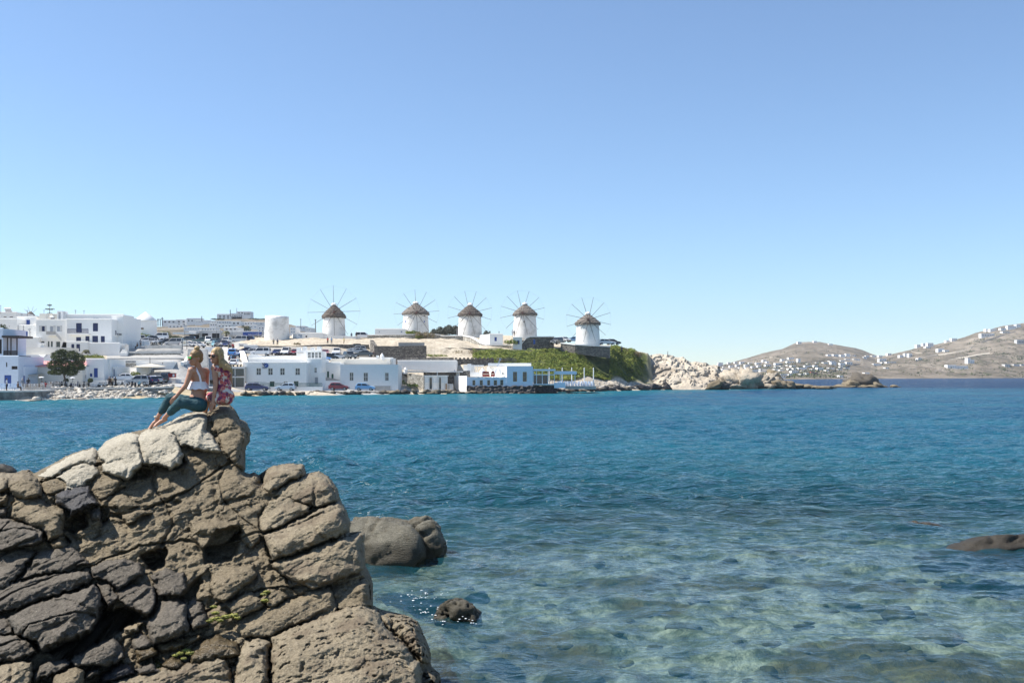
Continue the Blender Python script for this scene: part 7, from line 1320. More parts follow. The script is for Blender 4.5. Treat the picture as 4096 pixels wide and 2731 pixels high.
for k_, col, px, base, Y, dg, lb in [('suv', 'blue', 935, 1428, 213, 92, 'blue roofed car at the head of the queue on the ramp'), ('hatch', 'black', 938, 1448, 205, 92, 'black car in the middle of the queue on the ramp'), ('hatch', 'white', 942, 1466, 199, 90, 'white car at the tail of the queue on the ramp')]: car(k_, col, px, base, Y, dg, lb, g)
g = 'cars on the promenade'
for k_, col, px, base, Y, dg, lb in [('suv', 'silver', 545, 1541, 170, 200, 'silver grey pickup like car behind the motorbikes on the promenade'), ('hatch', 'navy', 592, 1538, 172.5, 150, 'dark blue car parked second from the right on the promenade'), ('hatch', 'silver', 612, 1535, 174.5, 150, 'pale blue grey hatchback on the promenade'), ('suv', 'black', 630, 1532, 177.5, 150, 'tall black car parked nearest the kiosk'), ('sedan', 'white', 495, 1525, 176, 195, 'white car top behind the garden wall')]: car(k_, col, px, base, Y, dg, lb, g)
# motorbikes
def bike_proto():
    root = thing('scooter', '', 'motorbike')
    for x in (-.6, .6):
        b = MB(); b.tube((x, -.06, .28), (x, .06, .28), .28, n=14); b.build('wheel', 'tyre', root)
    b = MB(); b.prism([(-.75, .45), (.15, .35), (.35, .3), (.55, .5), (.5, .95), (.38, .98), (.25, .55), (-.1, .55), (-.7, .72)], -.14, .14); b.build('body', 'car_black', root)
    b = MB(); b.box(-.65, .05, -.13, .13, .72, .82, 0, .05, .03); b.build('seat', 'black', root); b = MB(); b.tube((.42, -.32, 1.05), (.42, .32, 1.05), .025, n=6); b.tube((.5, 0, .4), (.42, 0, 1.05), .04, n=6); b.tube((.42, .28, 1.05), (.38, .32, 1.22), .015, n=4); b.tube((.42, -.28, 1.05), (.38, -.32, 1.22), .015, n=4); b.build('handlebar', 'metal', root)
    b = MB(); b.ell((.52, 0, .88), (.08, .1, .09), 10, 6); b.build('headlight', 'lamp_glass', root); return root
bp = None
for q, (px, base, Y, dg, col, lb) in enumerate([(412, 1549, 164, 20, 'silver', 'pale scooter left of the group of dark dressed people'), (428, 1549, 164.5, 60, 'silver', 'scooter right beside the group of dark dressed people'), (478, 1549, 165.6, 10, 'black', 'black scooter with a seat cover right of the group'), (508, 1544, 166.2, 115, 'silver', 'large silver scooter standing taller at the left of the bike row'), (534, 1548, 166.8, 140, 'black', 'motorbike with orange tinted wheel at the front of the bike row'), (556, 1547, 167.4, 100, 'teal', 'motorbike with a turquoise cover in the bike row'), (590, 1546, 168.2, 100, 'silver', 'motorbike with bright chrome at the right end of the bike row'),
    (228, 1549, 160, 25, 'black', 'dark scooter behind the quay tables'), (252, 1549, 161, 150, 'black', 'scooter with raised handlebar under the tree'), (300, 1549, 163, 30, 'navy', 'scooter parked by the tree trunk'), (345, 1549, 164, 160, 'black', 'scooter before the grey block bench'), (1078, 1420, 225, -90, 'red', 'motorbike under the dark terrace wall left of the blue car'),
    (620, 1386, 230, 30, 'black', 'motorbike by the terrace parapet left of the silver people carrier'), (604, 1386, 229, 10, 'black', 'leaning motorbike at the left end of the terrace parapet'), (870, 1396, 222, 60, 'black', 'motorbike behind the seated women at the stair top'), (925, 1395, 226, 160, 'black', 'black motorbike beside the tourist in the white shirt')]):
    if bp is None: bp = bike_proto(); c_ = bp
    else: c_ = copy_tree(bp)
    c_['label'] = lb; c_['group'] = 'scooters and motorbikes'; c_.location = P(px, base, Y); c_.rotation_euler = (0, 0, math.radians(dg))
    for ch in c_.children:
        if ch.name.startswith('body'): ch.material_slots[0].link = 'OBJECT'; ch.material_slots[0].material = M['car_' + col]

# ---------------------------------------------------------------- cafe chairs, tables, heaters
mat('chair_white', (.74, .73, .71), .6, .05); mat('chair_blue', (.55, .66, .80), .6, .05); mat('cloth_blue', (.42, .50, .64), .8, .1)
def chair_proto(m, seat):
    root = thing('cafe_chair', '', 'chair')
    for x in (-.2, .2):
        for y in (-.2, .2): b = MB(); b.box(x - .03, x + .03, y - .03, y + .03, 0, .45 if y < 0 else .95); b.build('leg', m, root)
    b = MB(); b.box(-.22, .22, -.22, .22, .43, .46); b.build('seat', seat, root); b = MB()
    for z in (.58, .72, .86): b.box(-.19, .19, .185, .215, z, z + .07)
    b.build('backrest', seat, root); return root
cp = chair_proto('chair_white', 'wood'); first = True
def place(proto, used, x, y, z, dg, label, group):
    c_ = proto if not used[0] else copy_tree(proto); used[0] = True; c_['label'] = label; c_['group'] = group; c_.location = (x, y, z); c_.rotation_euler = (0, 0, math.radians(dg)); return c_
used = [False]; rc = random.Random(3)
for row_, (pa, pb, n, dY) in enumerate([(96, 195, 11, .9), (104, 205, 10, 2.2), (120, 262, 13, 4.2), (200, 262, 6, 5.5)]):
    for q in range(n):
        px = pa + (pb - pa) * q / (n - 1) + rc.uniform(-1, 1); Y = float(np.interp(px, [60, 120, 170, 200, 262], [143.9, 146.3, 150.3, 154.8, 158.3])) + dY; z = gz(px, Y) + .05 if px > 205 else max(gz(px, Y), Z_(1561, float(np.interp(px, [60, 120, 170, 200], [143.2, 145.5, 149.5, 154])))) + .02
        lb = ['white slatted cafe chair in the front row along the quay edge', 'white slatted cafe chair in the second row on the quay', 'white cafe chair in the third row behind the quay tables', 'white cafe chair near the scooters at the right end of the tables'][row_]
        place(cp, used, X_(px, Y), Y, z, rc.choice((0, 180, 90, -90)) + rc.uniform(-12, 12), lb, 'white cafe chairs on the quay')
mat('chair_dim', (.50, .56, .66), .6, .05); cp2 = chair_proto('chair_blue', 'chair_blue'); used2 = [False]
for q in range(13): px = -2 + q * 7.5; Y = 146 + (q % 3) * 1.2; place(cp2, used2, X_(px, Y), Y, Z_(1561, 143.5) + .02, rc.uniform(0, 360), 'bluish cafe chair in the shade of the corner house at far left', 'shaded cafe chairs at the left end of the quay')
def table_proto(m):
    root = thing('cafe_table', '', 'table'); b = MB(); b.box(-.4, .4, -.4, .4, .72, .75); b.build('table_top', m, root)
    for x in (-.33, .33):
        for y in (-.33, .33): b = MB(); b.box(x - .025, x + .025, y - .025, y + .025, 0, .72); b.build('leg', m, root)
    return root
tp = table_proto('chair_white'); ut = [False]
for q, px in enumerate((112, 134, 158, 182, 228, 250)): Y = float(np.interp(px, [60, 120, 170, 200, 262], [143.9, 146.3, 150.3, 154.8, 158.3])) + 1.6 + (1.5 if px > 200 else 0); place(tp, ut, X_(px, Y), Y, Z_(1561, float(np.interp(px, [60, 120, 170, 200], [143.2, 145.5, 149.5, 154]))) if px < 205 else gz(px, Y), 0, 'white square table among the quay chairs', 'white tables on the quay')
for q, px in enumerate((303, 336, 372)): place(tp, ut, X_(px, 160.8), 160.8, Z_(1549, 160.8), 0, ['low white table beside the second patio heater', 'low white table before the grey block bench', 'low white table below the second clipped bush'][q], 'white tables by the sea wall')
cb = chair_proto('chair_blue', 'chair_blue'); ub = [False]
for row_ in range(3):
    for q in range(12):
        px = 2236 + q * 12.3 + rc.uniform(-2, 2); Y = 204.2 + row_ * 2.4; place(cb, ub, X_(px, Y), Y, Z_(1543.4, 203.5), rc.uniform(0, 360), ['pale blue chair in the front row of the open dining terrace', 'pale blue chair in the middle row of the open dining terrace', 'pale blue chair in the back row of the open dining terrace'][row_], 'pale blue chairs on the dining terrace')
ct = table_proto('cloth_blue'); uc = [False]
for row_ in range(2):
    for q in range(7): px = 2240 + q * 20; Y = 205.4 + row_ * 2.4; place(ct, uc, X_(px, Y), Y, Z_(1543.4, 203.5), 0, 'blue table in the %s row of the open dining terrace' % ('front', 'back')[row_], 'blue tables on the dining terrace')
for q in range(5): px = 2152 + q * 13; place(ct, uc, X_(px, 202), 202, Z_(1538, 200), 0, 'blue table behind the veranda glass', 'blue tables in the veranda')
mat('rattan', (.22, .03, .025), .6, .2)
for q, px in enumerate((1938, 1950, 1971)):
    c_ = thing('armchair', ['left red armchair on the restaurant roof terrace', 'dark red armchair turned away on the restaurant roof terrace', 'right red armchair with a pale cushion on the roof terrace'][q], 'armchair', P(px, 1506, 201)); Y = 201
    addbox(c_, 'seat', px - 7, px + 7, 1497, 1506, Y, .8, 'rattan'); addbox(c_, 'backrest', px - 7, px + 7, 1485, 1497, Y + .7, .15, 'rattan', .08); addbox(c_, 'cushion', px - 6, px + 6, 1494, 1497, Y - .03, .6, 'canvas')
    for s in (-8, 6.3): addbox(c_, 'armrest', px + s, px + s + 2, 1491, 1506, Y - .02, .8, 'rattan')
for px, base, top, lb, Y in ((166, 1553, 1507, 'patio heater with a white dish hood over the quay tables', 152.5), (291, 1549, 1509, 'patio heater with a white dish hood beside the tree trunk', 160.5)):
    h_ = thing('patio_heater', lb, 'heater', P(px, base, Y), 'patio heaters on the quay'); b = MB(); b.tube(P(px, base + 3, Y), P(px, top + 3, Y), .035, n=8); b.tube(P(px, base + 3, Y), P(px, base - 6, Y), .2, .2, 12); b.tube(P(px, top + 8, Y), P(px, top + 3, Y), .13, .15, 12); b.build('post', 'greymetal', h_)
    b = MB(); z = Z_(top + 2, Y); b.lathe((X_(px, Y), Y), [(.40, z - .05), (.40, z), (.2, z + .1), (.03, z + .12)], 20); b.build('hood', 'sign_white', h_)
# antennas, poles, tanks
def pole(name, label, cat, px, base, top, Y, r=.08, arms=(), m='greymetal'):
    p_ = thing(name, label, cat, P(px, base, Y)); b = MB(); b.tube(P(px, base + 4, Y), P(px, top, Y), r, r * .8, 6); b.build('shaft', m, p_)
    for row, w in arms: b = MB(); b.tube(P(px - w, row, Y), P(px + w, row, Y), r * .6, n=5); b.build('crossarm', m, p_)
for q in [('power_pole', 'dark utility pole with a small crossarm left of the first windmill', 'pole', 1262, 1326, 1277, 300, .16, ((1279, 4),)), ('power_pole', 'thin utility pole right of the mill stump', 'pole', 1203, 1306, 1275, 420, .14, ((1277, 3),)), ('power_pole', 'tall utility pole in front of the hilltop hotel', 'pole', 921, 1262, 1239, 690, .35, ((1240, 2),)), ('power_pole', 'thin pole on the skyline left of the hotel hill', 'pole', 807, 1281, 1264, 640, .3), ('radio_mast', 'thin mast above the highest hotel wing', 'mast', 947, 1250, 1232, 700, .2),
          ('power_pole', 'left of the three wooden poles behind the cone roofed tower', 'pole', 632, 1300, 1275, 420, .2, ((1277, 4), (1281, 4))), ('power_pole', 'middle wooden pole with a crossbar behind the cone roofed tower', 'pole', 641, 1300, 1276, 420, .2, ((1277, 5),)), ('power_pole', 'tallest right wooden pole behind the cone roofed tower', 'pole', 649, 1300, 1269, 420, .2, ((1271, 3), (1276, 5))), ('lamp_post', 'slim lamp post left of the garage canopy', 'lamp post', 739, 1358, 1322, 284, .07), ('lamp_post', 'slim lamp post before the garage right opening', 'lamp post', 866, 1358, 1322, 286, .07), ('lamp_post', 'slim lamp post left of the blue sign board', 'lamp post', 928, 1358, 1318, 290, .07), ('lamp_post', 'thin pale pole crossing the blue sign board', 'lamp post', 1034, 1366, 1322, 288, .06, (), 'soft_grey'),
          ('antenna', 'antenna mast at the far upper left corner of the roofs', 'antenna', 3, 1252, 1221, 226, .05, ((1223, 3),)), ('antenna', 'tv antenna beside the half hidden windmill cap', 'antenna', 109, 1264, 1240, 226, .06, ((1242, 7),)), ('antenna', 'tv antenna near the araucaria on the skyline', 'antenna', 176, 1262, 1240, 222, .05, ((1241, 5),)), ('antenna', 'branching tv antenna right of the stair head', 'antenna', 302, 1262, 1238, 222, .05, ((1241, 5), (1245, 3))), ('antenna', 'thin tv antenna in the middle of the white roof line', 'antenna', 336, 1262, 1240, 222, .05, ((1243, 4),)), ('mast', 'thin dark flagpole above the tan parasol', 'pole', 600, 1450, 1428, 183.8, .07), ('antenna', 'thin pole on top of the pale cliff', 'pole', 2671, 1418, 1405, 272, .09), ('signal_post', 'little post with a flared lamp on the bastion left of the fourth windmill', 'lamp post', 1996, 1342, 1325, 258, .08, ((1326, 3),)), ('pole', 'dark post beside the third windmill', 'post', 1829, 1340, 1312, 270, .25),
          ('antenna', 'tall lattice antenna in front of the blue shuttered wall', 'antenna', 94, 1388, 1303, 208, .06, ((1308, 3), (1320, 3))), ('antenna', 'second lattice antenna with a dish in front of the blue shuttered wall', 'antenna', 120, 1388, 1315, 207, .06, ((1330, 4),))]: pole(*q)
h_ = thing('solar_boiler', 'white solar water tank on a roof at the top left', 'boiler', P(33, 1250, 226)); b = MB(); b.tube(P(19, 1235, 226), P(44, 1235, 226), .24, n=14); b.build('tank', 'sign_white', h_); b = MB(); b.add([P(20, 1238, 225.8), P(44, 1238, 225.8), P(50, 1248, 224.6), P(22, 1248, 224.6)], [(0, 1, 2, 3)]); b.build('panel', 'greymetal', h_)
for px in (24, 42): addbox(h_, 'leg', px - .6, px + .6, 1236, 1250, 226, .06, 'metal')
h_ = thing('solar_boiler', 'shiny solar tank on the roof left of the stair head', 'boiler', P(207, 1278, 213)); b = MB(); b.tube(P(200, 1267, 213), P(213, 1267, 213), .2, n=12); b.build('tank', 'sign_white', h_); addbox(h_, 'stand', 202, 215, 1270, 1280, 213.1, .4, 'greymetal')
for q, (px, py, Y, lb) in enumerate([(257, 1252, 216, 'grey satellite dish right of the rooftop stair head'), (118, 1318, 206.6, 'white satellite dish on the tall lattice antenna wall'), (87, 1258, 224, 'pale satellite dish beside the half hidden windmill cap')]):
    h_ = thing('satellite_dish', lb, 'satellite dish', P(px, py, Y)); b = MB(); b.tube((X_(px, Y), Y, Z_(py, Y)), (X_(px, Y) + .05, Y - .12, Z_(py, Y) + .04), .22, .27, 14); b.build('dish', 'soft_grey', h_); b = MB(); b.tube(P(px, py, Y + .05), P(px, py + 8, Y + .05), .03); b.build('stand', 'greymetal', h_)
# ---------------------------------------------------------------- people
def blob(name, prims, voxel, m, parent=None, smooth_it=6, paint=None, disp=None):
    """prims joined and re-skinned into ONE continuous surface: ('c', a, b, ra, rb) tapered limb, ('e', centre, radii[, euler]) ellipsoid; points in world metres."""
    b = MB()
    for p in prims:
        if p[0] == 'c':
            _, a, c, ra, rb = p; a = Vector(a); c = Vector(c); b.path([a, a.lerp(c, .5), c], [ra, (ra + rb) / 2, rb], 14); b.ell(a, ra, 14, 9); b.ell(c, rb, 14, 9)
        else:
            c = Vector(p[1]); R = p[3] if len(p) > 3 else None; q = MB(); q.ell((0, 0, 0), p[2], 18, 12); b.add([(c + (R @ Vector(v) if R is not None else Vector(v))) for v in q.v], q.f)
    L = world_loc(parent) if parent is not None else Vector((0, 0, 0)); me = bpy.data.meshes.new(name); me.from_pydata([tuple(Vector(v) - L) for v in b.v], [], b.f); o = bpy.data.objects.new(name, me); COL.objects.link(o)
    md = o.modifiers.new('r', 'REMESH'); md.mode = 'VOXEL'; md.voxel_size = voxel; md2 = o.modifiers.new('s', 'SMOOTH'); md2.iterations = smooth_it; md2.factor = .5
    dg = bpy.context.evaluated_depsgraph_get(); ev = bpy.data.meshes.new_from_object(o.evaluated_get(dg)); o.modifiers.clear(); o.data = ev; bpy.data.meshes.remove(me)
    ms = m if isinstance(m, (list, tuple)) else [m]; ev.materials.clear()
    for k in ms: ev.materials.append(M[k])
    if disp is not None:
        co = np.empty(len(ev.vertices) * 3); ev.vertices.foreach_get('co', co); co = co.reshape(-1, 3); no = np.empty(len(co) * 3); ev.vertices.foreach_get('normal', no); no = no.reshape(-1, 3)
        co = co + no * disp(co + np.array(L))[:, None]; ev.vertices.foreach_set('co', co.ravel())
    if paint is not None:
        cen = np.empty(len(ev.polygons) * 3); ev.polygons.foreach_get('center', cen); ev.polygons.foreach_set('material_index', paint(cen.reshape(-1, 3) + np.array(L)).astype(np.int32))
    ev.polygons.foreach_set('use_smooth', [True] * len(ev.polygons)); ev.update()
    if parent is not None: o.parent = parent
    return o
t = NT('skin'); t.pr(Base_Color=t.ramp(t.noise(9, 3), [(.3, (.40, .20, .125)), (.7, (.47, .25, .16))]), Roughness=.5); t.b.inputs['Subsurface Weight'].default_value = .08; t.b.inputs['Subsurface Radius'].default_value = (.02, .008, .004)
mat('skin_far', (.36, .20, .13), .6, .1)
for nm, c in dict(cloth_black=(.02, .02, .022), cloth_white=(.72, .72, .72), cloth_navy=(.02, .03, .08), cloth_red=(.35, .03, .03), cloth_yellow=(.55, .45, .08), cloth_khaki=(.28, .24, .17), cloth_grey=(.22, .23, .25), cloth_brown=(.10, .06, .04), cloth_skyblue=(.30, .45, .65), hair_dark=(.025, .018, .014), hair_fair=(.30, .20, .09)).items(): mat(nm, c, .85, .08, 6)
def person_proto(kind):
    root = thing('person', '', 'person'); st = kind == 'stand'; hz = .92 if st else .46
    leg = lambda s: [('c', (s * .09, 0, hz), (s * .11, .02, .50), .085, .06), ('c', (s * .11, .02, .50), (s * .12, .05, .09), .055, .038), ('e', (s * .12, -.03, .045), (.045, .12, .045))] if st else [('c', (s * .10, 0, hz + .02), (s * .12, -.42, hz + .04), .085, .06), ('c', (s * .12, -.42, hz + .04), (s * .12, -.44, .08), .055, .038), ('e', (s * .12, -.50, .045), (.045, .12, .045))]
    arm = lambda s: [('c', (s * .19, 0, hz + .48), (s * .25, .02, hz + .22), .045, .036), ('c', (s * .25, .02, hz + .22), (s * .22, -.12 if st else -.22, hz + .03), .034, .024), ('e', (s * .22, -.14 if st else -.24, hz), (.028, .03, .05))]
    tor = [('e', (0, 0, hz + .06), (.155, .11, .13)), ('e', (0, 0, hz + .24), (.135, .095, .17)), ('e', (0, 0, hz + .42), (.17, .105, .15)), ('c', (-.16, 0, hz + .49), (.16, 0, hz + .49), .055, .055)]
    head = [('c', (0, 0, hz + .5), (0, -.01, hz + .62), .05, .045), ('e', (0, -.02, hz + .73), (.076, .092, .115)), ('e', (0, -.112, hz + .72), (.013, .016, .02))]
    blob('body', leg(-1) + leg(1) + arm(-1) + arm(1) + tor + head, .024, 'skin_far', root, 3)
    sh = [(a, *r) for a, *r in tor]; shirt = [('e', p[1], tuple(x + .014 for x in p[2])) for p in tor[:3]] + [('c', (-.165, 0, hz + .49), (.165, 0, hz + .49), .066, .066)] + [('c', (s * .18, 0, hz + .48), (s * .235, .012, hz + .30), .06, .055) for s in (-1, 1)]
    blob('shirt', shirt, .024, 'cloth_white', root, 2); tr = [('e', (0, 0, hz + .04), (.168, .122, .11))]
    for s in (-1, 1): tr += [('c', leg(s)[0][1], leg(s)[0][2], .098, .075), ('c', leg(s)[1][1], tuple(Vector(leg(s)[1][1]).lerp(Vector(leg(s)[1][2]), .85)), .075, .06)]
    blob('trousers', tr, .024, 'cloth_black', root, 2); blob('hair', [('e', (0, .02, hz + .765), (.085, .088, .10)), ('e', (0, .06, hz + .70), (.07, .05, .08))], .024, 'hair_dark', root, 1); return root
protos = {}
def person(kind, px, base, Y, dg, shirt, trousers, label, hair='hair_dark', group=None, s=1., z=None):
    if kind not in protos: protos[kind] = person_proto(kind); c_ = protos[kind]
    else: c_ = copy_tree(protos[kind])
    c_['label'] = label
    if group: c_['group'] = group
    elif 'group' in c_: del c_['group']
    c_.location = (X_(px, Y), Y, Z_(base, Y) if z is None else z); c_.rotation_euler = (0, 0, math.radians(dg)); c_.scale = (s, s, s)
    for ch in c_.children:
        k_ = {'shirt': shirt, 'trousers': trousers, 'hair': hair}.get(ch.name.split('.')[0])
        if k_: ch.material_slots[0].link = 'OBJECT'; ch.material_slots[0].material = M[k_]
for a in [('stand', 27, 1561.5, 144, 100, 'cloth_white', 'cloth_black', 'person in a white t shirt standing at the quay edge by the teal door'), ('sit', 72, 1561.5, 144.3, 150, 'cloth_brown', 'cloth_black', 'person in brown crouched low at the quay edge', 'hair_dark'), ('stand', 90, 1561, 146.5, 60, 'cloth_grey', 'cloth_grey', 'person in grey with a pale cap standing by the first quay chairs', 'cloth_white'), ('stand', 113, 1557, 150.5, 200, 'cloth_black', 'cloth_navy', 'dark haired person standing behind the quay tables'),
    ('sit', 169, 1558, 152.6, 30, 'cloth_white', 'cloth_grey', 'person in white seated under the patio heater'), ('sit', 183, 1558, 153.4, 200, 'cloth_red', 'cloth_black', 'person in red seated at the quay tables'), ('stand', 437, 1549, 164.2, 20, 'cloth_brown', 'cloth_black', 'leftmost of the group of dark dressed people by the scooters', 'hair_fair'), ('stand', 443, 1549, 164.5, 200, 'cloth_brown', 'cloth_brown', 'second person from the left in the dark dressed group'), ('stand', 451, 1549, 164.3, 150, 'cloth_khaki', 'cloth_black', 'third person in the dark dressed group, in an olive top'), ('stand', 462, 1549, 164.6, 240, 'cloth_black', 'cloth_black', 'person in black standing apart at the right of the dark dressed group'),
    ('stand', 1094, 1384, 234.5, 20, 'cloth_khaki', 'cloth_grey', 'person by the blue bin on the sand above the terrace wall'), ('stand', 1110, 1384.5, 234.5, 180, 'cloth_navy', 'cloth_khaki', 'person in a dark top and pale shorts above the terrace wall'), ('stand', 1311, 1377.5, 237, 160, 'cloth_red', 'cloth_black', 'person in red on the sand below the first windmill'), ('stand', 1326, 1377, 237.5, 200, 'cloth_skyblue', 'cloth_grey', 'person in light blue on the sand below the first windmill'), ('stand', 1376, 1377, 238, 90, 'cloth_yellow', 'cloth_brown', 'person in yellow walking on the sand below the first windmill'),
    ('stand', 1406, 1357, 257.5, 180, 'cloth_navy', 'cloth_grey', 'shorter person in dark clothes at the end of the white yard wall'), ('stand', 1426, 1355, 257, 190, 'cloth_black', 'cloth_khaki', 'taller person in a black shirt and shorts on the ridge skyline'), ('stand', 2050, 1346, 257, 30, 'cloth_white', 'cloth_white', 'person in white on the terrace left of the fourth windmill'), ('stand', 2057, 1346, 257, 200, 'cloth_grey', 'cloth_brown', 'person in a darker top beside the one in white by the fourth windmill'), ('stand', 2487, 1410, 259, 180, 'cloth_navy', 'cloth_black', 'dark figure on the skyline beside the dry bush'),
    ('stand', 562, 1390, 208.6, 180, 'cloth_grey', 'cloth_brown', 'person standing at the left end of the terrace steps'), ('sit', 549, 1395, 208, 250, 'cloth_brown', 'cloth_black', 'person seated against the low wall at the terrace end'), ('stand', 885, 1396, 219, 20, 'cloth_white', 'cloth_navy', 'tourist in a white shirt and dark shorts at the top of the road ramp'), ('stand', 914, 1396, 220, 120, 'cloth_navy', 'cloth_khaki', 'tourist in dark blue walking at the top of the road ramp'), ('stand', 932, 1404, 217, 200, 'cloth_red', 'cloth_brown', 'person in dark red walking down the road ramp'), ('stand', 983, 1564, 185, 100, 'cloth_white', 'cloth_grey', 'person in white loading the ladder at the back of the dark blue estate car'), ('stand', 925, 1452, 203, 80, 'cloth_skyblue', 'cloth_grey', 'person in light blue beside the queueing cars')]: person(*a)

# ---------------------------------------------------------------- the two women on the rock
t = NT('pants_teal'); w1 = t.n('TexWave', wave_type='BANDS', bands_direction='DIAGONAL', i_Vector=t.pos(), i_Scale=20, i_Distortion=7, i_Detail=2); w2 = t.noise(5, 2)
t.pr(Base_Color=t.ramp(w1.outputs[0], [(.35, (.006, .030, .045)), (.55, (.010, .062, .08)), (.8, (.018, .095, .11))]), Roughness=.75, Normal=t.bump(t.noise(20, 3), .6, .02))
t = NT('floral'); vo = t.n('TexVoronoi', feature='F1', i_Vector=t.pos(), i_Scale=16); ds = vo.outputs['Distance']; hue = t.n('SeparateColor', i_0=vo.outputs['Color']); pet = t.n('TexWave', wave_type='RINGS', i_Vector=t.pos(), i_Scale=14, i_Distortion=9, i_Detail=2)
fc = t.ramp(hue.outputs[0], [(0, (.42, .02, .06)), (.3, (.60, .12, .06)), (.5, (.30, .01, .16)), (.68, (.70, .22, .14)), (.84, (.22, .03, .16)), (1, (.45, .03, .05))]); fc = t.mix(t.ramp(ds, [(.12, (1, 1, 1)), (.2, (0, 0, 0))]), fc, (.06, .01, .10)); fc = t.mix(t.math('MULTIPLY', pet.outputs[0], .35), fc, (.62, .30, .28))
bgc = t.ramp(t.noise(16, 2), [(.42, (.60, .56, .52)), (.5, (.40, .12, .08)), (.58, (.16, .03, .10))]); t.pr(Base_Color=t.mix(t.ramp(ds, [(.40, (0, 0, 0)), (.50, (1, 1, 1))]), fc, bgc), Roughness=.85)
mat('cotton_white', (.78, .76, .80), .85, .04, 8); mat('hair_blond', (.36, .25, .12), .5, .25, 30); mat('hair_bun', (.22, .135, .06), .5, .3, 30); mat('sunglass_black', (.006, .006, .007), .08, 0, spec=.8); mat('gold', (.70, .50, .20), .25, 0, metal=1); mat('lip', (.38, .09, .08), .5, 0); mat('teeth', (.75, .72, .68), .4, 0)
t = NT('mirror_green'); t.pr(Base_Color=(.05, .65, .18), Metallic=1., Roughness=.06)
def PV(px, py, dy=0.): return Vector(P(px, py, 14.5 + dy))
def head(root, skull, facing, up, s=1., smile=True):
    """skull centre, unit facing and up; returns frame and primitives for the head inside the body skin"""
    f = facing.normalized(); r = f.cross(up).normalized(); u = r.cross(f).normalized(); R = Matrix((r, f, u)).transposed()
    at = lambda x, y, z: skull + (r * x + f * y + u * z) * s
    pr = [('e', at(0, -.012, .028), (.073 * s, .092 * s, .092 * s), R), ('e', at(0, .028, -.035), (.056 * s, .058 * s, .078 * s), R), ('e', at(0, .062, -.088), (.026 * s, .026 * s, .022 * s), R),
          ('e', at(0, .086, .028), (.045 * s, .014 * s, .016 * s), R), ('c', at(0, .090, .016), at(0, .110, -.026), .010 * s, .015 * s), ('e', at(.013, .098, -.030), (.009 * s, .011 * s, .008 * s), R), ('e', at(-.013, .098, -.030), (.009 * s, .011 * s, .008 * s), R),
          ('e', at(.040, .066, -.022), (.022 * s, .020 * s, .020 * s), R), ('e', at(-.040, .066, -.022), (.022 * s, .020 * s, .020 * s), R), ('e', at(.076, -.012, -.012), (.011 * s, .020 * s, .031 * s), R), ('e', at(-.076, -.012, -.012), (.011 * s, .020 * s, .031 * s), R),
          ('e', at(0, .088, -.058), (.024 * s, .010 * s, .008 * s), R), ('e', at(0, .086, -.070), (.020 * s, .010 * s, .008 * s), R)]
    b = MB(); q = MB(); q.ell((0, 0, 0), (.024 * s, .006 * s, .010 * s), 14, 8); c = at(0, .097, -.063); b.add([c + R @ Vector(v) for v in q.v], q.f); mouth = b.build('mouth', 'lip', root, True)
    if smile: b = MB(); q = MB(); q.ell((0, 0, 0), (.018 * s, .004 * s, .0042 * s), 12, 6); c = at(0, .1015, -.062); b.add([c + R @ Vector(v) for v in q.v], q.f); b.build('teeth', 'teeth', mouth, True)
    return at, R, pr
def glasses(root, at, R, s, lens, frame, label, w=.027, h=.023):
    g_ = thing('sunglasses', label, 'sunglasses', at(0, .1, .012))
    for sx in (-1, 1):
        b = MB(); q = MB(); q.ell((0, 0, 0), (w * s, .006 * s, h * s), 16, 8); c = at(sx * .034, .099, .008); b.add([c + R @ Vector(v) for v in q.v], q.f); b.build('lens', lens, g_, True)
        b = MB(); b.tube(at(sx * .062, .088, .018), at(sx * .079, -.02, .012), .0035 * s, n=6); b.build('temple', frame, g_)
    b = MB(); b.tube(at(-.012, .105, .016), at(.012, .105, .016), .003 * s, n=6); b.tube(at(-.062, .094, .026), at(.062, .094, .026), .0032 * s, n=6); b.build('bridge', frame, g_); return g_
def hand(wrist, direction, palm_n, s=1., curl=.5, side=1):
    d = direction.normalized(); n = palm_n.normalized(); x = d.cross(n).normalized() * side; n = x.cross(d).normalized() * side; pr = []; W = Vector(wrist)
    pr.append(('c', W, W + d * .035 * s, .024 * s, .026 * s)); k = W + d * .075 * s
    for i, (off, L) in enumerate(((-.030, .066), (-.010, .076), (.010, .071), (.029, .056))):
        m = k + x * off * s; pr.append(('c', W + d * .02 * s + x * off * .6 * s, m, .0125 * s, .0105 * s)); dd = (d - n * curl * .55).normalized(); a = m + dd * L * .5 * s; d2 = (d - n * curl * 1.5).normalized(); e = a + d2 * L * .5 * s; pr += [('c', m, a, .0092 * s, .0082 * s), ('c', a, e, .0080 * s, .0064 * s)]
    t0 = W + d * .02 * s - x * .022 * s; t1 = t0 + (d * .6 - x * .8 - n * .25).normalized() * .042 * s; t2 = t1 + (d * .9 - x * .3 - n * .35).normalized() * .034 * s; pr += [('c', t0, t1, .0125 * s, .0105 * s), ('c', t1, t2, .0098 * s, .0075 * s)]; return pr
def foot(ankle, toe_dir, s=1., up=Vector((0, 0, 1))):
    d = toe_dir.normalized(); A = Vector(ankle); x = d.cross(up).normalized(); pr = [('e', A + Vector((0, 0, -.015 * s)), (.032 * s, .034 * s, .032 * s)), ('c', A - d * .03 * s - up * .035 * s, A + d * .06 * s - up * .035 * s, .028 * s, .030 * s), ('c', A + d * .05 * s - up * .03 * s, A + d * .13 * s - up * .052 * s, .032 * s, .026 * s)]
    for i in range(5): o = x * (-.028 + .014 * i) * s; pr.append(('c', A + d * .12 * s + o * .8 - up * .052 * s, A + d * (.168 - .006 * abs(i - 1)) * s + o - up * .058 * s, .011 * s, .0085 * s))
    return pr
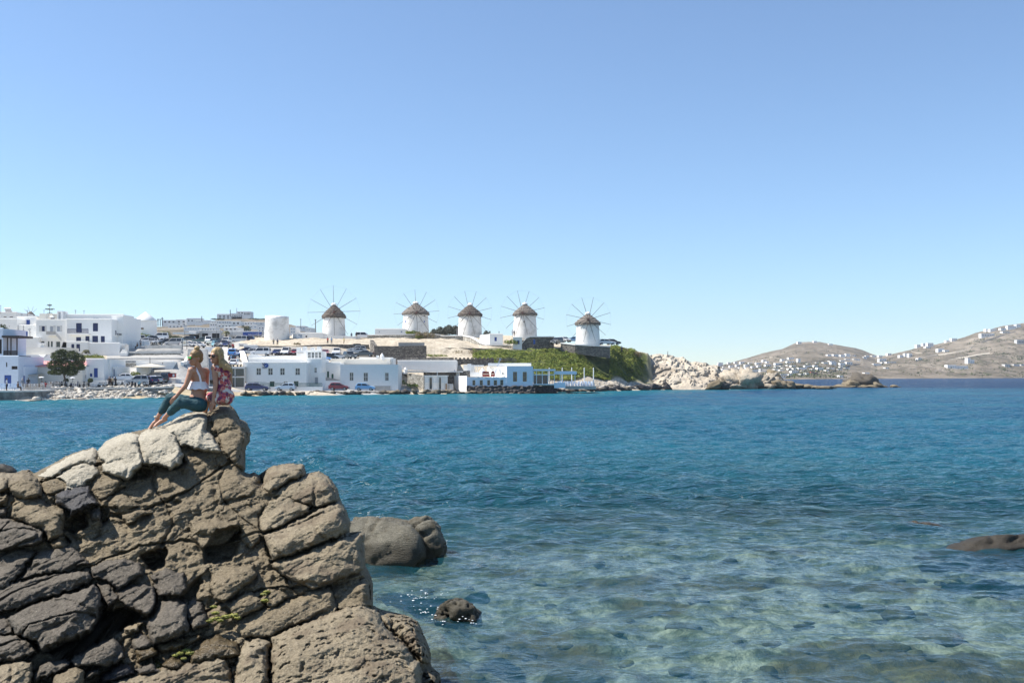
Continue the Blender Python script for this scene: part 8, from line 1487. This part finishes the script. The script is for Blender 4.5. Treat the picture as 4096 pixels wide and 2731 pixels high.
# --- left woman: bun, mirrored glasses, white frill top, teal trousers
Lw = thing('person', 'seated woman with blond bun, mirrored sunglasses, white frilled top and teal trousers', 'person', PV(785, 1640, -.1))
pel = PV(786, 1612, 0.); waist = PV(791, 1572, .02); chest = PV(793, 1520, .03); neckb = PV(797, 1474, .03); shL = PV(765, 1482, -.06); shR = PV(824, 1486, .10)
skull = PV(782, 1432, -.03); faceL = Vector((-.72, -.69, -.05)); at, R, hp_ = head(Lw, skull, faceL, Vector((.06, .05, 1)), .98)
elb = PV(744, 1540, -.10); wri = PV(706, 1583, -.13); elbR = PV(826, 1535, .22); wriR = PV(815, 1590, .22)
kneeF = PV(683, 1592, .06); ankF = PV(627, 1674, .10); kneeN = PV(722, 1607, -.12); ankN = PV(656, 1672, -.02)
hipF = PV(775, 1612, .10); hipN = PV(795, 1618, -.06)
body = hp_ + [('c', neckb + Vector((0, 0, -.02)), skull + Vector((.015, .02, -.07)), .050, .045), ('c', shL, shR, .056, .056), ('e', chest + Vector((-.01, 0, .06)), (.118, .085, .12)), ('e', chest + Vector((0, 0, -.04)), (.108, .082, .12)), ('e', waist, (.098, .080, .11)), ('e', waist.lerp(pel, .5), (.112, .088, .10)), ('e', pel, (.150, .115, .115)), ('e', pel + Vector((.05, -.03, -.02)), (.11, .10, .10)),
        ('c', shL, elb, .049, .036), ('c', elb, wri, .036, .022), ('c', shR, elbR, .047, .035), ('c', elbR, wriR, .034, .022), ('c', hipF, kneeF, .088, .056), ('c', kneeF, ankF, .052, .030), ('c', hipN, kneeN, .090, .058), ('c', kneeN, ankN, .054, .030)]
body += hand(wri, Vector((-.55, -.05, -.75)), Vector((.2, -.95, .1)), 1.0, .25) + hand(wriR, Vector((-.2, .3, -.9)), Vector((.2, -.95, .1)), .95, .4, -1) + foot(ankF, Vector((-.55, -.25, -.55)), .95) + foot(ankN, Vector((-.75, -.30, -.35)), .95)
blob('body', body, .0075, 'skin', Lw, 5)
tr = [('e', pel + Vector((0, 0, -.01)), (.158, .122, .112)), ('e', pel + Vector((.05, -.03, -.03)), (.118, .108, .10)), ('e', pel.lerp(waist, .25) + Vector((-.02, 0, 0)), (.132, .105, .06)), ('c', hipF, kneeF, .105, .078), ('c', kneeF, kneeF.lerp(ankF, .62), .076, .058), ('c', hipN, kneeN, .108, .080), ('c', kneeN, kneeN.lerp(ankN, .60), .078, .060), ('e', kneeN + Vector((.03, -.02, -.03)), (.07, .06, .07))]
blob('trousers', tr, .010, 'pants_teal', Lw, 5, disp=lambda c: .010 * fbm(c * np.array([14, 14, 9.]), 3))
tp_ = [('e', chest + Vector((0, 0, -.052)), (.120, .094, .030)), ('e', chest + Vector((-.005, 0, -.03)), (.119, .093, .022))]
blob('top_band', tp_, .008, 'cotton_white', Lw, 3)
b = MB(); n = 72; V = []; 
for i, (dz, e) in enumerate(((-.03, .0), (-.062, .012), (-.094, .026), (-.122, .036))):
    for k in range(n):
        a_ = 2 * math.pi * k / n; w = 1 + (.05 * math.sin(a_ * 11) + .03 * math.sin(a_ * 17 + 1)) * i / 3; V.append((chest.x + (.122 + e) * w * math.cos(a_), chest.y + (.096 + e) * w * math.sin(a_), chest.z - .01 + dz + .006 * math.sin(a_ * 9) * i / 3))
b.add(V, [(i * n + k, i * n + (k + 1) % n, (i + 1) * n + (k + 1) % n, (i + 1) * n + k) for i in range(3) for k in range(n)]); b.build('frill', 'cotton_white', Lw, True)
def strap(pts, w, m, root, nm='strap'):
    b = MB(); V = []
    for i, p in enumerate(pts): p = Vector(p); d = (Vector(pts[min(i + 1, len(pts) - 1)]) - Vector(pts[max(i - 1, 0)])).normalized(); x = d.cross(Vector((0, -1, 0))).normalized(); V += [p - x * w, p + x * w, p + x * w + Vector((0, .012, 0)), p - x * w + Vector((0, .012, 0))]
    f = []
    for i in range(len(pts) - 1): a = i * 4; f += [(a, a + 1, a + 5, a + 4), (a + 1, a + 2, a + 6, a + 5), (a + 2, a + 3, a + 7, a + 6), (a + 3, a, a + 4, a + 7)]
    b.add(V, f); return b.build(nm, m, root)
strap([PV(783, 1472, -.045), PV(790, 1486, -.075), PV(798, 1502, -.082), PV(802, 1520, -.082), PV(803, 1534, -.085)], .012, 'cotton_white', Lw)
hr = [('e', at(0, -.020, .045), (.080, .098, .090), R), ('e', at(0, -.055, .0), (.070, .060, .080), R), ('e', at(0, -.010, .100), (.052, .060, .035), R)]
hb = blob('hair', hr, .009, 'hair_bun', Lw, 3, disp=lambda c: .004 * fbm(c * 45, 2))
blob('bun', [('e', at(-.005, -.025, .142), (.040, .042, .034), R), ('c', at(0, -.02, .12), at(.03, -.04, .165), .022, .010), ('c', at(0, -.02, .13), at(-.035, -.01, .16), .02, .008), ('c', at(.0, -.03, .15), at(.012, -.03, .19), .018, .006)], .007, 'hair_blond', hb, 2, disp=lambda c: .006 * fbm(c * 50, 2))
glasses(Lw, at, R, .98, 'mirror_green', 'gold', 'aviator sunglasses with green mirrored lenses on the woman with the bun')
b = MB(); b.lathe((ankF.x, ankF.y), [(.038, ankF.z + .02), (.041, ankF.z + .03), (.038, ankF.z + .04)], 16); b.build('anklet', 'canvas', Lw)
# --- right woman: long blond hair, black glasses, floral dress
Rw = thing('person', 'seated woman with long blond hair, black sunglasses and floral sleeveless dress', 'person', PV(895, 1620, .05))
pel = PV(893, 1590, .1); waist = PV(892, 1548, .1); chest = PV(889, 1500, .1); neckb = PV(880, 1466, .1); shL = PV(858, 1472, .02); shR = PV(915, 1478, .16)
skull = PV(866, 1424, .04); faceR = Vector((-.50, -.86, -.08)); at, R, hp_ = head(Rw, skull, faceR, Vector((.10, .02, 1)), .99)
elb = PV(862, 1540, -.02); wri = PV(852, 1604, -.04); elbR = PV(922, 1538, .28); wriR = PV(900, 1582, .36)
hipN = PV(875, 1596, .05); hipF = PV(905, 1596, .14); kneeN = PV(834, 1585, .30); ankN = PV(820, 1650, .42); kneeF = PV(858, 1585, .46); ankF = PV(845, 1655, .56)
body = hp_ + [('c', neckb + Vector((0, 0, -.03)), skull + Vector((.02, .02, -.07)), .050, .045), ('c', shL, shR, .054, .054), ('e', chest + Vector((0, 0, .03)), (.115, .085, .13)), ('e', waist, (.098, .080, .11)), ('e', pel, (.14, .115, .11)), ('c', shL, elb, .046, .034), ('c', elb, wri, .034, .022), ('c', shR, elbR, .046, .034), ('c', elbR, wriR, .033, .022), ('c', hipN, kneeN, .085, .056), ('c', kneeN, ankN, .052, .032), ('c', hipF, kneeF, .085, .056), ('c', kneeF, ankF, .052, .032)]
body += hand(wri, Vector((-.25, -.10, -.95)), Vector((-.3, -.95, .1)), 1.0, .12) + hand(wriR, Vector((-.5, .6, -.4)), Vector((0, -.9, .3)), .95, .4, -1) + foot(ankN, Vector((-.5, .4, -.4)), .95) + foot(ankF, Vector((-.5, .4, -.4)), .95)
blob('body', body, .0075, 'skin', Rw, 5)
dr_ = [('e', chest + Vector((.004, 0, .035)), (.124, .096, .125)), ('c', shL + Vector((.035, 0, -.012)), shR + Vector((-.02, 0, -.008)), .058, .058), ('e', waist + Vector((.006, -.005, .02)), (.122, .102, .13)), ('e', pel + Vector((.012, -.012, .02)), (.160, .132, .115)), ('e', pel + Vector((.02, -.03, -.02)), (.140, .118, .075)), ('c', hipN + Vector((0, 0, .01)), hipN.lerp(kneeN, .75), .102, .080), ('c', hipF + Vector((0, 0, .01)), hipF.lerp(kneeF, .75), .102, .080)]
blob('dress', dr_, .010, 'floral', Rw, 4, disp=lambda c: .006 * fbm(c * np.array([12, 12, 7.]), 3))
hr = [('e', at(0, -.022, .042), (.084, .098, .094), R), ('e', at(0, -.062, -.02), (.078, .056, .10), R), ('c', at(-.070, .020, .04), at(-.082, .01, -.17), .022, .012), ('c', at(.06, -.06, .0), PV(906, 1462, -.0), .046, .046), ('c', PV(906, 1462, 0), PV(922, 1478, -.01), .046, .034), ('c', PV(916, 1474, -.01), PV(930, 1492, -.01), .032, .012), ('c', at(.02, -.085, -.03), PV(900, 1472, -.0), .048, .036), ('c', at(.075, -.01, .05), at(.085, -.02, -.09), .018, .020)]
blob('hair', hr, .008, 'hair_blond', Rw, 4, disp=lambda c: .005 * fbm(c * np.array([40, 40, 9.]), 2))
glasses(Rw, at, R, .99, 'sunglass_black', 'sunglass_black', 'black sunglasses on the woman with the long blond hair', .031, .023)
